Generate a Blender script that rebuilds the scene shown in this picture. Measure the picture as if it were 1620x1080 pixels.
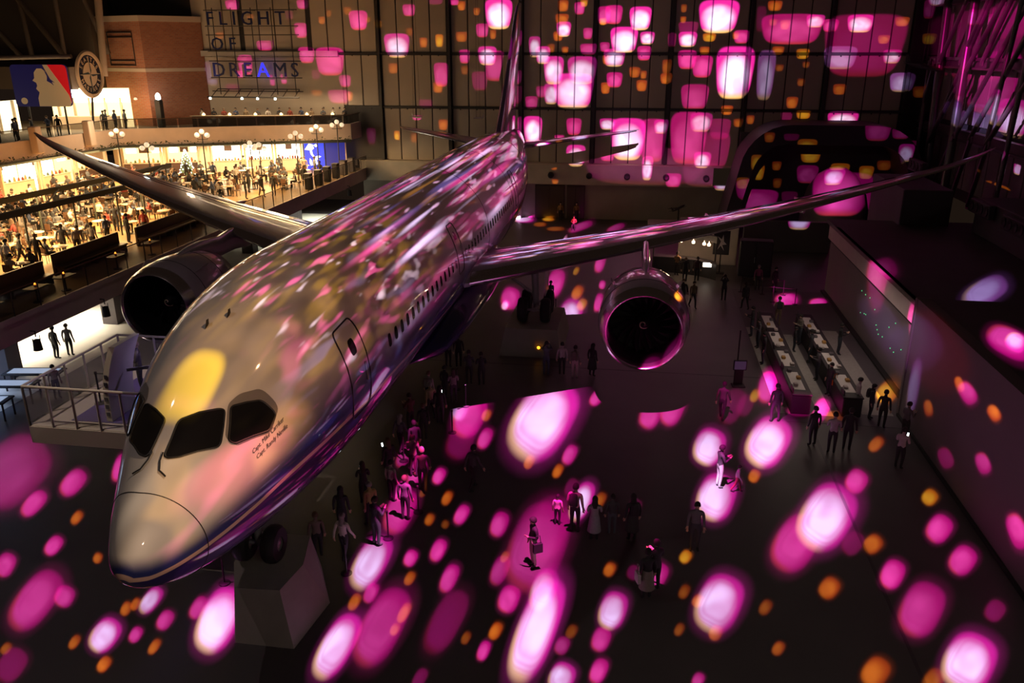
import bpy, bmesh, math, random
import numpy as np
from mathutils import Vector, Matrix
from mathutils.geometry import delaunay_2d_cdt

for _o in list(bpy.data.objects):
    bpy.data.objects.remove(_o)
SC = bpy.context.scene
COL = SC.collection
PI = math.pi
RND = random.Random(7)

# ------------------------------------------------------------------ camera, world, exposure
_cd = bpy.data.cameras.new('camera')
_cd.sensor_fit = 'HORIZONTAL'; _cd.sensor_width = 36.0; _cd.lens = 36.0 * 1299.0 / 1620.0
_cd.clip_end = 400
CAM = bpy.data.objects.new('camera', _cd); COL.objects.link(CAM)
CAM.location = (9.92, -12.66, 14.85)
CAM.rotation_euler = (math.radians(90 - 19.565), 0, math.radians(8.643))
SC.camera = CAM
SC.view_settings.view_transform = 'Standard'; SC.view_settings.look = 'None'
SC.view_settings.gamma = 1.0; SC.view_settings.use_curve_mapping = False
SC.view_settings.exposure = 0.0
SC.cycles.use_denoising = True
SC.cycles.max_bounces = 5; SC.cycles.diffuse_bounces = 2; SC.cycles.glossy_bounces = 3
SC.cycles.transmission_bounces = 4; SC.cycles.transparent_max_bounces = 8
SC.cycles.sample_clamp_indirect = 3.0
SC.cycles.caustics_reflective = False; SC.cycles.caustics_refractive = False
WORLD = bpy.data.worlds.new('dim_hall_air'); SC.world = WORLD; WORLD.use_nodes = True
WORLD.node_tree.nodes['Background'].inputs[0].default_value = (1.0, 0.60, 0.40, 1)
WORLD.node_tree.nodes['Background'].inputs[1].default_value = 0.011

# ------------------------------------------------------------------ the projectors of the light show
# floor lanterns: x, y, half axis along (x,y), half axis across (x,y), kind, strength  - metres on the hall floor
WALL_Y63 = [
(-2.8,17.78,1.15,1.23,'W',1.2),(-12.08,15.19,1.11,1.02,'W',0.75),(-10.84,18.13,0.55,0.49,'P',0.8),(-8.41,18.84,0.63,0.26,'D',0.7),
(-6.71,18.77,0.37,0.26,'P',0.8),(-6.1,18.46,0.34,0.38,'O',0.8),(-4.76,17.99,0.28,0.31,'O',0.6),(-4.27,16.44,0.54,0.57,'P',0.8),
(-3.31,16.12,0.28,0.39,'O',0.6),(-10.86,16.35,0.32,0.34,'O',0.35),(-9.62,15.45,0.35,0.42,'O',0.7),(-8.17,15.61,0.35,0.53,'Y',0.8),
(-6.15,15.92,0.49,0.42,'O',0.6),(-5.9,14.28,0.46,0.59,'P',0.8),(-3.84,14.34,0.8,0.79,'W',0.8),(-3.16,13.49,0.91,1.28,'P',0.6),
(-4.55,12.2,0.69,0.81,'D',0.8),(-8.08,12.72,0.64,1.03,'P',0.75),(-8.41,11.63,0.44,0.47,'O',0.7),(-12.53,13.25,0.41,0.44,'O',0.6),
(-1.12,15.76,0.36,0.68,'P',0.9),(-1.17,12.53,0.4,0.59,'P',0.5),(-1.22,11.02,0.49,0.76,'D',0.7),(0.15,10.38,0.54,0.55,'P',0.5),
(-5.92,13.11,0.32,0.38,'O',0.3),(0.29,8.01,0.81,1.2,'W',1),(-0.93,8.28,0.17,0.84,'P',1),(-1.86,8.49,0.17,0.61,'P',0.9),(-8.03,8.35,0.42,0.48,'O',0.8),
(-9.58,10.18,0.65,0.39,'D',0.6),(-12.46,7.27,0.27,0.49,'Y',0.9),(-10.83,7.12,0.3,0.43,'O',0.4),(0.39,15.08,0.5,0.86,'W',0.45),
(1.13,14.4,0.61,0.73,'W',0.7),(2.1,13.13,0.84,1.17,'W',0.8),(4.6,13.14,1.22,1.16,'W',0.6),(3.87,11.38,1.68,1.5,'W',0.95),
(1.9,11.15,0.62,0.89,'W',0.5),(5.1,14.87,0.69,0.47,'P',0.7),(2.92,16.52,0.6,0.61,'W',0.8),(2.44,15.96,0.41,0.39,'O',0.8),
(4.24,18.19,0.43,0.5,'P',0.8),(2.83,18.4,0.44,0.45,'O',0.8),(2.74,17.34,0.55,0.43,'O',0.8),(4.61,18.59,0.3,0.28,'Y',0.7),
(5.01,16.16,0.38,0.46,'P',0.7),(6.37,17.62,0.54,0.71,'P',0.8),(7.18,17.67,0.7,0.75,'P',1),(6.28,17.12,0.3,0.28,'Y',0.8),
(9.44,17.36,0.88,0.93,'W',1.1),(8.13,15.64,1.11,1.05,'W',1.1),(10.11,15.79,0.59,0.51,'W',0.8),(9.91,14.56,0.57,0.59,'P',0.9),
(7.37,14.19,0.87,0.73,'W',0.7),(6.67,14.04,0.3,0.39,'O',0.8),(6.52,15.07,0.41,0.39,'P',0.6),(3.07,14.82,0.28,0.29,'O',0.6),
(1.84,14.97,0.31,0.36,'O',0.4),(7.45,12.36,0.66,0.63,'P',0.9),(6.7,11.67,0.39,0.48,'O',0.8),(9.17,13,0.46,0.44,'O',0.7),(9.83,11.9,0.44,0.47,'O',0.8),
(9.95,12.79,0.27,0.34,'O',0.6),(1,11.31,0.43,0.49,'P',0.4),(11.91,12.49,0.49,0.44,'O',0.8),(11.91,13.48,0.4,0.57,'O',0.5),
(13.58,14.05,0.75,0.77,'P',0.9),(14.9,13.49,0.82,0.9,'P',0.9),(15.01,14.77,0.42,0.33,'O',0.7),(13.52,15.68,0.74,0.61,'W',0.8),
(12.2,15.63,0.35,0.56,'D',0.7),(13.51,16.59,0.79,0.5,'D',0.8),(15.95,17.47,1.56,1.29,'W',1.2),(15.3,15.83,0.52,0.33,'Y',0.8),
(17.96,15.87,0.6,0.53,'P',0.8),(17.48,15.97,0.26,0.3,'O',0.7),(17.64,12.98,1.5,2.11,'W',1.2),(14.44,10.98,1.13,1.05,'P',0.6),
(13.04,17.24,0.24,0.27,'O',0.6),(13.03,18.13,0.24,0.32,'O',0.4),(17.27,9.9,0.48,0.4,'O',0.8),(18.33,8.84,0.4,0.35,'O',0.5),
(19.32,9.12,0.32,0.37,'O',0.4),(16.81,8.29,0.86,0.89,'D',0.9),(6.99,8.6,0.67,0.49,'W',0.6),(8.84,7.3,1.46,1.82,'W',1.1),
(11.08,7.23,1.11,1.87,'P',0.7),(11.72,8.44,0.61,0.6,'W',0.5),(14.15,7.49,1.53,2.23,'P',0.7),(15.14,8.86,0.92,0.81,'W',0.4),
(15.5,5.54,0.72,0.77,'W',0.6),(7.1,5.83,0.62,0.48,'P',0.8),(4.24,5.72,0.83,1.02,'W',0.8),(4,8.34,0.65,0.74,'P',0.8),(2.71,7.32,0.43,0.28,'P',0.7),
(16.64,6.49,1.09,1.53,'D',0.8),(2.24,4.77,0.32,0.43,'O',0.6),(0.31,5.14,0.32,0.23,'O',0.6),(20.23,12.79,0.7,2,'V',0.5),
(20.44,18.28,0.56,0.39,'O',0.7),(21.96,16.46,2.34,1.18,'P',0.7),(23.81,17.09,0.7,0.49,'W',0.6),(25.05,16.74,0.6,0.49,'P',0.8),
(21.41,16.8,0.38,0.37,'O',0.6),(20.42,17.01,0.33,0.27,'O',0.4),(27.38,16.88,0.99,0.68,'W',0.8),(27.91,15.16,3.05,2.42,'D',0.9),
(26.13,14.22,1.26,0.9,'V',0.7),(30.23,14.32,0.7,0.54,'W',0.4),(29.39,15.65,0.45,0.34,'O',0.6),(30.62,17.01,0.54,0.36,'O',0.6),
(32.92,15.7,0.54,0.41,'Y',0.7),(23.09,14.52,0.51,0.4,'Y',0.6),(21.06,14.77,0.46,0.35,'O',0.6),(21.31,13.4,0.34,0.28,'O',0.25),
(23.2,12.24,0.31,0.31,'O',0.25),(23.45,13.66,0.28,0.25,'O',0.25),(26.4,11.69,0.51,0.43,'O',0.4),(22.65,10.58,0.47,0.47,'O',0.5),
(23.71,9.59,0.57,0.34,'Y',0.6),(31.33,12.28,0.95,0.76,'V',0.8),(32.84,11.53,0.55,0.45,'O',0.7),(26.98,9.16,1.19,0.73,'W',0.7),
(26.99,8.32,1.04,0.24,'Y',0.6),(22.31,9.42,0.47,0.37,'D',0.5),(32.56,17.95,0.43,0.71,'P',0.6),(-27.36,18.66,0.67,0.43,'P',0.8),
(-20.65,18.67,0.54,0.39,'P',0.7),(-15.54,17.32,0.82,0.82,'P',1.1),(-18.97,17.34,0.3,0.32,'O',0.6),(-18.27,17.92,0.27,0.29,'O',0.3),
(-16.49,18.12,0.35,0.34,'O',0.4),(-14.66,17.37,0.23,0.26,'O',0.4),(-13.74,17,0.35,0.32,'Y',0.25),(-21.03,16.49,0.6,0.64,'P',0.8),
(-20.67,14.38,0.73,0.71,'P',0.9),(-18.47,13.83,1.3,1.23,'P',1),(-24.62,15.2,0.77,0.44,'P',0.6),(-26.73,13.48,0.69,0.89,'P',0.8),
(-27.4,12.64,0.53,0.34,'P',0.8),(-17.15,12.13,0.55,0.53,'P',0.7),(-19.9,12.67,0.4,0.44,'D',0.5),(-17.8,10.73,1.04,0.62,'P',0.6),
(-16.82,10.79,0.33,0.42,'O',0.7),(-19.98,11.05,0.49,0.28,'O',0.4),(-24.2,12.15,0.28,0.51,'P',0.5),(-23.07,12.27,0.31,0.45,'P',0.6),
(-28.23,11.45,0.66,0.37,'D',0.6),(-30.17,12.69,0.63,1.13,'V',0.25),(-28.91,16.08,0.37,0.27,'O',0.5),(-25.77,17.59,0.31,0.32,'O',0.4),
(-21.99,17.78,0.36,0.37,'D',0.4),(-10.46,8.94,0.42,0.23,'P',0.7),(19.42,17.26,0.36,0.98,'D',0.3),(-14.91,7.23,0.43,0.75,'P',0.8),]
WALL_Y62 = [
(10.7,4.92,0.47,1.11,'W',0.7),(13.04,3.85,0.67,0.62,'P',0.8),(17.22,3.95,0.65,0.78,'W',0.6),(10.47,5.08,5.29,1.67,'L',0.4),
(2.45,3.5,0.29,0.23,'O',0.6),(15.54,4.47,1.64,1.11,'L',0.4),]
WALL_Y58 = [
(28.9,8.43,0.96,0.79,'P',0.8),(30.7,8.26,0.67,0.44,'P',0.6),(20.49,7.8,0.4,0.4,'O',0.8),(22.23,7.83,0.59,0.28,'D',0.7),(23.55,7.15,0.74,0.55,'Y',1),
(25.95,6.08,0.69,0.51,'Y',1),(19.64,5.75,0.43,0.62,'Y',0.9),(18.68,4.01,0.49,0.47,'Y',0.8),(21,6.29,0.35,0.36,'O',0.6),(21.19,4.9,0.33,0.39,'O',0.4),
(23.47,5.67,0.8,0.72,'P',0.6),(26.51,3.67,2.19,2.18,'P',0.9),(25.85,4.95,0.79,0.77,'W',0.7),(27.99,5.91,0.54,0.51,'Y',0.9),
(19.76,3.45,1.54,0.9,'P',0.9),(29.27,6.49,0.53,0.38,'O',0.5),(31.32,6.73,0.58,0.7,'W',0.8),(24,0.16,0.97,0.92,'W',0.8),(20.11,0.36,0.7,0.7,'P',0.7),
(27.51,0.22,0.6,0.4,'P',0.5),(22.27,3.78,0.61,0.47,'D',0.6),(15.36,-0.9,0.75,0.66,'W',0.7),]
WALL_X34 = [
(56.44,15.22,8.19,2.43,'D',0.9),(54.77,16.7,1.78,0.54,'P',0.7),(52.19,12.69,4.47,2.08,'P',0.6),(47.47,10.67,2.41,1.16,'W',0.7),
(54.91,9.67,2.48,0.88,'V',0.4),(47.7,5.87,2,0.48,'Y',0.6),(45.22,7.69,0.63,0.38,'W',0.6),(50.97,16.79,3.14,1.21,'D',0.8),
(51.5,10.16,3.32,1.04,'V',0.5),(64.75,18.44,1.1,0.39,'W',0.8),]
FLOOR = [
(-12.71,11.78,-0.31,2.05,1.9,-1.44,'P',0.45),(-9.86,11.14,-0.13,0.81,0.56,-0.41,'P',1),(-10.26,9.6,-0.13,0.74,0.47,-0.32,'P',1),
(-8.19,8.96,-0.08,0.37,0.24,-0.16,'O',0.9),(-7.85,7.34,-0.09,0.47,0.34,-0.2,'P',1),(-8.62,6.19,-0.22,0.54,0.4,-0.17,'P',0.9),
(-6.05,6.92,-0.08,0.25,0.19,-0.09,'O',0.8),(-6.54,4.86,-0.2,1.2,0.73,-0.41,'P',0.7),(-5.82,5.05,-0.13,0.43,0.38,-0.16,'P',0.7),
(-3.64,3.71,-0.03,0.59,0.46,-0.26,'W',0.8),(-2.84,3.83,-0.03,0.29,0.2,-0.1,'P',0.8),(-4.28,3.31,-0.04,0.25,0.16,-0.08,'O',0.7),
(-2.99,2.66,-0.01,0.25,0.19,-0.11,'O',1),(-3.25,5.27,-0.02,0.55,0.3,-0.19,'W',0.6),(-2.38,4.51,-0.03,0.38,0.25,-0.13,'P',0.8),
(-3.59,5.02,-0.06,0.26,0.15,-0.07,'O',0.8),(-1.74,5.16,-0.03,0.46,0.25,-0.14,'P',0.8),(-8.88,12.46,-0.45,1,0.32,-0.12,'P',1),
(-2.08,3.47,-0.02,0.28,0.15,-0.08,'O',0.8),(-0.92,4.86,-0.18,1.3,0.64,-0.29,'W',1.1),(-3.74,4.8,-0.07,0.29,0.18,-0.08,'O',0.8),
(-5.32,2.3,-0.07,0.52,0.46,-0.23,'D',0.8),(-5.9,2.81,-0.03,0.2,0.17,-0.08,'O',0.5),(2.42,8.1,0.07,1.37,0.52,-0.35,'W',0.8),
(2.47,11.11,0,1.38,0.51,-0.33,'P',1),(2.31,13.81,-0,0.98,0.32,-0.23,'P',1),(3.21,13.6,0.03,0.59,0.23,-0.18,'P',1.1),
(2.13,12.36,0.01,0.69,0.26,-0.19,'P',0.9),(2.7,4.32,0.09,1.23,0.45,-0.25,'W',1),(3.64,5.29,0.12,1.58,0.58,-0.33,'P',0.75),
(3.55,8.38,0.03,0.42,0.21,-0.14,'P',1),(4.3,8.94,0.04,0.6,0.23,-0.15,'P',1),(4.59,11.11,0.07,0.6,0.22,-0.18,'P',1),
(4.97,7.58,0.05,0.69,0.24,-0.13,'P',0.9),(2.88,6.53,0.03,0.45,0.2,-0.13,'P',0.8),(2.54,6.06,0.02,0.37,0.16,-0.1,'O',0.9),
(2.11,4.71,0.01,0.31,0.17,-0.1,'O',0.8),(3.8,7.37,0.03,0.33,0.15,-0.09,'O',0.8),(4.07,5.81,0.04,0.44,0.15,-0.09,'O',0.9),
(4.01,5.08,0.02,0.25,0.13,-0.07,'O',0.7),(3.86,12.09,0.03,0.46,0.17,-0.13,'O',0.9),(3.59,10.63,0.02,0.35,0.16,-0.12,'O',0.7),
(2.92,12.3,0.01,0.31,0.12,-0.09,'O',0.3),(4.18,10.41,0.02,0.24,0.13,-0.1,'O',0.3),(2.05,3.19,0.03,0.58,0.27,-0.14,'P',0.8),
(1.39,2.82,0.01,0.38,0.18,-0.09,'P',0.5),(1.1,3.58,0,0.2,0.17,-0.09,'D',0.6),(5.15,3.39,0.06,0.35,0.15,-0.08,'D',0.7),
(5.33,5.73,0.19,1.32,0.41,-0.25,'D',0.8),(7.41,9.92,0.31,2.46,0.85,-0.5,'P',0.65),(7.61,10.89,0.26,1.99,0.62,-0.38,'D',0.7),
(7.87,5.93,0.3,2.15,0.51,-0.22,'W',1.1),(7.83,7.49,0.13,1,0.36,-0.17,'W',0.5),(6.88,6.87,0.08,0.61,0.29,-0.15,'P',1.1),
(6.55,4.63,0.05,0.38,0.15,-0.07,'P',0.9),(6.73,5.44,0.07,0.35,0.15,-0.09,'O',1),(5.99,5.04,0.04,0.25,0.11,-0.07,'O',0.4),
(5.96,10.72,0.06,0.75,0.28,-0.17,'P',0.9),(6.4,8.21,0.08,0.75,0.25,-0.14,'P',0.6),(6.43,8.88,0.05,0.3,0.12,-0.08,'O',0.6),
(8.58,12.68,0.22,1.33,0.32,-0.23,'W',0.8),(9.86,6.83,0.18,0.83,0.35,-0.17,'W',0.7),(9.58,5.54,0.12,0.48,0.22,-0.12,'P',0.8),
(9.58,4.34,0.12,0.45,0.19,-0.09,'P',0.9),(8.68,3.97,0.15,0.51,0.29,-0.18,'W',0.7),(8.57,5.13,0.09,0.34,0.17,-0.11,'P',0.5),
(11.1,8.67,0.21,0.61,0.26,-0.22,'P',0.8),(9.68,8.71,0.1,0.35,0.15,-0.12,'O',0.8),(8.77,5.72,0.08,0.28,0.13,-0.08,'O',0.35),
(6.37,15.19,0.07,0.55,0.18,-0.17,'O',0.9),(7.52,14.65,0.09,0.53,0.16,-0.15,'O',1),(7.85,16.04,0.14,0.81,0.23,-0.23,'P',1),
(4.33,16.96,0.05,0.93,0.27,-0.23,'P',1),(3.98,19.14,0.03,0.58,0.2,-0.2,'O',1),(3.4,16.65,0.04,1.54,0.56,-0.46,'D',0.7),
(8.6,21.78,0.23,0.87,0.22,-0.39,'P',1),(11,20.27,0.31,1.34,0.37,-0.47,'P',1),(11.96,20.89,0.39,1.53,0.36,-0.49,'P',1),
(12.52,24.52,0.16,0.65,0.14,-0.22,'Y',0.8),(13.31,17.64,0.43,1.59,0.5,-0.49,'W',0.9),(15.73,18.52,0.89,2.12,0.5,-0.95,'W',1.2),
(13.27,13.7,0.47,1.58,0.54,-0.46,'W',1),(16.44,24.33,0.45,1.95,0.36,-0.23,'P',1),(15.71,23.08,0.24,0.74,0.14,-0.24,'Y',0.6),
(14.61,21.84,0.6,1.9,0.36,-0.55,'D',0.6),(14.75,15.36,0.18,0.49,0.15,-0.19,'O',1),(18.4,15.53,0.44,0.76,0.17,-0.49,'P',1.1),
(16.92,13.02,1.05,2,0.5,-0.86,'W',1),(15.58,11.16,0.79,1.54,0.42,-0.62,'P',1),(17.94,11.34,0.34,0.42,0.08,-0.37,'O',1),
(17.32,11.31,0.39,0.61,0.15,-0.33,'D',0.8),(18.11,9.77,0.41,0.73,0.21,-0.26,'P',1.2),(18.5,8.23,0.74,1.21,0.35,-0.41,'P',0.8),
(19.05,6.15,0.74,1.08,0.39,-0.41,'W',1),(20.34,12.63,0.53,0.76,0.14,-0.45,'P',1.1),(20.46,10.85,0.52,0.7,0.14,-0.41,'P',1.1),
(20.67,14.69,0.33,0.45,0.07,-0.36,'Y',0.9),(16.09,8.77,0.3,0.46,0.15,-0.27,'O',1),(20.47,8.39,0.35,0.43,0.1,-0.25,'D',0.9),
(16.53,5.35,0.37,0.49,0.17,-0.27,'O',1),(17.88,5.26,0.31,0.39,0.11,-0.2,'O',0.7),(12.87,7.66,0.5,1.29,0.5,-0.39,'W',0.8),
(12.24,7.57,0.12,0.29,0.13,-0.11,'O',0.9),(11.99,9.73,0.15,0.31,0.12,-0.18,'Y',0.9),(14.11,7.57,0.17,0.33,0.11,-0.13,'O',0.4),
(14.21,5.87,0.15,0.26,0.1,-0.11,'O',0.6),(12.05,4.38,0.11,0.25,0.12,-0.08,'P',0.6),(19.89,18.76,0.39,0.62,0.07,-0.35,'O',0.7),
(11.87,7.95,0.12,0.33,0.12,-0.1,'O',0.4),(11.66,6.24,0.1,0.26,0.1,-0.08,'O',0.4),(12.63,6.26,0.13,0.31,0.14,-0.11,'O',0.8),
(15.16,21.93,0.37,1.14,0.24,-0.38,'D',0.5),(10.4,12.53,0.13,0.46,0.19,-0.18,'D',0.4),(4.78,41.16,-0.01,3.45,0.57,-0.61,'P',1.1),
(6.43,38.75,0.13,1.57,0.33,-0.55,'O',1),(6.37,34.08,0.17,3.17,0.67,-0.83,'W',0.8),(6.9,36.12,0.11,1.19,0.27,-0.43,'Y',0.8),
(2.3,36.95,-0.12,2.34,0.63,-0.59,'P',1),(2.24,35.28,-0.02,0.97,0.26,-0.3,'W',0.8),(1.62,31.3,-0.07,0.97,0.2,-0.17,'O',1),
(3.34,31.33,0.03,0.9,0.24,-0.31,'O',1),(4.52,29.3,0.02,0.37,0.15,-0.19,'O',1.2),(7.88,36.82,0.05,2.01,0.24,-0.18,'P',1),
(7.92,40.83,0.03,1.08,0.21,-0.17,'P',0.9),(7.49,46.91,0.1,2.75,0.35,-0.44,'P',0.8),(5.92,44.24,0.07,1.1,0.18,-0.33,'Y',0.5),
(19.57,38.87,0.71,0.11,-0.25,-1.57,'P',1),(21.4,38.46,0.54,0.08,-0.21,-1.12,'P',0.9),(-0.28,62.25,0.87,0.13,0.2,-1.49,'W',0.7),
(1.92,62.59,0.52,0.08,0.1,-0.9,'Y',0.7),(1.45,60.15,0.56,0.09,0.12,-0.99,'O',0.5),(5.17,59.86,0.91,2.06,0.23,-1.55,'P',0.5),
(8.25,59.77,0.73,1.53,0.14,-1.28,'P',0.4),(3.05,58.43,0.77,0.12,0.09,-0.94,'O',0.4),(21.8,24.38,0.63,1.05,0.09,-0.78,'Y',0.8),
(18.38,21.87,0.51,1.25,0.2,-0.38,'P',0.8),(17.48,21.59,0.55,0.08,-0.11,-0.62,'D',0.6),(18.76,21.13,0.4,0.06,-0.14,-0.67,'O',0.25),
(9.19,12.77,0.12,0.51,0.16,-0.15,'O',0.6),(8.13,13.5,0.12,0.62,0.21,-0.2,'D',0.6),(10.4,8.66,0.11,0.35,0.17,-0.14,'D',0.5),
(1.5,14.97,-0.01,0.92,0.28,-0.22,'P',0.5),(1.58,16.08,0.15,0.18,0.1,-0.23,'O',0.8),]
FLOOR_WING = [
(6.54,19.6,0.65,3.75,1.12,-1.44,'W',1),(3.29,19.1,0.05,2.05,0.69,-0.61,'P',1.1),(2.77,19.36,0.01,0.89,0.34,-0.3,'V',0.8),]
ROOF_Z5 = [
(21.65,28.86,1.21,1.51,-0.38,-2.25,'P',0.2),(25.45,26.09,1.62,1.99,-0.46,-1.87,'V',0.7),(21.11,22.38,0.41,0.45,-0.13,-0.73,'P',0.4),
(23.17,16.77,0.21,-1.29,-0.76,-1.38,'P',0.9),(23.38,16.8,0.09,-0.58,-0.52,-0.94,'W',0.7),]
WALL_X21 = [
(15.58,3.42,-0.66,-0.13,0.45,-0.34,'P',0.5),(16.37,3.42,-0.35,-0.15,0.31,-0.19,'O',0.6),(13.35,3.65,-0.4,-0.09,0.28,-0.23,'O',0.8),
(13.37,1.82,-0.42,-0.17,0.4,-0.3,'P',0.4),(16.31,0.5,-0.5,-0.17,0.51,-0.37,'D',0.4),(18.79,1.41,-0.29,-0.22,0.41,-0.22,'O',0.3),
(10.33,1.14,-0.57,-0.25,0.43,-0.39,'P',0.6),(19.7,3.58,-3.15,-0.56,2.22,-1.41,'R',0.1),(20.7,1.69,0.01,1.25,-0.63,0.22,'V',0.15),
(22.36,3.17,-3.48,-0.09,1.96,-1.42,'V',0.05),(27.83,2.89,-3.18,-0.42,1.97,-1.01,'V',0.05),]

PAL = {  # rim colour, core colour
 'W': ((.95, .02, .52), (1.9, 1.50, 2.5)), 'P': ((.62, .003, .25), (1.15, .085, .60)), 'D': ((.24, .002, .09), (.28, .005, .13)),
 'V': ((.28, .08, .40), (.60, .46, 1.0)), 'O': ((.42, .050, .004), (.85, .22, .02)), 'Y': ((.60, .14, .004), (1.0, .52, .03)),
 'L': ((.28, .018, .14), (.45, .08, .27)), 'R': ((.16, .004, .008), (.2, .007, .012))}

def _math(nt, op, a, b=None, c=None):
    n = nt.nodes.new('ShaderNodeMath'); n.operation = op
    for i, v in enumerate((a, b, c)):
        if v is None: continue
        if isinstance(v, (int, float)): n.inputs[i].default_value = v
        else: nt.links.new(v, n.inputs[i])
    return n.outputs[0]
def _vmath(nt, op, a, b):
    n = nt.nodes.new('ShaderNodeVectorMath'); n.operation = op
    for i, v in enumerate((a, b)):
        if isinstance(v, (tuple, list)): n.inputs[i].default_value = v
        elif isinstance(v, (int, float)): n.inputs['Scale'].default_value = v
        else: nt.links.new(v, n.inputs['Scale' if (op == 'SCALE' and i == 1) else i])
    return n.outputs['Value'] if op == 'DOT_PRODUCT' else n.outputs['Vector']
def _mapr(nt, x, a, b, c=0., d=1., smooth=True):
    n = nt.nodes.new('ShaderNodeMapRange'); n.interpolation_type = 'SMOOTHSTEP' if smooth else 'LINEAR'
    nt.links.new(x, n.inputs['Value'])
    for k, v in zip(('From Min', 'From Max', 'To Min', 'To Max'), (a, b, c, d)): n.inputs[k].default_value = v
    return n.outputs['Result']
def _mix(nt, f, a, b):
    n = nt.nodes.new('ShaderNodeMix'); n.data_type = 'RGBA'
    for s, v in ((n.inputs['Factor'], f), (n.inputs[6], a), (n.inputs[7], b)):
        if isinstance(v, (tuple, list)): s.default_value = tuple(v) + ((1,) if len(v) == 3 else ())
        elif isinstance(v, (int, float)): s.default_value = v
        else: nt.links.new(v, s)
    return n.outputs[2]

def lantern_group(name, taper, soft, halo, stripes):
    g = bpy.data.node_groups.new(name, 'ShaderNodeTree')
    I = g.interface
    for nm, t in (('UV', 'NodeSocketVector'), ('A', 'NodeSocketVector'), ('B', 'NodeSocketVector'), ('Rim', 'NodeSocketColor'), ('Core', 'NodeSocketColor')):
        I.new_socket(nm, in_out='INPUT', socket_type=t)
    I.new_socket('Light', in_out='OUTPUT', socket_type='NodeSocketColor')
    gi = g.nodes.new('NodeGroupInput'); go = g.nodes.new('NodeGroupOutput')
    lx = _vmath(g, 'DOT_PRODUCT', gi.outputs['UV'], gi.outputs['A'])
    ly = _vmath(g, 'DOT_PRODUCT', gi.outputs['UV'], gi.outputs['B'])
    tx = _math(g, 'DIVIDE', lx, _math(g, 'MULTIPLY_ADD', ly, taper, 1.0))
    q = _math(g, 'MULTIPLY', tx, tx); w = _math(g, 'MULTIPLY', ly, ly)
    s4 = _math(g, 'ADD', _math(g, 'MULTIPLY', q, q), _math(g, 'MULTIPLY', w, w))
    s = s4
    if halo: s = _math(g, 'MULTIPLY_ADD', _math(g, 'MULTIPLY', q, w), 1.1, s4)
    slope = _math(g, 'MULTIPLY_ADD', lx, .55, ly)                      # along the drift of the lantern
    s_edge = s
    if halo: s_edge = _math(g, 'MULTIPLY', s, _mapr(g, slope, -.2, 1.0, .88, 1.45))
    mask = _mapr(g, s_edge, 1 + soft, 1 - soft)
    cx = _math(g, 'ADD', tx, .16 if halo else 0.0); yo = _math(g, 'ADD', ly, .26 if halo else .18)
    r2 = _math(g, 'MULTIPLY_ADD', yo, yo, _math(g, 'MULTIPLY', cx, cx))
    core = _mapr(g, r2, 1.15 if halo else 1.05, .0)
    # mottled paper of the lantern
    cv = g.nodes.new('ShaderNodeCombineXYZ'); g.links.new(lx, cv.inputs[0]); g.links.new(ly, cv.inputs[1])
    sa = g.nodes.new('ShaderNodeSeparateXYZ'); g.links.new(gi.outputs['A'], sa.inputs[0]); g.links.new(_math(g, 'MULTIPLY', sa.outputs[2], 7.3), cv.inputs[2])
    nz = g.nodes.new('ShaderNodeTexNoise'); nz.inputs['Scale'].default_value = .8 if halo else 1.2; nz.inputs['Detail'].default_value = 1.0; g.links.new(cv.outputs[0], nz.inputs['Vector'])
    core = _math(g, 'MULTIPLY', core, _mapr(g, nz.outputs[0], .34, .66, .66, 1.15))
    if stripes:
        st = _math(g, 'MULTIPLY_ADD', _math(g, 'SINE', _math(g, 'MULTIPLY', s4, 30.0)), .12, .94)
        core = _math(g, 'MULTIPLY', core, st)
    col = _mix(g, core, gi.outputs['Rim'], gi.outputs['Core'])
    if halo: yb = _math(g, 'MULTIPLY', _math(g, 'MULTIPLY', _mapr(g, s, .35, .95), _mapr(g, slope, -.45, -1.0)), .75)
    else: yb = _math(g, 'MULTIPLY', _mapr(g, ly, -.66, -1.0), .8)
    col = _mix(g, yb, col, _vmath(g, 'MULTIPLY', gi.outputs['Core'], (.70, .62, .06)))
    if halo:
        hl = _mapr(g, s, 4.6, .1, .0, 1.0, False); hl = _math(g, 'MULTIPLY', _math(g, 'MULTIPLY', hl, hl), halo)
        res = _vmath(g, 'ADD', _vmath(g, 'SCALE', col, mask), _vmath(g, 'SCALE', gi.outputs['Rim'], hl))
    else:
        res = _vmath(g, 'SCALE', col, mask)
    g.links.new(res, go.inputs[0])
    return g
G_WALL = lantern_group('lantern_crisp', .13, .22, 0, False)
G_FLOOR = lantern_group('lantern_soft', .05, .60, .30, True)

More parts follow.
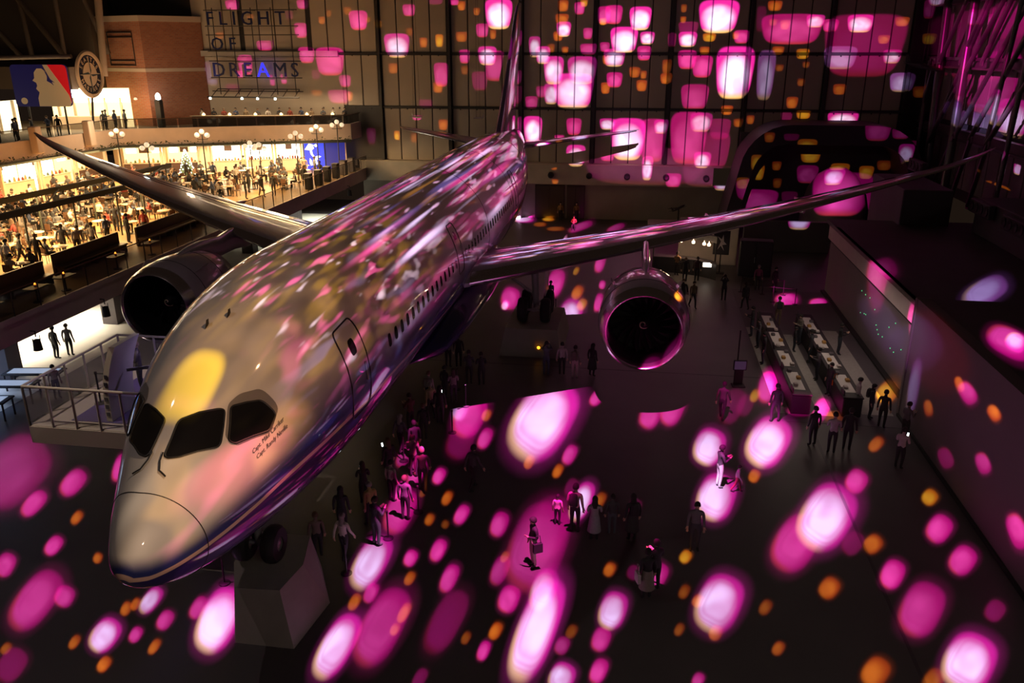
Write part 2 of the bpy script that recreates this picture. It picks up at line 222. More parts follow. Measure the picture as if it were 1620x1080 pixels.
class Projector:
    """one lamp throwing several pictures: a spot with a wide cone whose colour depends on the beam direction"""
    def __init__(s, name, loc, tilt, energy):
        ld = bpy.data.lights.new(name, 'SPOT'); ld.energy = energy; ld.spot_size = PI; ld.spot_blend = 0.0
        ld.shadow_soft_size = .02; ld.use_nodes = True; ld.color = (1, 1, 1)
        ob = bpy.data.objects.new(name, ld); COL.objects.link(ob); ob.location = loc; ob.rotation_euler = tilt
        s.L = np.array(loc, float); R = np.array(ob.rotation_euler.to_matrix())
        nt = s.nt = ld.node_tree; nt.nodes.clear(); s.out = nt.nodes.new('ShaderNodeOutputLight')
        tc = nt.nodes.new('ShaderNodeTexCoord'); sp = nt.nodes.new('ShaderNodeSeparateXYZ'); nt.links.new(tc.outputs['Normal'], sp.inputs[0])
        sg = _math(nt, 'MULTIPLY', _math(nt, 'SIGN', sp.outputs[2]), -1.0)
        n = _vmath(nt, 'SCALE', tc.outputs['Normal'], sg)
        s.d = [_vmath(nt, 'DOT_PRODUCT', n, tuple(R[i])) for i in range(3)]      # beam direction in the hall
    def chart(s, axis):
        """picture plane perpendicular to an axis: returns the two sockets and the same map for points"""
        nt = s.nt; ax = {'z': (0, 1, 2), 'y': (0, 2, 1), 'x': (1, 2, 0)}[axis]
        u = _math(nt, 'DIVIDE', s.d[ax[0]], s.d[ax[2]]); v = _math(nt, 'DIVIDE', s.d[ax[1]], s.d[ax[2]])
        def g(P):
            d = np.asarray(P, float) - s.L; return np.array([d[ax[0]] / d[ax[2]], d[ax[1]] / d[ax[2]]])
        return u, v, g
    def lanterns(s, axis, blobs, gain, group, fill_rgb=None):
        """blobs: (centre, half axis across, half axis along, kind, strength, surface normal), all in metres in the hall"""
        nt = s.nt; u, v, g = s.chart(axis); L = s.L
        cb = nt.nodes.new('ShaderNodeCombineXYZ'); nt.links.new(u, cb.inputs[0]); nt.links.new(v, cb.inputs[1]); cb.inputs[2].default_value = 1
        UV = cb.outputs[0]; items = []
        for (c, ex, ey, kind, st, nrm) in blobs:
            c = np.array(c, float); ex = np.array(ex, float); ey = np.array(ey, float); c2 = g(c)
            a = g(c + .5 * ex) - g(c - .5 * ex); b = g(c + .5 * ey) - g(c - .5 * ey)
            Mi = np.linalg.inv(np.array([[a[0], b[0]], [a[1], b[1]]])); o = -Mi @ c2
            dist = np.linalg.norm(c - L); cs = max(.12, abs(np.dot((c - L) / dist, nrm)))
            k = gain * st * dist * dist / cs / 600.0
            rim, core = PAL[kind]; ext = 1.55 * np.sqrt(a * a + b * b) if group is G_FLOOR else 1.2 * (np.abs(a) + np.abs(b))
            items.append((c2 - ext, c2 + ext, (Mi[0, 0], Mi[0, 1], o[0]), (Mi[1, 0], Mi[1, 1], o[1]), [x * k for x in rim], [x * k for x in core]))
        def leaf(its):
            # one small node group for the few lanterns of this patch of the picture
            c = bpy.data.node_groups.new('lantern_patch', 'ShaderNodeTree')
            c.interface.new_socket('UV', in_out='INPUT', socket_type='NodeSocketVector'); c.interface.new_socket('Light', in_out='OUTPUT', socket_type='NodeSocketShader')
            gi = c.nodes.new('NodeGroupInput'); go = c.nodes.new('NodeGroupOutput'); shader = None
            for q in range(0, max(1, len(its)), 4):
                acc = None
                for (_, _, A, B, rim, core) in its[q:q + 4]:
                    n = c.nodes.new('ShaderNodeGroup'); n.node_tree = group
                    s.serial = getattr(s, 'serial', 0) + 1; eps = 1.0 + 1e-5 * s.serial      # keeps every copy a node of its own
                    c.links.new(gi.outputs[0], n.inputs['UV']); n.inputs['A'].default_value = [x * eps for x in A]; n.inputs['B'].default_value = [x * eps for x in B]
                    n.inputs['Rim'].default_value = tuple(rim) + (1,); n.inputs['Core'].default_value = tuple(core) + (1,)
                    acc = n.outputs[0] if acc is None else _vmath(c, 'ADD', acc, n.outputs[0])
                if fill_rgb and q == 0: acc = nt_rgb(c, fill_rgb) if acc is None else _vmath(c, 'ADD', acc, fill_rgb)
                e = c.nodes.new('ShaderNodeEmission')
                if acc is None: e.inputs[0].default_value = (0, 0, 0, 1)
                else: c.links.new(acc, e.inputs[0])
                if shader is None: shader = e.outputs[0]
                else:
                    ad = c.nodes.new('ShaderNodeAddShader'); c.links.new(shader, ad.inputs[0]); c.links.new(e.outputs[0], ad.inputs[1]); shader = ad.outputs[0]
            c.links.new(shader, go.inputs[0])
            n = nt.nodes.new('ShaderNodeGroup'); n.node_tree = c; nt.links.new(UV, n.inputs[0]); return n.outputs[0]
        def split(its, depth):
            if len(its) <= 4 or depth == 0: return leaf(its)
            best = None
            for ax in (0, 1):
                mids = sorted((i[0][ax] + i[1][ax]) / 2 for i in its)
                for fr in (.2, .35, .5, .65, .8):
                    cut = mids[int(len(mids) * fr)]
                    lo = [i for i in its if i[0][ax] < cut]; hi = [i for i in its if i[1][ax] >= cut]
                    sc = max(len(lo), len(hi)) + .3 * (len(lo) + len(hi))
                    if best is None or sc < best[0]: best = (sc, ax, cut, lo, hi)
            sc, ax, cut, lo, hi = best
            if max(len(lo), len(hi)) >= len(its): return leaf(its)
            return s.either(_math(nt, 'GREATER_THAN', (u, v)[ax], cut), split(hi, depth - 1), split(lo, depth - 1))
        return split(items, 9)
    def emit(s, colour):
        e = s.nt.nodes.new('ShaderNodeEmission')
        if colour is None: e.inputs[0].default_value = (0, 0, 0, 1)
        else: s.nt.links.new(colour, e.inputs[0])
        return e.outputs[0]
    def either(s, gate, yes, no):
        m = s.nt.nodes.new('ShaderNodeMixShader'); s.nt.links.new(gate, m.inputs[0]); s.nt.links.new(no, m.inputs[1]); s.nt.links.new(yes, m.inputs[2]); return m.outputs[0]
    def plane_xy(s, z):
        """where the beam crosses a height z"""
        u, v, _ = s.chart('z'); h = float(z - s.L[2])
        return _math(s.nt, 'MULTIPLY_ADD', u, h, float(s.L[0])), _math(s.nt, 'MULTIPLY_ADD', v, h, float(s.L[1]))
    def cross(s, P, z):
        P = np.asarray(P, float); return s.L[:2] + (P - s.L)[..., :2] * ((z - s.L[2]) / (P[..., 2:3] - s.L[2]))
    def within(s, x, a, b): return _math(s.nt, 'MULTIPLY', _math(s.nt, 'GREATER_THAN', x, a), _math(s.nt, 'LESS_THAN', x, b))
    def done(s, shader): s.nt.links.new(shader, s.out.inputs[0])

UPN = np.array((0, 0, 1.)); FWN = np.array((0, 1., 0)); SIDE = np.array((1., 0, 0))
def floor_blobs(lst, z=0.):
    return [((b[0], b[1], z), (b[4], b[5], 0), (b[2], b[3], 0), b[6], b[7], UPN) for b in lst]
def back_blobs(lst, Y):
    return [((b[0], Y, b[1]), (b[2], 0, 0), (0, 0, b[3]), b[4], b[5], FWN) for b in lst]
_front, _left, _rear = [], [], []
for b in floor_blobs(FLOOR):
    x, y = b[0][0], b[0][1]
    if y > 26.5: _rear.append(b)
    elif x < 1.0 or (x < 3.2 and y < 9 and x < 2.2): _left.append(b)
    else: _front.append(b)
_face = [((21.7, b[0], b[1]), (0, b[4], b[5]), (0, b[2], b[3]), b[6], b[7], SIDE) for b in WALL_X21]
def nt_rgb(nt, c):
    n = nt.nodes.new('ShaderNodeRGB'); n.outputs[0].default_value = tuple(c) + (1,); return n.outputs[0]
def nt_val(nt, x):
    n = nt.nodes.new('ShaderNodeValue'); n.outputs[0].default_value = x; return n.outputs[0]
def nt_curve(nt, x, pts):
    """piecewise smooth function of a socket through (x, y) points"""
    xs = [p[0] for p in pts]; ys = [p[1] for p in pts]; x0, x1, y0, y1 = min(xs), max(xs), min(ys) - .01, max(ys) + .01
    fc = nt.nodes.new('ShaderNodeFloatCurve'); c = fc.mapping.curves[0]; P = [((a - x0) / (x1 - x0), (b - y0) / (y1 - y0)) for a, b in pts]
    c.points[0].location = P[0]; c.points[1].location = P[-1]
    for p in P[1:-1]: c.points.new(*p)
    for p in c.points: p.handle_type = 'VECTOR'
    fc.mapping.update(); nt.links.new(_mapr(nt, x, x0, x1, 0., 1., False), fc.inputs['Value'])
    return _math(nt, 'MULTIPLY_ADD', fc.outputs[0], y1 - y0, y0)
RAISE = 1.36
# station y: top z, bottom z, half width, height of greatest width
FS=[(0.0,3.57,3.55,0.0,3.56),(0.12,3.90,3.24,.26,3.56),(.3,4.15,3.02,.42,3.57),(.6,4.46,2.78,.60,3.60),(1.0,4.77,2.55,.82,3.66),(1.5,5.09,2.35,1.06,3.75),
(2.2,5.52,2.17,1.38,3.90),(3.0,6.08,2.04,1.72,4.10),(4.0,6.72,1.96,2.08,4.33),(5.0,7.22,1.92,2.38,4.52),(6.0,7.56,1.90,2.60,4.66),(7.0,7.80,1.89,2.75,4.77),(8.5,8.02,1.88,2.87,4.88),(10.,8.10,1.88,2.90,4.94),
(36.,8.10,1.91,2.90,4.95),(39.,8.10,2.12,2.84,5.0),(42,8.10,2.72,2.64,5.25),(45,8.08,3.55,2.28,5.6),(48,8.0,4.45,1.82,6.0),(51,7.82,5.28,1.30,6.3),(54,7.55,6.0,.74,6.6),(56,7.3,6.55,.28,6.85)]
FA=np.array(FS)
def _pchip(x,y,xq):
    h=np.diff(x); d=np.diff(y)/h; m=np.zeros_like(y)
    for i in range(1,len(x)-1):
        if d[i-1]*d[i]>0:
            w1=2*h[i]+h[i-1]; w2=h[i]+2*h[i-1]; m[i]=(w1+w2)/(w1/d[i-1]+w2/d[i])
    m[0]=d[0]; m[-1]=d[-1]
    i=np.clip(np.searchsorted(x,xq,side='right')-1,0,len(x)-2); t=(xq-x[i])/h[i]
    return (1+2*t)*(1-t)**2*y[i]+t*(1-t)**2*h[i]*m[i]+t*t*(3-2*t)*y[i+1]+t*t*(t-1)*h[i]*m[i+1]
def section(y):
    s=np.sqrt(np.maximum(y,0)); xs=np.sqrt(FA[:,0])
    return [_pchip(xs,FA[:,k],s) for k in (1,2,3,4)]
def fpt(y,t,off=0.):
    top,bot,w,zm=section(y); c,s_=np.cos(t),np.sin(t)
    hz=np.where(s_>=0,top-zm,zm-bot)
    return np.array([(w+off)*c, y, zm+(hz+off)*s_+RAISE])


def body_picture(pj, y_in, y_out, rear):
    """light streaks mapped along the aircraft body, drawn where the beams cross z = 9 m"""
    nt = pj.nt; X, Y = pj.plane_xy(9.0)
    def noise(sx, sy, off, det=1.0):
        c = nt.nodes.new('ShaderNodeCombineXYZ')
        nt.links.new(_math(nt, 'MULTIPLY', X, sx), c.inputs[0]); nt.links.new(_math(nt, 'MULTIPLY', Y, sy), c.inputs[1]); c.inputs[2].default_value = off
        n = nt.nodes.new('ShaderNodeTexNoise'); n.inputs['Scale'].default_value = 1.0; n.inputs['Detail'].default_value = det
        nt.links.new(c.outputs[0], n.inputs['Vector']); return n.outputs[0]
    def sc(col, f): return _vmath(nt, 'SCALE', nt_rgb(nt, col), f)
    if rear:
        pink = _mapr(nt, noise(2.3, .075, 3.1), .53, .76); white = _mapr(nt, noise(2.5, .085, 9.4), .585, .78); blue = _mapr(nt, noise(1.7, .06, 33.0), .55, .75); gold = _mapr(nt, noise(2.5, .13, 51.), .60, .74); fleck = _mapr(nt, noise(2.8, .42, 87.), .62, .72)
        acc = _vmath(nt, 'ADD', nt_rgb(nt, (.014, .006, .005)), sc((.62, .035, .27), pink))
        acc = _vmath(nt, 'ADD', acc, sc((1.15, .85, 1.45), white)); acc = _vmath(nt, 'ADD', acc, sc((.10, .07, .30), blue)); acc = _vmath(nt, 'ADD', acc, sc((.20, .08, .012), gold))
        acc = _vmath(nt, 'ADD', acc, sc((.5, .26, .45), fleck))
    else:
        pink = _mapr(nt, noise(3.6, .70, 3.1), .57, .74); white = _mapr(nt, noise(3.6, .75, 9.4), .61, .76); gold = _mapr(nt, noise(3.0, .7, 17.3), .47, .74); big = _mapr(nt, noise(1.9, .10, 71.0), .52, .72); dim = _mapr(nt, noise(1.2, .7, 41.0), .35, .65, .45, 1.2)
        far = _mapr(nt, Y, 2.5, 10.5)
        base = _mix(nt, far, (.165, .090, .044), (.022, .010, .005))
        base = _mix(nt, _mapr(nt, Y, 3.6, 1.2), base, (.44, .33, .23))
        base = _vmath(nt, 'SCALE', base, dim)
        k_ = _math(nt, 'MULTIPLY', _mapr(nt, Y, 4.2, 6.6, .0, 1.0), _mapr(nt, Y, 14.0, 9.0, .4, 1.0))
        acc = _vmath(nt, 'ADD', base, sc((.55, .060, .21), _math(nt, 'MULTIPLY', pink, k_)))
        acc = _vmath(nt, 'ADD', acc, sc((.75, .55, .68), _math(nt, 'MULTIPLY', white, k_)))
        acc = _vmath(nt, 'ADD', acc, sc((.12, .062, .002), _math(nt, 'MULTIPLY', gold, _mapr(nt, Y, 4.0, 6.5, .3, 1.0))))
        acc = _vmath(nt, 'ADD', acc, sc((.85, .06, .32), _math(nt, 'MULTIPLY', big, _mapr(nt, Y, 8.5, 13.0, .0, 1.0))))
        # tall golden lantern on the cabin roof over the flight deck, coral ones on the port cheek
        def spot_(pt, rx, ry, e=3.0, soft=(1.25, .45), shear=0.):
            cx, cy = pj.cross(pt, 9.0)
            dy = _math(nt, 'SUBTRACT', Y, float(cy)); a = _math(nt, 'DIVIDE', _math(nt, 'MULTIPLY_ADD', dy, shear, _math(nt, 'SUBTRACT', X, float(cx))), rx); b = _math(nt, 'DIVIDE', dy, ry)
            return _mapr(nt, _math(nt, 'ADD', _math(nt, 'POWER', _math(nt, 'ABSOLUTE', a), e), _math(nt, 'POWER', _math(nt, 'ABSOLUTE', b), e)), *soft)
        acc = _vmath(nt, 'ADD', acc, sc((.85, .50, .0), spot_((.12, 3.40, 7.66), .55, .66, 3.0, (1.5, .2), .42)))
        acc = _vmath(nt, 'ADD', acc, sc((.80, .15, .20), spot_((1.42, 2.65, 6.05), .42, 1.15, 2.0, (1.4, .0), -.45)))
        acc = _vmath(nt, 'ADD', acc, sc((.34, .14, .02), spot_((1.95, 3.9, 6.2), .5, .8, 2.0, (1.4, .0), -.3)))
    # the picture ends at the outline of the body as this lens sees it
    ys = np.concatenate([np.linspace(.02, 3, 24), np.linspace(3.3, 54, 60)]); TT = np.linspace(0, 2 * PI, 120, endpoint=False)
    Q = np.concatenate([pj.cross(fpt(np.full(120, y), TT).T, 9.0) for y in ys])
    bins = [b for b in ((.0, .3, .7, 1.2, 2, 3, 4.5, 6, 8, 10, 14, 20, 26) if not rear else (10, 16, 22, 30, 36, 40, 44, 47)) if ((abs(Q[:, 1] - b) < .6).any())]
    hi_ = nt_curve(nt, Y, [(b, Q[abs(Q[:, 1] - b) < .35][:, 0].max()) for b in bins]); lo_ = nt_curve(nt, Y, [(b, Q[abs(Q[:, 1] - b) < .35][:, 0].min()) for b in bins])
    m1 = _mapr(nt, _math(nt, 'SUBTRACT', X, hi_), .02, -.12); m2 = _mapr(nt, _math(nt, 'SUBTRACT', X, lo_), -.02, .12)
    m3 = _mapr(nt, Y, y_in[0], y_in[1]); m4 = _mapr(nt, Y, y_out[1], y_out[0])
    k = _math(nt, 'MULTIPLY', _math(nt, 'MULTIPLY', m1, m2), _math(nt, 'MULTIPLY', m3, m4))
    # even lamp output over the whole picture
    k = _math(nt, 'MULTIPLY', k, _math(nt, 'MINIMUM', _math(nt, 'POWER', _math(nt, 'ABSOLUTE', pj.d[2]), -2.8), 8.0))
    gate = _math(nt, 'MULTIPLY', _math(nt, 'GREATER_THAN', k, .0001), _math(nt, 'LESS_THAN', pj.d[2], -.02))
    return gate, _vmath(nt, 'SCALE', acc, _math(nt, 'MULTIPLY', k, GAIN_BODY))
def wing_picture(pj):
    nt = pj.nt; X, Y = pj.plane_xy(7.0); s = _math(nt, 'MULTIPLY_ADD', X, -.5, Y)
    def noise(sx, sy, off):
        c = nt.nodes.new('ShaderNodeCombineXYZ')
        nt.links.new(_math(nt, 'MULTIPLY', X, sx), c.inputs[0]); nt.links.new(_math(nt, 'MULTIPLY', s, sy), c.inputs[1]); c.inputs[2].default_value = off
        n = nt.nodes.new('ShaderNodeTexNoise'); n.inputs['Scale'].default_value = 1.0; n.inputs['Detail'].default_value = 1.0; nt.links.new(c.outputs[0], n.inputs['Vector']); return n.outputs[0]
    pink = _mapr(nt, noise(.6, 1.5, 1.0), .52, .66); white = _mapr(nt, noise(.5, 1.7, 5.0), .57, .68); gold = _mapr(nt, noise(.7, 1.6, 8.0), .62, .74)
    acc = _vmath(nt, 'ADD', _vmath(nt, 'SCALE', nt_rgb(nt, (.8, .08, .34)), pink), _vmath(nt, 'SCALE', nt_rgb(nt, (.75, .60, 1.15)), white))
    acc = _vmath(nt, 'ADD', acc, _vmath(nt, 'SCALE', nt_rgb(nt, (.6, .25, .03)), gold))
    le = _math(nt, 'SUBTRACT', s, _math(nt, 'MULTIPLY_ADD', X, .10, 20.6)); te = _math(nt, 'SUBTRACT', _math(nt, 'MULTIPLY_ADD', X, -.20, 29.0), s)
    k = _math(nt, 'MULTIPLY', _math(nt, 'MULTIPLY', _mapr(nt, le, .0, 1.2), _mapr(nt, te, .0, 1.0)), _math(nt, 'MULTIPLY', _mapr(nt, X, 3.4, 4.4), _mapr(nt, X, 26.0, 19.0)))
    gate = _math(nt, 'MULTIPLY', _math(nt, 'MULTIPLY', _math(nt, 'GREATER_THAN', le, -1.3), _math(nt, 'GREATER_THAN', te, -.6)), pj.within(X, 2.4, 28.0))
    return _math(nt, 'MULTIPLY', gate, _math(nt, 'LESS_THAN', pj.d[2], -.05)), _vmath(nt, 'SCALE', acc, _math(nt, 'MULTIPLY', k, GAIN_WING))

POWER = 100000.0
GAIN_FLOOR, GAIN_WALL, GAIN_BODY, GAIN_WING = 1.35, .36, .135, .85
# front lamp: hall floor, low side walls, back wall, nose of the aircraft
PA = Projector('projector_front', (9.7, 6.0, 21.0), (math.radians(30), 0, 0), POWER)
_n = PA.nt
_wall = PA.lanterns('y', back_blobs(WALL_Y63, 63.3) + back_blobs(WALL_Y62, 62.6) + back_blobs(WALL_Y58, 58.5), GAIN_WALL, G_WALL)
_floor = PA.lanterns('z', _front + floor_blobs(ROOF_Z5, 5.1) + _face, GAIN_FLOOR, G_FLOOR)
_g, _c = body_picture(PA, (-.2, .0), (12.0, 19.0), False)
_far = _math(_n, 'GREATER_THAN', _math(_n, 'MULTIPLY_ADD', PA.d[1], .52, PA.d[2]), .0)     # beams that reach the back of the hall
PA.done(PA.either(_far, _wall, PA.either(_g, PA.emit(_c), _floor)))
# middle lamp: rear floor, floor before the wing, tail, port wing, side wall
PB = Projector('projector_middle', (8.5, 27.0, 22.0), (math.radians(8), math.radians(-28), 0), POWER)
_n = PB.nt
_side = PB.lanterns('x', [((34.0, b[0], b[1]), (0, b[2], 0), (0, 0, b[3]), b[4], b[5], SIDE) for b in WALL_X34], GAIN_WALL, G_WALL)
_floor = PB.lanterns('z', _rear + floor_blobs(FLOOR_WING), GAIN_FLOOR, G_FLOOR)
_g, _c = body_picture(PB, (11.0, 17.0), (44.0, 47.0), True)
_g2, _c2 = wing_picture(PB)
_far = _math(_n, 'GREATER_THAN', _math(_n, 'MULTIPLY_ADD', PB.d[0], .62, PB.d[2]), .0)
PB.done(PB.either(_far, _side, PB.either(_g, PB.emit(_c), PB.either(_g2, PB.emit(_c2), _floor))))
# added unseen fill lamp: brightens the port cheek and flank of the aircraft
PD = Projector('flank_fill', (17.0, -11.0, 12.5), (0, math.radians(60), 0), POWER)
_n = PD.nt; _u, _v, _gm = PD.chart('x')
_Y = _math(_n, 'MULTIPLY_ADD', _u, 1.0 - 17.0, -11.0); _Z = _math(_n, 'MULTIPLY_ADD', _v, 1.0 - 17.0, 12.5)      # where the beam crosses x = 1 m
def _fl_noise(sx, sy, off):
    c = _n.nodes.new('ShaderNodeCombineXYZ'); _n.links.new(_math(_n, 'MULTIPLY', _Y, sx), c.inputs[0]); _n.links.new(_math(_n, 'MULTIPLY', _Z, sy), c.inputs[1]); c.inputs[2].default_value = off
    t = _n.nodes.new('ShaderNodeTexNoise'); t.inputs['Scale'].default_value = 1.0; t.inputs['Detail'].default_value = 1.0; _n.links.new(c.outputs[0], t.inputs['Vector']); return t.outputs[0]
_a = _mix(_n, _mapr(_n, _Y, 2.0, 8.0), (.30, .19, .13), (.07, .03, .035))
_a = _vmath(_n, 'ADD', _a, _vmath(_n, 'SCALE', nt_rgb(_n, (.62, .06, .22)), _mapr(_n, _fl_noise(.42, 1.1, 2.0), .54, .68)))
_a = _vmath(_n, 'ADD', _a, _vmath(_n, 'SCALE', nt_rgb(_n, (.40, .20, .05)), _mapr(_n, _fl_noise(.5, 1.0, 7.0), .54, .70)))
_a = _vmath(_n, 'ADD', _a, _vmath(_n, 'SCALE', nt_rgb(_n, (.30, .24, .55)), _math(_n, 'MULTIPLY', _mapr(_n, _fl_noise(.3, 1.6, 12.0), .56, .68), _mapr(_n, _Y, 4.0, 9.0))))
_QF = np.concatenate([PD.L[None, :] + (P_ - PD.L[None, :]) * ((1.0 - PD.L[0]) / (P_[:, :1] - PD.L[0])) for P_ in (fpt(np.full(120, y), np.linspace(0, 2 * PI, 120)).T for y in np.linspace(.02, 26, 130))])
_bn = [b for b in (-1.2, -.9, -.6, -.3, 0, .4, 1.0, 1.5, 2.2, 3, 4, 6, 9, 13, 18, 22) if (abs(_QF[:, 1] - b) < .3).any()]
_hi = nt_curve(_n, _Y, [(b, _QF[abs(_QF[:, 1] - b) < .3][:, 2].max()) for b in _bn]); _lo = nt_curve(_n, _Y, [(b, _QF[abs(_QF[:, 1] - b) < .3][:, 2].min()) for b in _bn])
_k = _math(_n, 'MULTIPLY', _math(_n, 'MULTIPLY', _mapr(_n, _math(_n, 'SUBTRACT', _Z, _hi), -.1, -1.0), _mapr(_n, _math(_n, 'SUBTRACT', _Z, _lo), .02, .2)), _math(_n, 'MULTIPLY', _mapr(_n, _Y, _bn[0], _bn[0] + .25), _mapr(_n, _Y, 21.0, 12.0)))
_k = _math(_n, 'MULTIPLY', _k, _math(_n, 'LESS_THAN', PD.d[0], -.1))
PD.done(PD.either(_math(_n, 'GREATER_THAN', _k, .0001), PD.emit(_vmath(_n, 'SCALE', _a, _math(_n, 'MULTIPLY', _k, GAIN_BODY * 1.2))), PD.emit(nt_rgb(_n, (.0125, .0098, .0088)))))      # constant dim fill added outside the body picture
# left lamp: floor on the far side of the nose
PC = Projector('projector_left', (-11.0, 2.5, 21.0), (0, 0, 0), POWER)
_x, _y = PC.plane_xy(5.0); _n = PC.nt
_deck = _math(_n, 'MULTIPLY', PC.within(_x, -6.7, -3.0), PC.within(_y, 5.8, 10.5))     # plain warm light kept on the boarding platform
PC.done(PC.either(_deck, PC.emit(nt_rgb(_n, (.060, .047, .036))), PC.lanterns('z', _left, GAIN_FLOOR, G_FLOOR, (.010, .0082, .0078))))  # constant dim fill added around the left lanterns

# ------------------------------------------------------------------ materials
MATS = {}
def mat(name, col, rough=.6, metal=0., coat=0., spec=.5, noise=0., nscale=3., bump=0., emit=None, estr=0., alpha=None, trans=0.):
    if name in MATS: return MATS[name]
    m = bpy.data.materials.new(name); m.use_nodes = True; nt = m.node_tree
    b = nt.nodes['Principled BSDF']
    b.inputs['Base Color'].default_value = tuple(col) + (1,); b.inputs['Roughness'].default_value = rough; b.inputs['Metallic'].default_value = metal
    b.inputs['Coat Weight'].default_value = coat; b.inputs['Specular IOR Level'].default_value = spec
    if coat: b.inputs['Coat Roughness'].default_value = .06
    if trans: b.inputs['Transmission Weight'].default_value = trans
    if alpha is not None: b.inputs['Alpha'].default_value = alpha
    if emit is not None:
        b.inputs['Emission Color'].default_value = tuple(emit) + (1,); b.inputs['Emission Strength'].default_value = estr; m.cycles.emission_sampling = 'NONE'
    if noise or bump:
        tc = nt.nodes.new('ShaderNodeTexCoord'); n = nt.nodes.new('ShaderNodeTexNoise'); n.inputs['Scale'].default_value = nscale; n.inputs['Detail'].default_value = 4
        nt.links.new(tc.outputs['Object'], n.inputs['Vector'])
        if noise:
            f = _mapr(nt, n.outputs[0], .3, .7, 1 - noise, 1 + noise, False)
            nt.links.new(_vmath(nt, 'SCALE', nt_rgb(nt, col), f), b.inputs['Base Color'])
        if bump:
            bp = nt.nodes.new('ShaderNodeBump'); bp.inputs['Strength'].default_value = bump; nt.links.new(n.outputs[0], bp.inputs['Height']); nt.links.new(bp.outputs[0], b.inputs['Normal'])
    MATS[name] = m; return m
def glow(name, col, strength):
    m = mat(name, (.02, .02, .02), .5, emit=col, estr=strength)
    m.cycles.emission_sampling = 'FRONT' if name in ('shop_light_white',) else 'NONE'
    return m
def pane_glass(name, tint, opacity, rough=.05):
    """sheet glass: a clear sheet that lets most light straight through and mirrors the rest"""
    if name in MATS: return MATS[name]
    m = bpy.data.materials.new(name); m.use_nodes = True; nt = m.node_tree; b = nt.nodes['Principled BSDF']
    b.inputs['Base Color'].default_value = tuple(tint) + (1,); b.inputs['Roughness'].default_value = rough
    t = nt.nodes.new('ShaderNodeBsdfTransparent'); mx = nt.nodes.new('ShaderNodeMixShader'); mx.inputs[0].default_value = opacity
    nt.links.new(t.outputs[0], mx.inputs[1]); nt.links.new(b.outputs[0], mx.inputs[2]); nt.links.new(mx.outputs[0], nt.nodes['Material Output'].inputs[0])
    MATS[name] = m; return m

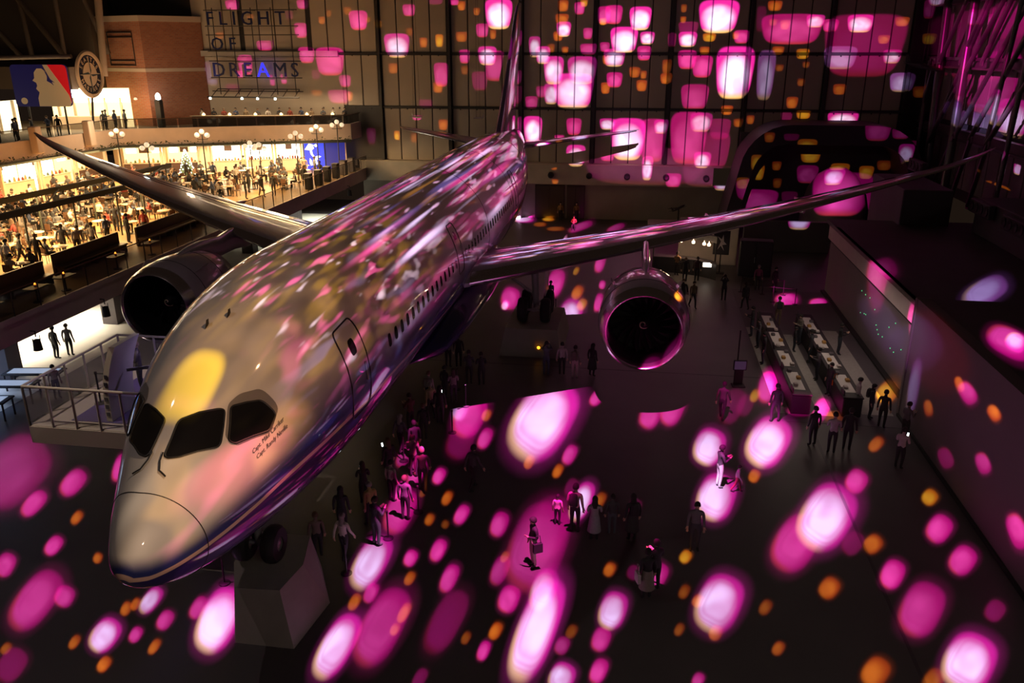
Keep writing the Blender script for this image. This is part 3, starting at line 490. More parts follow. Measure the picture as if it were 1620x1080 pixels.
# ------------------------------------------------------------------ mesh helpers
_BENCH = bpy.data.scenes.new('workbench')
def bake_mesh(o):
    """mesh of an object with its modifiers applied, worked out on an empty bench so that the hall is not evaluated again"""
    _BENCH.collection.objects.link(o); vl = _BENCH.view_layers[0]; vl.update(); dg = vl.depsgraph
    me = bpy.data.meshes.new_from_object(o.evaluated_get(dg)); _BENCH.collection.objects.unlink(o); return me
class MB:
    def __init__(s): s.v = []; s.f = []; s.mi = []
    def add(s, vs, fs, mi=0):
        k = len(s.v); s.v += [tuple(map(float, p)) for p in vs]; s.f += [tuple(i + k for i in f) for f in fs]; s.mi += [mi] * len(fs); return s
    def box(s, x0, y0, z0, x1, y1, z1, mi=0):
        return s.add([(x0, y0, z0), (x1, y0, z0), (x1, y1, z0), (x0, y1, z0), (x0, y0, z1), (x1, y0, z1), (x1, y1, z1), (x0, y1, z1)],
                     [(3, 2, 1, 0), (4, 5, 6, 7), (0, 1, 5, 4), (1, 2, 6, 5), (2, 3, 7, 6), (3, 0, 4, 7)], mi)
    def bbox(s, c, size, bev=.02, mi=0):
        """box with chamfered vertical and horizontal edges"""
        x, y, z = size[0] / 2, size[1] / 2, size[2] / 2; b = min(bev, x * .8, y * .8, z * .8)
        rings = []
        for (dz, ins) in ((-z, b), (-z + b, 0), (z - b, 0), (z, b)):
            X, Y = x - ins, y - ins; q = b
            rings.append([(c[0] + px, c[1] + py, c[2] + dz) for px, py in ((-X + q, -Y), (X - q, -Y), (X, -Y + q), (X, Y - q), (X - q, Y), (-X + q, Y), (-X, Y - q), (-X, -Y + q))])
        return s.loft(rings, True, True, mi)
    def loft(s, rings, cap0=True, cap1=True, mi=0, closed=True):
        n = len(rings[0]); vs = [p for r in rings for p in r]; fs = []
        for i in range(len(rings) - 1):
            for j in range(n if closed else n - 1):
                k = (j + 1) % n; fs.append((i * n + j, i * n + k, (i + 1) * n + k, (i + 1) * n + j))
        if cap0: fs.append(tuple(range(n))[::-1])
        if cap1: fs.append(tuple((len(rings) - 1) * n + j for j in range(n)))
        return s.add(vs, fs, mi)
    def tube(s, pts, r, seg=8, mi=0, cap=True):
        pts = [Vector(p) for p in pts]; rings = []; up = Vector((0, 0, 1)); prev = None
        for i, p in enumerate(pts):
            t = (pts[min(i + 1, len(pts) - 1)] - pts[max(i - 1, 0)]).normalized()
            a = t.cross(up if abs(t.dot(up)) < .95 else Vector((1, 0, 0))).normalized() if prev is None else (prev - t * prev.dot(t)).normalized()
            prev = a; b = t.cross(a); rr = r[i] if isinstance(r, (list, tuple)) else r
            rings.append([tuple(p + (a * math.cos(2 * PI * j / seg) + b * math.sin(2 * PI * j / seg)) * rr) for j in range(seg)])
        return s.loft(rings, cap, cap, mi)
    def lathe(s, prof, c=(0, 0, 0), axis='z', seg=24, mi=0, cap0=False, cap1=False):
        rings = []
        for (r, h) in prof:
            ring = []
            for j in range(seg):
                a = 2 * PI * j / seg; x, y = r * math.cos(a), r * math.sin(a)
                p = (x, y, h) if axis == 'z' else ((x, h, y) if axis == 'y' else (h, x, y))
                ring.append((p[0] + c[0], p[1] + c[1], p[2] + c[2]))
            rings.append(ring)
        return s.loft(rings, cap0, cap1, mi)
    def prism(s, poly, z0, z1, mi=0):
        return s.loft([[(x, y, z0) for x, y in poly], [(x, y, z1) for x, y in poly]], True, True, mi)
    def xf(s, M):
        M = Matrix(M); s.v = [tuple(M @ Vector(p)) for p in s.v]; return s
    def mesh(s, name, mats, smooth=False):
        me = bpy.data.meshes.new(name); me.from_pydata(s.v, [], s.f)
        for m in (mats if isinstance(mats, (list, tuple)) else [mats]): me.materials.append(m)
        me.polygons.foreach_set('material_index', s.mi)
        if smooth:
            me.polygons.foreach_set('use_smooth', [True] * len(me.polygons)); 
        bm = bmesh.new(); bm.from_mesh(me); bmesh.ops.recalc_face_normals(bm, faces=bm.faces); bm.to_mesh(me); bm.free()
        if smooth: me.set_sharp_from_angle(angle=math.radians(38))
        me.update(); return me
    def build(s, name, mats, parent=None, smooth=False, loc=None):
        return link(name, s.mesh(name, mats, smooth), parent, loc)
def link(name, me, parent=None, loc=None, rot=None, scale=None):
    o = bpy.data.objects.new(name, me); COL.objects.link(o)
    if parent is not None: o.parent = parent
    if loc is not None: o.location = loc
    if rot is not None: o.rotation_euler = rot
    if scale is not None: o.scale = scale
    return o
def tag(o, label=None, cat=None, group=None, kind=None):
    if label: o['label'] = label
    if cat: o['category'] = cat
    if group: o['group'] = group
    if kind: o['kind'] = kind
    return o
def thing(name, label, cat, loc=(0, 0, 0), rz=0., group=None):
    o = bpy.data.objects.new(name, None); COL.objects.link(o); o.location = loc; o.rotation_euler = (0, 0, rz); o.empty_display_size = .2
    return tag(o, label, cat, group)
def struct(o, label=None): 
    o['kind'] = 'structure'
    if label: o['label'] = label
    return o
def copy_tree(o, parent=None, loc=None, rz=None):
    c = o.copy(); COL.objects.link(c)
    if parent is not None: c.parent = parent
    if loc is not None: c.location = loc
    if rz is not None: c.rotation_euler = (0, 0, rz)
    for ch in list(o.children): copy_tree(ch, c)
    return c
def rot_z(a): return Matrix.Rotation(a, 4, 'Z')

# ------------------------------------------------------------------ the hall
m_floor = mat('polished_dark_floor', (.092, .084, .084), .45, noise=.12, nscale=.35, spec=.35)
_nt = m_floor.node_tree
m_wall = mat('grey_metal_wall', (.50, .42, .33), .55, noise=.10, nscale=.25)
m_rib = mat('dark_wall_steel', (.035, .03, .028), .5)
m_conc = mat('pale_concrete', (.46, .41, .35), .7, noise=.1, nscale=.8)
m_black = mat('matt_black', (.012, .011, .012), .6)
m_dark = mat('dark_grey_paint', (.05, .045, .048), .55)
m_dkbrown = mat('dark_brown_door', (.045, .032, .026), .5)
m_carpet = mat('light_grey_carpet', (.36, .33, .31), .85, noise=.08, nscale=6)
m_stage = mat('charcoal_board', (.10, .085, .095), .6, noise=.1, nscale=.5)

fl = struct(MB().box(-62, -22, -.4, 36, 70, 0).build('floor', m_floor))
# floor joint channels with metal covers
m_joint = mat('floor_joint', (.05, .045, .05), .5)
for i, x in enumerate((17.6,)):
    MB().box(x - .05, -15, .0, x + .05, 21, .006).build('joint_strip', m_joint, fl)
for y in (25.3,):
    MB().box(-14, y - .05, 0, 16.2, y + .05, .006).build('joint_strip', m_joint, fl)
MB().box(16.4, 20.4, 0, 22.0, 41, .012).build('carpet', m_stage, fl)
MB().box(16.4, 21.2, .012, 16.95, 33, .02).build('carpet', m_carpet, fl)
MB().box(18.15, 21.2, .012, 18.75, 32, .02).build('carpet', m_carpet, fl)
MB().box(20.0, 21.6, .012, 21.3, 33, .02).build('carpet', m_carpet, fl)

YB = 63.5
wb = struct(MB().box(-47, YB, 5.0, 34.6, YB + .5, 24).build('wall_back', m_rib))
# cladding panels: bays of 6.5 m, four panels a bay, three storeys
COLX = [-13.8 + 6.5 * k for k in range(-3, 8)]
levels = [(5.05, 9.75), (9.98, 14.38), (14.62, 19.2), (19.3, 23.6)]
pm = {}
for bx in COLX[:-1]:
    for q in range(4):
        x0 = bx + .22 + q * 1.53; w_ = 1.44
        if x0 < -32 or x0 + w_ > 34.4: continue
        for li, (z0, z1) in enumerate(levels):
            if x0 < -15 and z0 < 9: continue
            if li not in pm:
                pm[li] = MB().bbox((0, 0, 0), (w_, .10, z1 - z0), .03).mesh('panel', m_wall)
            link('panel', pm[li], wb, (x0 + w_ / 2, YB - .05 - RND.random() * .02, (z0 + z1) / 2))
for bx in COLX[1:]:
    if bx > -15: MB().box(bx - .12, YB - .45, 5.0, bx + .12, YB, 23.8).build('column', m_rib, wb)
for z in (9.86, 14.5, 19.25):
    x0 = -16 if z < 10 else -32
    MB().box(x0, YB - .30, z - .09, 34, YB - .02, z + .09).build('girt', m_rib, wb)
    for bx in COLX[2:-1]:
        for q in range(4):
            MB().box(bx + .9 + q * 1.53, YB - .36, z - .2, bx + 1.0 + q * 1.53, YB - .28, z - .04).build('bracket', m_rib, wb)
# lower band: plastered beam with air nozzles, recess with dark doors below
lb = struct(MB().box(-16, YB - .9, 3.25, 16.5, YB, 5.05).build('trim_1', m_conc))
MB().box(-16, YB - 1.0, 5.0, 34, YB + .1, 5.12).build('ledge', m_wall, lb)
struct(MB().box(-16, YB - .1, 0, 34, YB + .4, 3.3).build('wall_rear_base', mat('warm_grey_plaster', (.30, .26, .23), .7, noise=.08, nscale=.6)))
for n, (x0, x1) in enumerate(((.55, 3.3), (3.5, 5.15))):
    d = struct(MB().bbox(((x0 + x1) / 2, YB - .16, 1.55), (x1 - x0, .1, 3.1), .02).build('door_%d' % (n + 1), m_dkbrown))
    for k in range(2):
        xx = x0 + (x1 - x0) * (.25 + .5 * k)
        MB().bbox((xx, YB - .22, 1.5), ((x1 - x0) * .46, .04, 2.95), .015).build('door_leaf', m_dkbrown, d)
        MB().bbox(((x0 + x1) / 2 + (-.09 if k == 0 else .09), YB - .27, 1.1), (.03, .06, .3), .01).build('door_handle', m_rib, d)
MB().bbox((-1.5, YB - .7, 1.6), (1.6, 1.2, 3.2), .04).build('wall_return', m_conc); bpy.data.objects['wall_return']['kind'] = 'structure'
for k, x in enumerate((2.08, 5.55, 8.95, 12.4, 15.9)):
    t = thing('air_nozzle', ['round air nozzle in the concrete beam just beside the tail', 'round air nozzle in the concrete beam, second from the tail', 'middle round air nozzle in the long concrete beam',
              'round air nozzle in the concrete beam, second from the arch', 'round air nozzle in the concrete beam nearest the dark arch'][k], 'air nozzle', (x, YB - .9, 4.1), 0, 'air nozzles in the back beam')
    MB().lathe([(.24, .0), (.30, -.04), (.36, -.03), (.36, .02)], axis='y', seg=20).build('flange', m_conc, t, True)
    MB().lathe([(.27, .05), (.27, -.38), (.22, -.40), (.20, -.1), (.0, -.08)], axis='y', seg=20).build('barrel', m_dark, t, True)


# ------------------------------------------------------------------ the airliner (nose at y = 0, tail towards the back wall, port side = +x)
m_blackp = mat('black_rubber_seal', (.012, .012, .013), .5)
m_glassd = mat('dark_cockpit_glass', (.010, .010, .012), .06, spec=.8, coat=.6)
m_chrome = mat('polished_lip_metal', (.62, .56, .58), .22, metal=.95)
m_grey = mat('aircraft_grey_paint', (.40, .37, .40), .35, metal=.1, coat=.7, noise=.05, nscale=1.5)
m_nac = mat('nacelle_pearl_paint', (.42, .36, .42), .28, metal=.2, coat=.9)
m_dkmet = mat('dark_engine_metal', (.035, .033, .036), .4, metal=.6)
m_tyre = mat('tyre_rubber', (.02, .019, .019), .8)
m_hub = mat('wheel_hub_metal', (.35, .33, .33), .4, metal=.6)
m_strut = mat('gear_strut_paint', (.30, .29, .29), .4, metal=.3)
m_trimw = mat('eyebrow_grey', (.20, .18, .17), .6)

# livery: white body fading to blue above a pale cheat line, deep blue belly
def livery():
    m = bpy.data.materials.new('airliner_livery'); m.use_nodes = True; nt = m.node_tree; b = nt.nodes['Principled BSDF']
    tc = nt.nodes.new('ShaderNodeTexCoord'); sp = nt.nodes.new('ShaderNodeSeparateXYZ'); nt.links.new(tc.outputs['Object'], sp.inputs[0])
    Y, Z = sp.outputs[1], sp.outputs[2]
    def curve(pts, lo, hi, ymax):
        fc = nt.nodes.new('ShaderNodeFloatCurve'); c = fc.mapping.curves[0]
        P = [(y / ymax, (v - lo) / (hi - lo)) for y, v in pts]
        c.points[0].location = P[0]; c.points[1].location = P[-1]
        for p in P[1:-1]: c.points.new(*p)
        for p in c.points: p.handle_type = 'AUTO'
        fc.mapping.update()
        nt.links.new(_math(nt, 'DIVIDE', Y, ymax), fc.inputs['Value'])
        return _math(nt, 'MULTIPLY_ADD', fc.outputs[0], hi - lo, lo)
    line = curve([(0, 4.92), (.2, 4.72), (.65, 4.63), (1.15, 4.66), (1.76, 4.76), (2.73, 5.0), (4.1, 5.36), (5.2, 5.53), (6.4, 5.65), (8.5, 5.67), (12, 5.47), (18, 5.1), (30, 4.8)], 3.5, 6.0, 30.0)
    d = _math(nt, 'SUBTRACT', Z, line)
    fade = _mapr(nt, Y, .5, 7.5, .55, 2.0)
    up = _mapr(nt, _math(nt, 'DIVIDE', d, fade), .14, 1.0)
    white = (.70, .67, .63); blue = (.020, .032, .17); navy = (.018, .014, .11)
    top = _mix(nt, up, blue, white)
    lo = _mix(nt, _mapr(nt, d, -.13, -.12), navy, (.55, .40, .36))
    col = _mix(nt, _mapr(nt, d, -.02, .0), lo, top)
    # the rear half is plain pearl grey above the line
    nt.links.new(col, b.inputs['Base Color'])
    b.inputs['Roughness'].default_value = .5; b.inputs['Specular IOR Level'].default_value = .3; b.inputs['Coat Weight'].default_value = 1.0; b.inputs['Coat Roughness'].default_value = .04
    MATS['airliner_livery'] = m; return m
m_livery = livery()

PLANE = thing('jet_airliner', 'white and blue wide body jet airliner parked in the middle of the hall', 'airplane')
_ys = np.concatenate([np.linspace(0, 1, 26) ** 2 * 3.0 + .004, np.linspace(3.25, 10, 26), np.linspace(11, 36, 24), np.linspace(37, 56, 36)])
NT = 96
_T = np.linspace(0, 2 * PI, NT, endpoint=False)
rings = [[tuple(p) for p in fpt(np.full(NT, y), _T).T] for y in _ys]
MB().loft(rings, True, True).build('fuselage', m_livery, PLANE, True)

def on_body_many(ys, ts, off=.012):
    ys = np.asarray(ys, float); ts = np.asarray(ts, float); e = 1e-3
    a = fpt(ys, ts); n = np.cross((fpt(ys + e, ts) - a).T, (fpt(ys, ts + e) - a).T); n /= np.linalg.norm(n, axis=1)[:, None]
    c = np.stack([np.zeros_like(ys), ys, section(ys)[3] + RAISE], 1)
    n *= np.where(((a.T - c) * n).sum(1) < 0, -1., 1.)[:, None]
    return a.T + n * off
def on_body(y, t, off=.012): return on_body_many([y], [t], off)[0]
def smooth_poly(poly, r=.12, k=4):
    out = []; n = len(poly)
    for i in range(n):
        p0, p1, p2 = (np.array(poly[j % n], float) for j in (i - 1, i, i + 1))
        a = p1 + (p0 - p1) * min(.45, r / max(1e-6, np.linalg.norm(p0 - p1))); b = p1 + (p2 - p1) * min(.45, r / max(1e-6, np.linalg.norm(p2 - p1)))
        for q in range(k + 1):
            t = q / k; out.append(tuple((1 - t) ** 2 * a + 2 * t * (1 - t) * p1 + t * t * b))
    return out
def patch(poly, off, step=.12, thick=0.0):
    """sheet lying on the body over a polygon given in (y, angle)"""
    P = np.array(poly); k = 2.6
    pts = [Vector((p[0], p[1] * k)) for p in poly]
    edges = [(i, (i + 1) % len(poly)) for i in range(len(poly))]
    lo, hi = P.min(0), P.max(0)
    for y in np.arange(lo[0] + step / 2, hi[0], step):
        for t in np.arange(lo[1] + step / k / 2, hi[1], step / k): pts.append(Vector((y, t * k)))
    vs, _, fs, *_r = delaunay_2d_cdt(pts, edges, [list(range(len(poly)))], 1, 1e-4)
    m = MB(); m.add([tuple(p) for p in on_body_many([v.x for v in vs], [v.y / k for v in vs], off)], [tuple(f) for f in fs]); return m
def ribbon(poly, off, w, closed=True):
    P = list(on_body_many([q[0] for q in poly], [q[1] for q in poly], off))
    m = MB(); pts = [Vector(p) for p in P] + ([Vector(P[0])] if closed else [])
    m.tube(pts, w / 2, 6); return m
def dens(poly, closed=True, n=6):
    out = []; N = len(poly)
    for i in range(N if closed else N - 1):
        a, b = np.array(poly[i]), np.array(poly[(i + 1) % N])
        for q in range(n): out.append(tuple(a + (b - a) * q / n))
    if not closed: out.append(tuple(poly[-1]))
    return out
MIR = lambda poly: [(y, PI - t) for y, t in poly][::-1]
WIN_F = [(2.56, 1.47), (3.10, 1.03), (3.10, .985), (2.56, .795), (2.46, .81), (1.90, 1.19), (1.79, 1.36), (1.84, 1.43)]
WIN_S = [(3.24, .955), (3.80, .715), (3.90, .50), (3.55, .435), (2.77, .650), (2.71, .739)]
SUR_S = [(2.70, .80), (3.24, 1.00), (3.55, .955), (3.99, .79), (4.06, .53), (3.58, .40), (2.76, .615)]
SUR_F = [(2.60, 1.52), (3.22, 1.05), (3.24, .97), (2.60, .765), (2.42, .79), (1.84, 1.18), (1.70, 1.37), (1.76, 1.48)]
for side in (0, 1):
    f = (lambda p: p) if side == 0 else MIR
    for nm, win, sur in (('windshield', WIN_F, SUR_F), ('side_window', WIN_S, SUR_S)):
        sp_ = smooth_poly(f(sur), .10); wp = smooth_poly(f(win), .07)
        w = patch(wp, .016).build('cockpit_window', m_glassd, PLANE, True)
        ribbon(dens(wp, True, 2), .014, .045).build('seal', m_blackp, w, True)
        if nm == 'side_window': patch(sp_, .006).build('window_surround', m_trimw, PLANE, True)
# centre post wipers
for s in (-1, 1):
    pts = [(1.88, PI / 2 - s * .10), (1.70, PI / 2 - s * .12), (1.52, PI / 2 - s * .20), (1.46, PI / 2 - s * .36)]
    ribbon(dens(pts, False, 4), .03, .035, False).build('wiper', m_blackp, PLANE, True)
# radome seam, panel seams around the body
seam = [(1.05 + .75 * ((1 - math.sin(t)) / 2) ** .8, t) for t in np.linspace(0, 2 * PI, 72, endpoint=False)]
ribbon(seam, .0, .022).build('radome_seam', m_blackp, PLANE, True)
for y in (26.2, 34.0, 42.5):
    ribbon([(y, t) for t in np.linspace(0, 2 * PI, 64, endpoint=False)], .0, .03).build('body_seam', m_blackp, PLANE, True)
# doors: outline groove, handle, porthole
def cabin_door(y0, y1, t0, t1, side=1):
    base = [(y0, t0), (y1, t0), (y1, t1), (y0, t1)]
    f = (lambda p: p) if side == 1 else MIR
    pl = dens(smooth_poly(f(base), .17, 5), True, 3)
    d = ribbon(dens(pl, True, 1), .002, .05).build('door', m_blackp, PLANE, True)
    ym = (y0 + y1) / 2
    ribbon(f([(ym + .35, t0 + .32 * (t1 - t0)), (ym + .35, t0 + .52 * (t1 - t0))]), .03, .06, False).build('door_handle', m_hub, d, True)
    patch(smooth_poly(f([(ym - .16, t0 + .66 * (t1 - t0)), (ym + .16, t0 + .66 * (t1 - t0)), (ym + .16, t0 + .83 * (t1 - t0)), (ym - .16, t0 + .83 * (t1 - t0))]), .1), .01).build('porthole', m_glassd, d, True)
cabin_door(6.62, 7.78, -.25, .62)
cabin_door(19.2, 20.2, -.05, .62); cabin_door(35.0, 36.0, -.05, .62)
cabin_door(19.2, 20.2, -.05, .62, -1)
# cabin windows, a row each side
for side in (1, -1):
    base = None
    for k in range(46):
        y = 9.55 + k * .66
        if 18.8 < y < 20.6 or 34.6 < y < 36.4: continue
        t0, t1 = .075, .20
        if y < 10.2 or y > 35.9 or base is None:
            f = (lambda p: p) if side == 1 else MIR
            yy = y if (y < 10.2 or y > 35.9) else 12.0
            pl = smooth_poly(f([(yy - .135, t0), (yy + .135, t0), (yy + .135, t1), (yy - .135, t1)]), .09, 3)
            me = patch(pl, .012, .3).mesh('cabin_window', m_glassd, True)
            if yy == y: link('cabin_window', me, PLANE); continue
            base = me
        link('cabin_window', base, PLANE, (0, y - 12.0, 0))
# pilots' names under the port side window
def text_mesh(name, body, size, ext=.0, align='LEFT', spacing=1.0, shear=0.):
    cu = bpy.data.curves.new(name, 'FONT'); cu.body = body; cu.size = size; cu.extrude = ext; cu.align_x = align; cu.resolution_u = 2; cu.space_character = spacing; cu.shear = shear
    o = bpy.data.objects.new(name, cu); me = bake_mesh(o); me.name = name
    bpy.data.objects.remove(o); bpy.data.curves.remove(cu); return me
m_ink = mat('dark_lettering', (.03, .025, .04), .6)
def body_text(body, size, y0, t0, dydx, name='lettering'):
    me = text_mesh(name, body, size, 0, shear=.25)
    Q = on_body_many([y0 + v.co.x for v in me.vertices], [t0 + v.co.y / 1.9 for v in me.vertices], .012)
    for v, p in zip(me.vertices, Q): v.co = Vector(p)
    me.materials.clear(); me.materials.append(m_ink); return link(name, me, PLANE)
body_text('Capt. Mike Carriker', .125, 2.98, .385, 0); body_text('Capt. Randy Neville', .125, 3.02, .30, 0)
# small blade aerials on the cabin roof
for y, x in ((4.9, -.25), (5.3, .15), (29.5, 0), (31.5, .3)):
    t = PI / 2 - x * .4; p = on_body(y, t, 0)
    MB().loft([[(p[0] + dx * (1 - .5 * k), p[1] + dy * (1 - .45 * k) + .06 * k, p[2] - .05 + .21 * k) for dx, dy in ((0, -.10), (.018, 0), (0, .11), (-.018, 0))] for k in (0, 1)]).build('aerial', m_blackp, PLANE)

# ---- wings
LE = [(0, 19.2), (2.9, 21.2), (8, 24.5), (11.6, 26.6), (16, 29.3), (21, 32.4), (25.2, 34.9), (27.2, 36.0), (28.6, 36.75), (29.5, 37.4)]
TEW = [(0, 29.6), (2.9, 30.0), (6.3, 31.3), (8.7, 32.2), (12, 33.2), (16, 34.3), (21, 35.7), (25.2, 36.9), (27.2, 37.35), (28.6, 37.55), (29.5, 37.65)]
def wz(X):
    s = (X - 3) / 26.4; return RAISE + 3.7 + 4.24 * (.55 * s + .45 * s * s) + max(0, X - 26.2) ** 2 * .035
def interp(T, x): return float(np.interp(x, [a for a, _ in T], [b for _, b in T]))
def airfoil(n=14):
    up = [(x, 5 * (.2969 * math.sqrt(x) - .126 * x - .3516 * x * x + .2843 * x ** 3 - .1036 * x ** 4)) for x in [(1 - math.cos(PI * i / n)) / 2 for i in range(n + 1)]]
    return [(x, z) for x, z in up[::-1]] + [(x, -.75 * z) for x, z in up[1:-1]]
AF = airfoil()
def wing_ring(sx, X, y0, y1, z, thick, twist=0.):
    c = y1 - y0; return [(sx * X, y0 + a * c, z + b * c * thick + (0.5 - a) * c * twist) for a, b in AF]
XS = [1.5, 2.9, 4, 5.5, 7, 8.5, 10, 11.6, 13.5, 16, 18.5, 21, 23, 25.2, 26.2, 27.2, 28, 28.6, 29.1, 29.5]
for sx in (1, -1):
    w = MB().loft([wing_ring(sx, X, interp(LE, X), interp(TEW, X), wz(X), .13 - .04 * X / 30, .05) for X in XS]).build('wing', m_grey, PLANE, True)
    # bright leading edge skin
    m = MB(); rr = []
    for X in XS[1:-1]:
        y0, y1 = interp(LE, X), interp(TEW, X); c = y1 - y0; th = .13 - .04 * X / 30; ring = []
        for (a, b) in [(.07, 1), (.03, 1), (.008, 1), (0, 0), (.008, -1), (.03, -1), (.06, -1)]:
            zz = 5 * (.2969 * math.sqrt(a) - .126 * a - .3516 * a * a + .2843 * a ** 3) * c * th * (1 if b > 0 else .75)
            ring.append((sx * X, y0 + a * c - .025, wz(X) + b * zz + (.5 - a) * c * .05 + b * .012))
        rr.append(ring)
    m.loft(rr, False, False, closed=False).build('leading_edge', m_chrome, w, True)
    # flap and slat seams, flap track fairings
    for fr in (.66, .80):
        pts = [(sx * X, interp(LE, X) + fr * (interp(TEW, X) - interp(LE, X)), wz(X) + (interp(TEW, X) - interp(LE, X)) * ((.13 - .04 * X / 30) * 5 * (.2969 * math.sqrt(fr) - .126 * fr - .3516 * fr ** 2 + .2843 * fr ** 3 - .1036 * fr ** 4) + (.5 - fr) * .05) + .004) for X in np.linspace(4, 24, 14)]
        MB().tube(pts, .022, 5).build('flap_seam', m_blackp, w)
    for X in (6.2, 13.8, 18.8):
        y1 = interp(TEW, X); z = wz(X)
        MB().loft([[(sx * (X + r * math.cos(a) * .6), y1 - 2.6 + d, z - .35 + zz + r * math.sin(a)) for a in np.linspace(0, 2 * PI, 10, endpoint=False)] for d, r, zz in ((0, .02, .1), (.7, .28, 0), (1.8, .36, -.05), (2.8, .25, .02), (3.7, .02, .12))]).build('flap_fairing', m_grey, w, True)
# wing to body fairing
fr = []
for y, r, zz, hw in ((15.5, .05, 2.0, 1.2), (17.5, .75, 2.25, 2.7), (20, 1.05, 2.5, 3.15), (25, 1.15, 2.6, 3.3), (30, 1.1, 2.55, 3.2), (33, .8, 2.35, 2.8), (35.5, .05, 2.05, 1.2)):
    fr.append([(hw * math.cos(a), y, RAISE + zz + r * math.sin(a)) for a in np.linspace(0, 2 * PI, 28, endpoint=False)])
MB().loft(fr).build('belly_fairing', mat('belly_navy_paint', (.013, .010, .075), .25, coat=1), PLANE, True)

# ---- engines
def engine(sx):
    cx, y0, cz = 10.45 * sx, 18.5, 2.92 + RAISE
    e = MB().lathe([(1.62, .18), (1.74, .55), (1.84, 1.2), (1.875, 2.0), (1.83, 3.0), (1.70, 4.0), (1.50, 4.75), (1.44, 4.8), (1.40, 4.7), (1.2, 3.9)], (cx, y0, cz), 'y', 48).build('engine', m_nac, PLANE, True)
    MB().lathe([(1.62, .185), (1.675, .26), (1.70, .42), (1.745, .56), (1.63, .16), (1.57, .04), (1.52, .0), (1.47, .04), (1.44, .14), (1.42, .35)][4:] , (cx, y0, cz), 'y', 48).build('inlet_lip', m_chrome, e, True)
    MB().lathe([(1.745, .57), (1.70, .40), (1.63, .16)], (cx, y0, cz), 'y', 48).build('lip_skin', m_chrome, e, True)
    MB().lathe([(1.42, .35), (1.40, .8), (1.42, 1.5), (1.42, 2.0)], (cx, y0, cz), 'y', 48).build('inlet_duct', m_dkmet, e, True)
    MB().lathe([(1.42, 2.0), (0.0, 2.02)], (cx, y0, cz), 'y', 48).build('duct_back', m_black, e)
    # fan: curved blades, and the spinner with its pale spiral
    bl = None
    for k in range(18):
        if bl is None:
            m = MB(); ring = []
            for r, tw, ch in ((.36, .9, .22), (.7, .7, .30), (1.05, .5, .36), (1.38, .3, .34)):
                ring.append([(r * math.cos(.28 * r) + ch * math.sin(tw) * -math.sin(.28 * r) * q, ch * q * math.cos(tw), r * math.sin(.28 * r) + ch * math.sin(tw) * math.cos(.28 * r) * q) for q in (-.5, 0, .5)])
            m.loft(ring, False, False, closed=False); bl = m.mesh('fan_blade', m_dkmet, True)
        o = link('fan_blade', bl, e, (cx, y0 + 1.65, cz)); o.rotation_euler = (0, 2 * PI * k / 18, 0)
    MB().lathe([(.005, 1.0), (.10, 1.06), (.22, 1.22), (.32, 1.45), (.38, 1.7), (.38, 1.9)], (cx, y0, cz), 'y', 24).build('spinner', m_dkmet, e, True)
    sw = [(cx + r * math.cos(a), y0 + y - .015, cz + r * math.sin(a)) for a, r, y in [(.3 + 5.2 * q / 20, .06 + .16 * q / 20, 1.03 + .20 * q / 20) for q in range(21)]]
    MB().tube(sw, [.012 + .02 * math.sin(PI * q / 20) for q in range(21)], 5).build('spinner_swirl', mat('spinner_white', (.62, .55, .35), .5), e, True)
    # core nozzle and plug
    MB().lathe([(1.05, 4.4), (1.0, 5.0), (.78, 5.9), (.74, 5.9), (.70, 5.0)], (cx, y0, cz), 'y', 32).build('core_nozzle', m_dkmet, e, True)
    MB().lathe([(.5, 5.2), (.42, 6.0), (.2, 6.8), (.02, 7.2)], (cx, y0, cz), 'y', 24).build('exhaust_plug', m_dkmet, e, True)
    # pylon: from nacelle crown to the wing leading edge
    zt = wz(10.45)
    rg = []
    for y, zb, ztop, hw in ((y0 + 2.0, cz + 1.62, cz + 1.80, .04), (y0 + 3.0, cz + 1.5, cz + 1.98, .15), (y0 + 4.4, cz + 1.2, cz + 2.06, .19), (y0 + 6.2, cz + .9, zt + .30, .21), (y0 + 7.6, cz + .9, zt + .42, .20), (y0 + 9.3, zt - .9, zt + .35, .14), (y0 + 10.6, zt - .6, zt - .1, .04)):
        rg.append([(cx + hw * c, y, (zb + ztop) / 2 + (ztop - zb) / 2 * s_) for c, s_ in [(math.copysign(abs(math.cos(a)) ** .6, math.cos(a)), math.copysign(abs(math.sin(a)) ** .8, math.sin(a))) for a in np.linspace(0, 2 * PI, 16, endpoint=False)]])
    MB().loft(rg).build('pylon', m_nac, e, True)
    # nacelle strakes and seams
    for sg in (-1, 1):
        a = PI / 2 + sg * .75; ux, uz = math.cos(a), math.sin(a)
        MB().loft([[(cx + ux * (1.80 + d), y0 + 1.3 + t * 1.1 + (.5 if d > .1 else 0) * (1 - t), cz + uz * (1.80 + d)) for d, t in ((0, 0), (.33 , .45), (.33, 1), (0, 1))], [(cx + ux * (1.80 + d) + uz * .03, y0 + 1.3 + t * 1.1 + (.5 if d > .1 else 0) * (1 - t), cz + uz * (1.80 + d) - ux * .03) for d, t in ((0, 0), (.33, .45), (.33, 1), (0, 1))]]).build('strake', m_nac, e)
    for yy, rr_ in ((1.35, 1.852), (3.2, 1.81)):
        MB().tube([(cx + rr_ * math.cos(a), y0 + yy, cz + rr_ * math.sin(a)) for a in np.linspace(0, 2 * PI, 49)], .012, 5).build('cowl_seam', m_blackp, e)
engine(1); engine(-1)

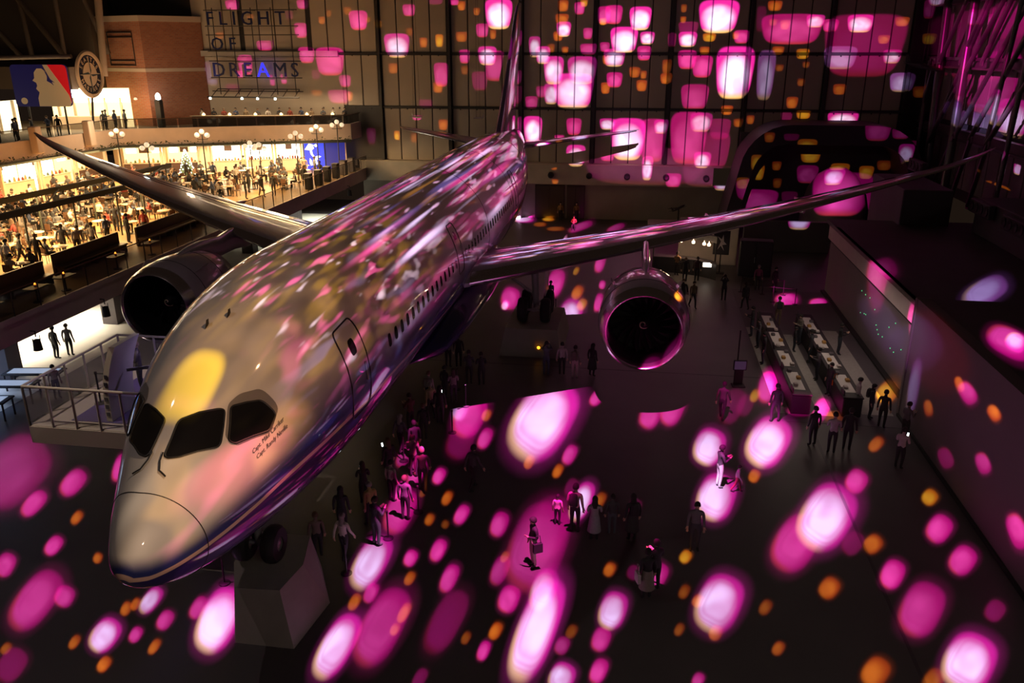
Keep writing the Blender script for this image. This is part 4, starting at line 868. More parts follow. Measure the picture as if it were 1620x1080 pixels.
# ---- tail
fin = []
for z, y0, y1 in ((7.2, 44.5, 54.2), (8.2, 45.6, 54.4), (9.2, 47.0, 54.7), (12, 50.0, 55.9), (15.5, 53.6, 57.2), (16.6, 54.9, 57.5), (16.95, 56.0, 57.6)):
    c = y1 - y0; fin.append([(b * c * .105, y0 + a * c, z + RAISE) for a, b in AF])
m_fin = mat('tail_fin_blue_grey', (.16, .13, .24), .25, coat=.9)
MB().loft(fin).build('tail_fin', m_fin, PLANE, True)
for sx in (1, -1):
    st = []
    for X, y0, y1, z in ((.4, 48.2, 53.4, 6.55), (2.0, 49.3, 53.6, 6.7), (6, 52.0, 54.9, 7.1), (9.0, 54.0, 55.6, 7.38), (9.6, 54.7, 55.7, 7.45), (9.8, 55.3, 55.8, 7.48)):
        c = y1 - y0; st.append([(sx * X, y0 + a * c, z + RAISE + b * c * .10) for a, b in AF])
    s_ = MB().loft(st).build('tailplane', m_grey, PLANE, True)
    MB().tube([(sx * X, y - .02, z + RAISE) for X, y, z in ((2.0, 49.3, 6.7), (6, 52.0, 7.1), (9.0, 54.0, 7.38), (9.6, 54.7, 7.45))], .05, 6).build('leading_edge', m_chrome, s_, True)

# ---- landing gear
WH = MB().lathe([(.20, -.20), (.33, -.22), (.46, -.20), (.53, -.12), (.55, 0), (.53, .12), (.46, .20), (.33, .22), (.20, .20)], axis='x', seg=28).mesh('wheel', m_tyre, True)
HUB = MB().lathe([(.0, -.10), (.10, -.16), (.24, -.12), (.30, -.17), (.30, .17), (.24, .12), (.10, .16), (.0, .10)], axis='x', seg=20).mesh('wheel_hub', m_hub, True)
def wheel(gear, loc, s):
    w = link('wheel', WH, gear, loc); w.scale = (s, s, s); link('wheel_hub', HUB, w)
ng = MB().tube([(0, 5.75, RAISE + .5), (0, 5.6, RAISE + 2.6)], [.10, .14], 12).build('nose_gear', m_strut, PLANE, True)
MB().tube([(-.55, 5.75, RAISE + .55), (.55, 5.75, RAISE + .55)], .07, 8).build('axle', m_strut, ng)
MB().tube([(0, 5.72, RAISE + 1.2), (0, 7.2, RAISE + 2.4)], .06, 8).build('drag_brace', m_strut, ng)
for sx in (-1, 1): wheel(ng, (sx * .42, 5.75, RAISE + .55), 1.0)
for sx in (1, -1):
    x, y = 4.9 * sx, 28.9
    g = MB().tube([(x, y, RAISE + .7), (x * .97, y - .1, RAISE + 3.9)], [.17, .22], 12).build('main_gear', m_strut, PLANE, True)
    MB().tube([(x, y - .85, RAISE + .66), (x, y + .85, RAISE + .66)], .13, 10).build('bogie_beam', m_strut, g)
    MB().tube([(x, y, RAISE + 1.2), (x * .55, y - .3, RAISE + 2.9)], .09, 8).build('side_brace', m_strut, g)
    MB().bbox((x + .55 * sx, y, RAISE + 2.5), (.06, 1.5, 2.2), .02).build('gear_door', m_grey, g)
    for dy in (-.8, .8):
        MB().tube([(x - .75, y + dy, RAISE + .66), (x + .75, y + dy, RAISE + .66)], .07, 8).build('axle', m_strut, g)
        for dx in (-.6, .6): wheel(g, (x + dx, y + dy, RAISE + .66), 1.2)
# open starboard front door standing clear of its frame
opening = [(6.62, .02), (7.78, .02), (7.78, .62), (6.62, .62)]
patch(smooth_poly(MIR(opening), .12), .008).build('door_opening', m_black, PLANE, True)
dr = []
for k in range(11):
    q = k / 10; z = RAISE + 3.62 + 2.25 * q; bow = .42 * math.sin(PI * (.10 + .62 * q)) - .1; x = -4.05 - .45 + (1 - q) * .0 - bow * .9 + .62 * q
    dr.append([(x, 6.45, z), (x + .17, 6.45, z), (x + .17, 7.62, z), (x, 7.62, z)])
od = MB().loft(dr).build('open_door', mat('door_inner_white', (.52, .47, .40), .5), PLANE, True)
for q in range(6):
    r_ = dr[1 + q]; MB().bbox((r_[0][0] + .085, 6.44, r_[0][2]), (.10, .02, .12), .005).build('stencil', m_ink, od)
MB().tube([(-2.75, 7.6, RAISE + 4.9), (-3.4, 7.7, RAISE + 4.9), (-4.2, 7.2, RAISE + 4.9)], .05, 6).build('door_arm', m_strut, od)

# ---- plinths under the wheels (cut corner blocks)
m_pl = mat('plinth_warm_grey', (.30, .27, .24), .7, noise=.06, nscale=2)
def plinth(lo, hi, ztop, label, cut):
    poly0 = lo; poly1 = hi
    t = MB().loft([[(x, y, 0) for x, y in poly0], [(x, y, ztop) for x, y in poly1]]).build('gear_plinth', m_pl)
    return tag(t, label, 'plinth', 'plinths under the landing gear')
plinth([(-.05, 3.92), (1.60, 3.92), (1.85, 5.9), (1.0, 7.5), (-1.0, 7.5), (-.75, 5.6)], [(-.15, 4.42), (1.08, 4.50), (1.25, 5.7), (.9, 7.1), (-.95, 7.1), (-.70, 5.5)], RAISE - .005, 'pale grey cut corner plinth carrying the nose wheels', 0)
for sx in (1, -1):
    x = 4.9 * sx
    plinth([(x - 1.6, 26.4), (x + 1.6, 26.4), (x + 1.6, 31.4), (x - 1.6, 31.4)], [(x - 1.35, 26.9), (x + 1.35, 26.9), (x + 1.35, 30.9), (x - 1.35, 30.9)], RAISE - .005,
           ('pale grey plinth carrying the main wheels on the side of the exhibition hall' if sx == 1 else 'pale grey plinth carrying the main wheels on the food court side'), 0)

# ------------------------------------------------------------------ people: one continuous skinned body per pose, copied with its own clothes
def pose(kind):
    """joints of a 1.70 m figure facing -y; returns (points, radii, edges, region by edge)"""
    P, R, E, G = [], [], [], []
    def j(p, r, par=None, reg='top'):
        P.append(Vector(p)); R.append(r if isinstance(r, tuple) else (r, r)); k = len(P) - 1
        if par is not None: E.append((par, k)); G.append(reg)
        return k
    sit = kind.startswith('sit')
    hz = .585 if sit else .93
    lean = {'walk': -.03, 'sit_lean': -.12, 'bend': -.20}.get(kind, 0.)
    pel = j((0, 0, hz), (.150, .115))
    wst = j((0, lean * .3, hz + .15), (.138, .100), pel, 'top')
    ch = j((0, lean * .8, hz + .35), (.165, .115), wst, 'top')
    nb = j((0, lean * 1.1 + .01, hz + .50), (.085, .075), ch, 'top')
    nk = j((0, lean * 1.3 - .005, hz + .56), (.055, .055), nb, 'skin')
    hd = j((0, lean * 1.5 - .025, hz + .655), (.080, .095), nk, 'skin')
    j((0, lean * 1.5 - .02, hz + .735), (.066, .080), hd, 'skin')
    for s in (-1, 1):
        # legs
        if sit:
            hip = j((s * .10, -.03, hz - .03), .100, pel, 'bottom'); kn = j((s * .13, -.43, hz - .01), .070, hip, 'bottom')
            an = j((s * .13, -.40, .09), .045, kn, 'bottom'); j((s * .14, -.55, .045), (.042, .038), an, 'shoes')
        else:
            st = {'walk': .24, 'stride': .17}.get(kind, 0.) * s
            spread = .10 if kind != 'wide' else .15
            hip = j((s * .095, .0, hz - .05), .102, pel, 'bottom')
            kn = j((s * (spread + .005), -.02 - st * .55, .50), .067, hip, 'bottom')
            an = j((s * spread, .03 - st * (.95 if st > 0 else 1.25), .09 + (.05 if st < 0 else 0)), .047, kn, 'bottom')
            j((s * (spread + .02), -.13 - st * .95, .045 + (.02 if st < 0 else 0)), (.042, .036), an, 'shoes')
        # arms
        sh = j((s * .185, lean * 1.0 + .01, hz + .455), .068, ch, 'top')
        if kind in ('phone', 'sit', 'sit_lean') or (kind == 'photo_one' and s == 1):
            el = j((s * .235, lean - .05, hz + .20), .047, sh, 'top'); wr = j((s * .11, lean - .29, hz + .27 - (.06 if sit else 0)), .034, el, 'forearm'); hd_dir = Vector((-s * .35, -.6, .35))
        elif kind == 'photo':
            el = j((s * .25, lean - .16, hz + .36), .047, sh, 'top'); wr = j((s * .09, lean - .30, hz + .58), .034, el, 'forearm'); hd_dir = Vector((-s * .3, -.3, .8))
        elif kind == 'carry' and s == 1:
            el = j((s * .25, .03, hz + .19), .047, sh, 'top'); wr = j((s * .14, -.20, hz + .22), .034, el, 'forearm'); hd_dir = Vector((-.8, -.5, .1))
        else:
            sw = (.16 if kind in ('walk', 'stride') else .0) * -s
            el = j((s * .24, lean + .03 - sw * .5, hz + .18), .047, sh, 'top'); wr = j((s * .255, lean - .04 - sw * 1.2, hz - .06), .034, el, 'forearm'); hd_dir = Vector((0, -.25, -1))
        hd_dir.normalize(); w = P[wr]; pm_ = j(w + hd_dir * .075, (.036, .026), wr, 'skin')
        side = hd_dir.cross(Vector((0, 1, .3))).normalized()
        for q, ln in ((-1.5, .062), (-.5, .078), (.5, .074), (1.5, .056)):
            a = j(P[pm_] + hd_dir * .040 + side * q * .019, .0095, pm_, 'skin'); j(P[a] + hd_dir * ln * .8 + Vector((0, -.012, 0)), .008, a, 'skin')
        a = j(w + hd_dir * .045 + side * s * .045 + Vector((0, -.012, 0)), .011, wr, 'skin'); j(P[a] + hd_dir * .042 + side * s * .016, .009, a, 'skin')
    return P, R, E, G
REG = ['skin', 'top', 'bottom', 'shoes', 'forearm']
m_ph = mat('person_plain', (.3, .3, .3), .7)
def body_mesh(kind):
    P, R, E, G = pose(kind)
    me = bpy.data.meshes.new('person_cage'); me.from_pydata([tuple(p) for p in P], E, [])
    o = bpy.data.objects.new('person_cage', me)
    sk = o.modifiers.new('skin', 'SKIN'); sk.use_smooth_shade = True
    for i, d in enumerate(me.skin_vertices[0].data): d.radius = R[i]; d.use_root = (i == 0)
    ss = o.modifiers.new('sub', 'SUBSURF'); ss.levels = 1; ss.render_levels = 1
    bm_ = bake_mesh(o); bpy.data.objects.remove(o); bpy.data.meshes.remove(me)
    bm_.name = 'person_' + kind
    V = np.array([v.co for v in bm_.vertices])
    # a nose and brow on the face
    hc = np.array(P[5]); rel = V - hc
    f = (np.abs(rel[:, 0]) < .022) & (rel[:, 1] < -.05) & (np.abs(rel[:, 2] + .005) < .03)
    V[f, 1] -= .020
    V[:, 2] -= V[:, 2].min()
    bm_.vertices.foreach_set('co', V.ravel())
    A = np.array([P[a] for a, b in E]); B = np.array([P[b] for a, b in E]); L2 = ((B - A) ** 2).sum(1)
    rad = np.array([(R[a][0] + R[b][0]) / 2 for a, b in E])
    ctr = np.array([p.center for p in bm_.polygons])
    t = np.clip((((ctr[:, None] - A[None]) * (B - A)[None]).sum(2)) / L2[None], 0, 1)
    dd = np.linalg.norm(ctr[:, None] - (A[None] + t[..., None] * (B - A)[None]), axis=2) - rad[None]
    reg = [REG.index(G[i]) for i in dd.argmin(1)]
    # trousers start at the waist
    for k in range(5): bm_.materials.append(m_ph)
    hz = P[0].z
    for i, p in enumerate(bm_.polygons):
        r = reg[i]
        if r == 1 and ctr[i, 2] < hz + .03 and abs(ctr[i, 0]) < .19: r = 2
        p.material_index = r; p.use_smooth = True
    bm_['head'] = (float(P[5].x), float(P[5].y), float(P[5].z)); bm_['hip'] = float(hz)
    bm_['hand'] = (float(P[-14].x), float(P[-14].y), float(P[-14].z))
    return bm_
BODY = {}
def get_body(kind):
    if kind not in BODY: BODY[kind] = body_mesh(kind)
    return BODY[kind]
def _hair(long_):
    m = MB(); rings = []
    for k in range(9):
        q = k / 8; a = q * PI * (.62 if not long_ else .60)
        z = .125 * math.cos(a) + .018; r = .105 * math.sin(a) + .004
        ring = []
        for i in range(20):
            b = 2 * PI * i / 20; y = math.sin(b)
            fr = max(0, -y); zz = z + fr * fr * .075 * (q ** 2)
            ring.append((r * .93 * math.cos(b), r * 1.10 * y + .012, zz))
        rings.append(ring)
    m.loft(rings, True, False)
    if long_:
        rr = []
        for q in range(6):
            z = .02 - .06 * q; w = .088 + .006 * q
            rr.append([(w * math.cos(b), .02 + .095 * max(-.15, math.sin(b)) + .006 * q, z) for b in np.linspace(0, 2 * PI, 16, endpoint=False)])
        m.loft(rr, False, True)
    return m.mesh('hair', m_ph, True)
HAIR = [_hair(False), _hair(True)]
EYE = MB().lathe([(.001, -.010), (.008, -.006), (.010, 0), (.008, .006), (.001, .010)], axis='x', seg=8).mesh('eye', mat('eye_dark', (.01, .008, .008), .3), True)
MOUTH = MB().bbox((0, 0, 0), (.045, .012, .010), .004).mesh('mouth', mat('lip_tone', (.28, .10, .09), .6))
def _skirt(h, w):
    return MB().lathe([(.145, 0), (.17, -.10), (.20 * w, -h * .5), (.24 * w, -h), (.235 * w, -h), (.12, -.02)], seg=20).mesh('skirt', m_ph, True)
SKIRT = _skirt(.62, 1.0)
BAG = MB().loft([[(x * s, y * s2, z) for x, y in ((-.14, .0), (-.10, -.07), (.10, -.07), (.14, 0), (.10, .08), (-.10, .08))] for z, s, s2 in ((-.22, .9, .8), (-.18, 1.05, 1.1), (.0, 1.05, 1.15), (.16, .9, .9), (.2, .5, .4))]).mesh('backpack', m_ph, True)
TOTE = MB().loft([[(x * s, y * s, z) for x, y in ((-.15, -.05), (.15, -.05), (.15, .05), (-.15, .05))] for z, s in ((-.36, .95), (-.33, 1), (-.05, .95))]).tube([(-.10, 0, -.05), (-.06, 0, .22), (.06, 0, .22), (.10, 0, -.05)], .012, 6).mesh('shoulder_bag', m_ph, False)
PHONE = MB().bbox((0, 0, 0), (.075, .010, .15), .006).mesh('smartphone', m_black)
def set_mat(o, k, m):
    o.material_slots[k].link = 'OBJECT'; o.material_slots[k].material = m
FAB = {}
def fabric(c):
    key = tuple(round(x, 2) for x in c)
    if key not in FAB: FAB[key] = mat('fabric_%d' % len(FAB), c, .8, noise=.08, nscale=12)
    return FAB[key]
m_skin = [mat('skin_tone_%d' % i, c, .55) for i, c in enumerate(((.52, .33, .24), (.45, .27, .19), (.58, .40, .31)))]
m_hair = [fabric((.015, .012, .011)), fabric((.03, .018, .012)), fabric((.10, .06, .035)), fabric((.22, .2, .19))]
def person(x, y, kind='stand', rz=0., top=(.05, .05, .055), bottom=(.03, .03, .035), shoes=(.03, .03, .03), h=1.70, z=0., long_hair=False, sleeves=True,
           hair=0, skin=0, skirt=None, bag=None, tote=None, phone=False, label=None, group=None, face=True, detail=True):
    me = get_body(kind)
    o = link('person', me, None, (x, y, z), (0, 0, rz)); s = h / 1.70; o.scale = (s, s, s)
    tm, bm_, sm, km = fabric(top), fabric(bottom), fabric(shoes), m_skin[skin % 3]
    for k, m in enumerate((km, tm, bm_, sm, tm if sleeves else km)): set_mat(o, k, m)
    hd = Vector(me['head'])
    if detail:
        hr = link('hair', HAIR[1 if long_hair else 0], o, hd); set_mat(hr, 0, m_hair[hair % 4])
    if face and detail:
        for sx in (-1, 1): link('eye', EYE, o, hd + Vector((sx * .033, -.088, .012)))
        link('mouth', MOUTH, o, hd + Vector((0, -.083, -.050)))
    if skirt: k = link('skirt', SKIRT, o, (0, 0, me['hip'] + .09)); set_mat(k, 0, fabric(skirt))
    if bag: k = link('backpack', BAG, o, (0, .18, me['hip'] + .33)); set_mat(k, 0, fabric(bag))
    if tote: k = link('shoulder_bag', TOTE, o, (.30, .02, me['hip'] + .08), (0, 0, PI / 2)); set_mat(k, 0, fabric(tote))
    if phone:
        hz = me['hip']; zz = hz + (.62 if kind == 'photo' else .36); k = link('smartphone', PHONE, o, (0, -.40, zz), (.35, 0, 0))
        scr = link('screen', PHONE_SCR, k, (0, .0075, 0))
    return tag(o, label, 'person', group)
PHONE_SCR = MB().bbox((0, 0, 0), (.066, .003, .135), .001).mesh('screen', glow('phone_screen_light', (.85, .95, 1.0), 5.0))

# ---- visitors on the hall floor: x, y, pose, facing, label ...
BK, WH_, GY, DN = (.02, .02, .022), (.50, .46, .43), (.17, .16, .16), (.035, .045, .09)
def V(x, y, **k): return person(x, y, **k)
T_ = 2 * PI / 360
V(7.35, 8.55, kind='carry', rz=-60 * T_, top=BK, bottom=(.5, .42, .38), label='person in black jacket and pale trousers holding a dark bag, alone on pink light', tote=(.02, .02, .02), h=1.68)
V(7.85, 10.95, kind='stand', rz=170 * T_, top=(.6, .55, .53), bottom=BK, h=1.12, sleeves=False, label='small child in pale top and dark shorts facing away')
V(8.45, 10.6, kind='stand', rz=165 * T_, top=(.42, .30, .30), bottom=BK, h=1.76, bag=(.03, .03, .03), label='person in striped pink brown shirt with black backpack beside the child')
V(9.1, 10.2, kind='phone', rz=185 * T_, top=(.30, .29, .30), bottom=BK, skirt=(.30, .31, .34), h=1.58, long_hair=True, label='person in light grey top and pale skirt raising a lit phone', phone=True)
V(9.65, 10.65, kind='stand', rz=190 * T_, top=(.06, .055, .06), bottom=(.09, .10, .12), h=1.45, label='youngster in dark clothes standing behind the person in the pale skirt')
V(10.3, 10.4, kind='stand', rz=200 * T_, top=BK, bottom=BK, skirt=(.03, .028, .03), h=1.66, long_hair=True, bag=(.02, .02, .02), label='person with long dark hair and black backpack at the end of the family group')
V(10.75, 7.45, kind='stand', rz=200 * T_, top=BK, bottom=BK, skirt=(.20, .17, .14), h=1.64, tote=(.45, .42, .40), label='person in black with a patterned skirt and pale shoulder bag, front of a pair')
V(11.0, 7.85, kind='phone', rz=215 * T_, top=BK, bottom=BK, h=1.70, label='taller person in black behind the patterned skirt')
V(12.25, 10.15, kind='stand', rz=0, top=(.13, .12, .13), bottom=(.05, .05, .06), h=1.70, sleeves=True, label='person in checked grey shirt standing in a dark patch of floor')
V(13.35, 14.3, kind='phone', rz=110 * T_, top=BK, bottom=(.28, .25, .25), h=1.66, label='person in black top and grey trousers stepping beside a small child')
V(13.95, 14.05, kind='walk', rz=80 * T_, top=(.35, .33, .36), bottom=(.25, .03, .07), h=1.05, label='toddler in pale top running beside an adult')
V(13.95, 20.2, kind='walk', rz=160 * T_, top=(.06, .05, .055), bottom=BK, h=1.70, label='blurred dark figure walking between two pink lights')
V(16.15, 20.3, kind='wide', rz=190 * T_, top=BK, bottom=BK, h=1.72, label='person in black standing legs apart above the brightest white light')
V(17.3, 18.25, kind='stand', rz=200 * T_, top=BK, bottom=BK, h=1.68, label='person in black at the near end of the first long table')
V(17.9, 17.65, kind='phone', rz=170 * T_, top=(.33, .29, .31), bottom=BK, h=1.74, label='person in pale shirt between two dark figures near the long tables')
V(18.55, 18.0, kind='stand', rz=160 * T_, top=BK, bottom=BK, h=1.80, label='tall person in black on the wall side of the pale shirt')
V(20.45, 20.35, kind='stand', rz=150 * T_, top=BK, bottom=BK, h=1.70, label='person in black standing apart by the end of the side wall')
V(21.05, 19.3, kind='phone', rz=120 * T_, top=(.10, .09, .1), bottom=BK, h=1.66, label='person leaning by the corner of the side wall')
V(20.15, 16.75, kind='phone', rz=140 * T_, top=(.42, .37, .36), bottom=BK, h=1.68, phone=True, label='person in white shirt looking at a lit phone beside the near side wall')
V(19.75, 21.7, kind='stand', rz=90 * T_, top=(.4, .36, .34), bottom=BK, h=1.66, label='person in white top at the near end of the second long table')
V(20.2, 21.2, kind='stand', rz=60 * T_, top=BK, bottom=BK, h=1.6, long_hair=True, bag=(.03, .03, .03), label='person with black backpack behind the white top by the second table')
# along both long tables
for k, (x, y, rz, tp, hh, lb) in enumerate((
    (16.55, 27.2, -90, BK, 1.68, 'person in black bending over the middle of the first long table'), (16.6, 29.6, -80, (.09, .08, .09), 1.62, 'person in dark grey near the far end of the first long table'),
    (16.5, 31.5, -90, BK, 1.7, 'person in black at the far end of the first long table'), (18.4, 29.3, 90, BK, 1.35, 'child in black standing on the pale strip by the first table'),
    (18.2, 33.6, 180, (.30, .22, .15), 1.72, 'person in tan trousers with black backpack beyond the pale strip'), (18.85, 30.5, -70, (.14, .12, .10), 1.68, 'person in olive top reaching over the second table'),
    (18.9, 27.8, -100, (.04, .04, .045), 1.74, 'person in striped black jacket at the second table'), (18.8, 25.4, -90, (.10, .09, .10), 1.64, 'person in grey top and jeans at the middle of the second table'),
    (20.6, 29.2, 90, BK, 1.70, 'blurred dark figure on the grey strip by the side wall'), (19.0, 23.6, -60, (.05, .05, .05), 1.58, 'person with an orange bag at the near part of the second table'))):
    V(x, y, kind='phone' if k % 3 else 'stand', rz=rz * T_, top=tp, bottom=(.20, .14, .09) if k == 4 else (.04, .045, .06), h=hh, label=lb, bag=BK if k == 4 else None, tote=(.5, .15, .02) if k == 9 else None)
# between the engine and the wheels
V(6.0, 24.1, kind='photo', rz=175 * T_, top=(.06, .06, .08), bottom=(.04, .05, .08), h=1.72, label='person raising both hands to take a picture beside the wheel plinth')
V(6.75, 24.25, kind='stand', rz=190 * T_, top=(.33, .27, .28), bottom=BK, h=1.66, label='person in pale pink shirt and black trousers under the port wing')
V(7.4, 23.9, kind='stand', rz=170 * T_, top=(.14, .12, .10), bottom=(.42, .30, .31), h=1.66, bag=(.10, .08, .06), label='person in pale pink trousers with a tan backpack under the port wing')
V(8.2, 24.3, kind='stand', rz=150 * T_, top=BK, bottom=BK, skirt=BK, h=1.66, long_hair=True, label='person with long black hair and long black skirt under the port wing')
V(2.55, 22.4, kind='phone', rz=180 * T_, top=(.05, .05, .055), bottom=BK, h=1.70, label='person in black at the rope posts, nearer the aircraft of a pair')
V(3.15, 22.35, kind='phone', rz=200 * T_, top=BK, bottom=BK, h=1.66, label='person in black at the rope posts, nearer the wheel plinth of a pair')
V(1.1, 24.4, kind='stand', rz=170 * T_, top=(.16, .14, .15), bottom=BK, h=1.7, label='person in grey top behind the rope posts under the wing root')
V(1.6, 24.5, kind='stand', rz=190 * T_, top=BK, bottom=BK, h=1.7, label='person in black behind the rope posts under the wing root')
V(4.65, 12.75, kind='walk', rz=150 * T_, top=(.06, .055, .065), bottom=BK, h=1.76, label='dark figure walking beside the queue under the fuselage')
V(5.0, 35.2, kind='walk', rz=30 * T_, top=BK, bottom=BK, h=1.68, label='silhouetted person walking behind the wheel plinth on pink light')
# queue in the shade under the belly
QUEUE = [(1.0, 20.6, BK), (1.5, 20.2, (.14, .12, .12)), (.5, 19.7, (.20, .18, .17)), (.9, 18.4, (.25, .2, .10)), (1.4, 18.0, BK), (.4, 17.0, (.10, .03, .03)), (1.1, 16.4, BK), (.5, 15.2, (.08, .08, .1)), (1.2, 14.7, BK),
         (1.5, 13.4, (.12, .1, .1)), (.7, 13.0, BK), (2.1, 12.4, (.07, .05, .05)), (1.2, 11.6, (.30, .27, .25)), (.3, 11.3, BK), (2.0, 10.5, (.10, .09, .11)), (1.0, 9.9, (.34, .25, .09)), (.2, 9.4, BK), (1.5, 8.9, BK), (-.1, 8.0, (.16, .12, .1)), (.75, 8.0, (.55, .5, .46))]
QL = ['first in the queue below the wing root', 'in charcoal beside the first of the queue', 'in pale grey near the head of the queue', 'in a yellow tee shirt near the head of the queue', 'in black behind the yellow tee shirt',
      'in a dark red top in the upper part of the queue', 'in black behind the dark red top', 'in slate blue halfway up the queue', 'in black beside the slate blue top', 'in warm grey in the middle of the queue', 'in black beside the warm grey top',
      'in dark brown stepping out of the queue', 'in pale grey lower down the queue', 'in black close under the belly', 'in dark violet on the outside of the queue', 'in a mustard jacket and cap low in the queue', 'in black beside the mustard jacket',
      'in black near the nose wheels', 'in brown close behind the nose wheels', 'in a white printed tee shirt beside the nose wheels']
for k, (x, y, tp) in enumerate(QUEUE):
    V(x + .8, y, kind=('stand', 'phone', 'stand', 'stride')[k % 4], rz=(150 + 53 * k % 90) * T_, top=tp, bottom=BK, h=1.58 + .03 * (k * 7 % 6), long_hair=k % 3 == 1, label='person ' + QL[k], group='queue under the aircraft', phone=k in (4, 10, 13), hair=k)
# far back of the hall
V(3.05, 62.2, kind='stand', rz=0, top=(.30, .16, .05), bottom=BK, h=1.7, label='person in an orange vest by the dark doors, nearer the tail', face=False)
V(4.5, 62.3, kind='stand', rz=20 * T_, top=(.28, .20, .05), bottom=BK, h=1.7, label='person in a yellow vest by the dark doors, farther from the tail', face=False)
V(4.6, 58.2, kind='sit', rz=0, z=-.02, top=(.25, .12, .04), bottom=BK, h=1.6, label='person in orange crouching on the floor before the dark doors', face=False)
for k, (x, y, rz, tp, lb) in enumerate(((15.6, 38.2, 180, BK, 'dark figure with raised phone near the black cabinet'), (13.6, 36.4, 20, (.12, .08, .04), 'person in brown walking right of the engine'),
    (13.0, 36.8, -20, BK, 'person in black walking right of the engine'), (12.2, 36.0, 160, BK, 'person in black bending next to the engine cowl'), (14.2, 42.7, 180, (.05, .02, .02), 'person in dark red standing at the bar'),
    (12.9, 44.0, 150, (.22, .12, .06), 'bartender in brown lit by the bar lamps'), (13.4, 42.4, 180, BK, 'person in black leaning on the bar'), (18.0, 41.0, 0, (.2, .05, .1), 'person standing on the round pink light by the rope barriers'),
    (19.0, 40.6, 40, BK, 'person in black behind the rope barriers'), (16.7, 36.5, 200, BK, 'dark figure walking toward the rope barriers'))):
    V(x, y, kind=('photo', 'walk', 'stride', 'bend', 'stand', 'phone', 'stand', 'stand', 'stand', 'walk')[k], rz=rz * T_, top=tp, bottom=BK, h=1.68, label=lb, phone=k == 0, hair=k)
# on the ground under the balcony
V(-18.9, 22.6, kind='stand', rz=170 * T_, top=BK, bottom=BK, h=1.72, label='dark figure before the white lit floor, nearer the displays')
V(-18.5, 23.1, kind='stand', rz=190 * T_, top=(.12, .11, .11), bottom=BK, h=1.72, label='dark figure before the white lit floor, nearer the engine')
V(-17.2, 14.2, kind='phone', rz=100 * T_, top=(.05, .06, .12), bottom=(.05, .06, .12), h=1.7, label='person in dark blue beside the lit display desks')
V(-15.5, 18.0, kind='stand', rz=60 * T_, top=(.55, .5, .46), bottom=(.1, .1, .12), h=1.62, label='person in a white top among the lit display desks')

# ------------------------------------------------------------------ food court: balcony floor, upper terrace, shops, lamps, diners
ZF = 4.3; XE = -15.4
m_fascia = mat('balcony_fascia_plaster', (.55, .46, .44), .7, noise=.08, nscale=.7)
m_tan = mat('food_court_tan_floor', (.36, .22, .09), .45, noise=.15, nscale=.8)
m_cream = mat('cream_wall_paint', (.55, .44, .33), .65, noise=.06, nscale=1)
m_beige = mat('beige_pillar_paint', (.60, .48, .33), .6)
m_wood = mat('dark_booth_wood', (.055, .024, .014), .45, noise=.2, nscale=4)
m_green = mat('dark_green_steel', (.035, .045, .035), .5)
m_leaf = mat('planter_leaf', (.03, .06, .02), .7, noise=.3, nscale=8)
m_globe = mat('lamp_globe_glass', (.6, .52, .42), .35, emit=(1, .78, .5), estr=.8)
m_post = mat('lamp_post_iron', (.03, .028, .025), .45, metal=.4)
m_rail = pane_glass('smoked_rail_glass', (.02, .02, .02), .42)
m_brass = mat('handrail_bronze', (.14, .09, .055), .35, metal=.7)
def area(name, loc, size, power, col, rot=(0, 0, 0)):
    l = bpy.data.lights.new(name, 'AREA'); l.shape = 'RECTANGLE'; l.size, l.size_y = size; l.energy = power; l.color = col
    o = bpy.data.objects.new(name, l); COL.objects.link(o); o.location = loc; o.rotation_euler = rot
    if 'undercroft' in name: l.spread = math.radians(95)
    return o
slab = struct(MB().box(-62, -8, ZF - 1.0, XE, 63.0, ZF - .02).build('balcony_slab', m_fascia), 'balcony slab of the food court')
MB().box(-62, -8, ZF - .02, XE - .1, 63.0, ZF).build('balcony_floor', m_tan, slab)
MB().box(XE - .02, -8, ZF - .12, XE + .06, 63, ZF + .10).build('kerb', m_fascia, slab)
# glass railing, each pane its own sheet
rl = thing('glass_railing', 'smoked glass railing along the edge of the food court balcony', 'railing', (XE, 10, ZF))
gp = MB().bbox((0, 0, 0), (.02, 1.52, 1.0), .006).mesh('pane', m_rail)
for k in range(33): link('pane', gp, rl, (0, .8 + 1.6 * k, .62))
MB().tube([(0, 0, 1.17), (0, 52.8, 1.17)], .035, 8).build('handrail', m_brass, rl)
pst = MB().bbox((0, 0, .55), (.05, .05, 1.2), .01).mesh('post', m_post)
for k in range(34): link('post', pst, rl, (0, 1.6 * k, 0))
# light under the slab, pale ground floor, columns
struct(MB().box(-40, -8, 0, -17.0, 62, .01).build('floor_ground_tiles', mat('pale_ground_tiles', (.62, .58, .50), .5, noise=.06, nscale=1)))
for y0 in (12, 20, 28.5, 37, 46, 55):
    struct(MB().box(-20.0, y0 - .45, 0, -19.1, y0 + .45, ZF - 1.0).build('column', m_stage))
area('undercroft_lights', (-22.5, 25.5, ZF - 1.05), (5, 9), 1000, (1.0, .90, .72))
area('undercroft_lights_far', (-19.0, 55, ZF - 1.05), (4, 12), 500, (.95, 1.0, .85))
area('undercroft_display_light', (-20.0, 16.0, ZF - 1.05), (3, 5), 150, (.45, .62, 1.0))
struct(MB().box(-40.5, -8, 0, -40, 62, ZF - 1.0).build('wall_undercroft', m_conc))
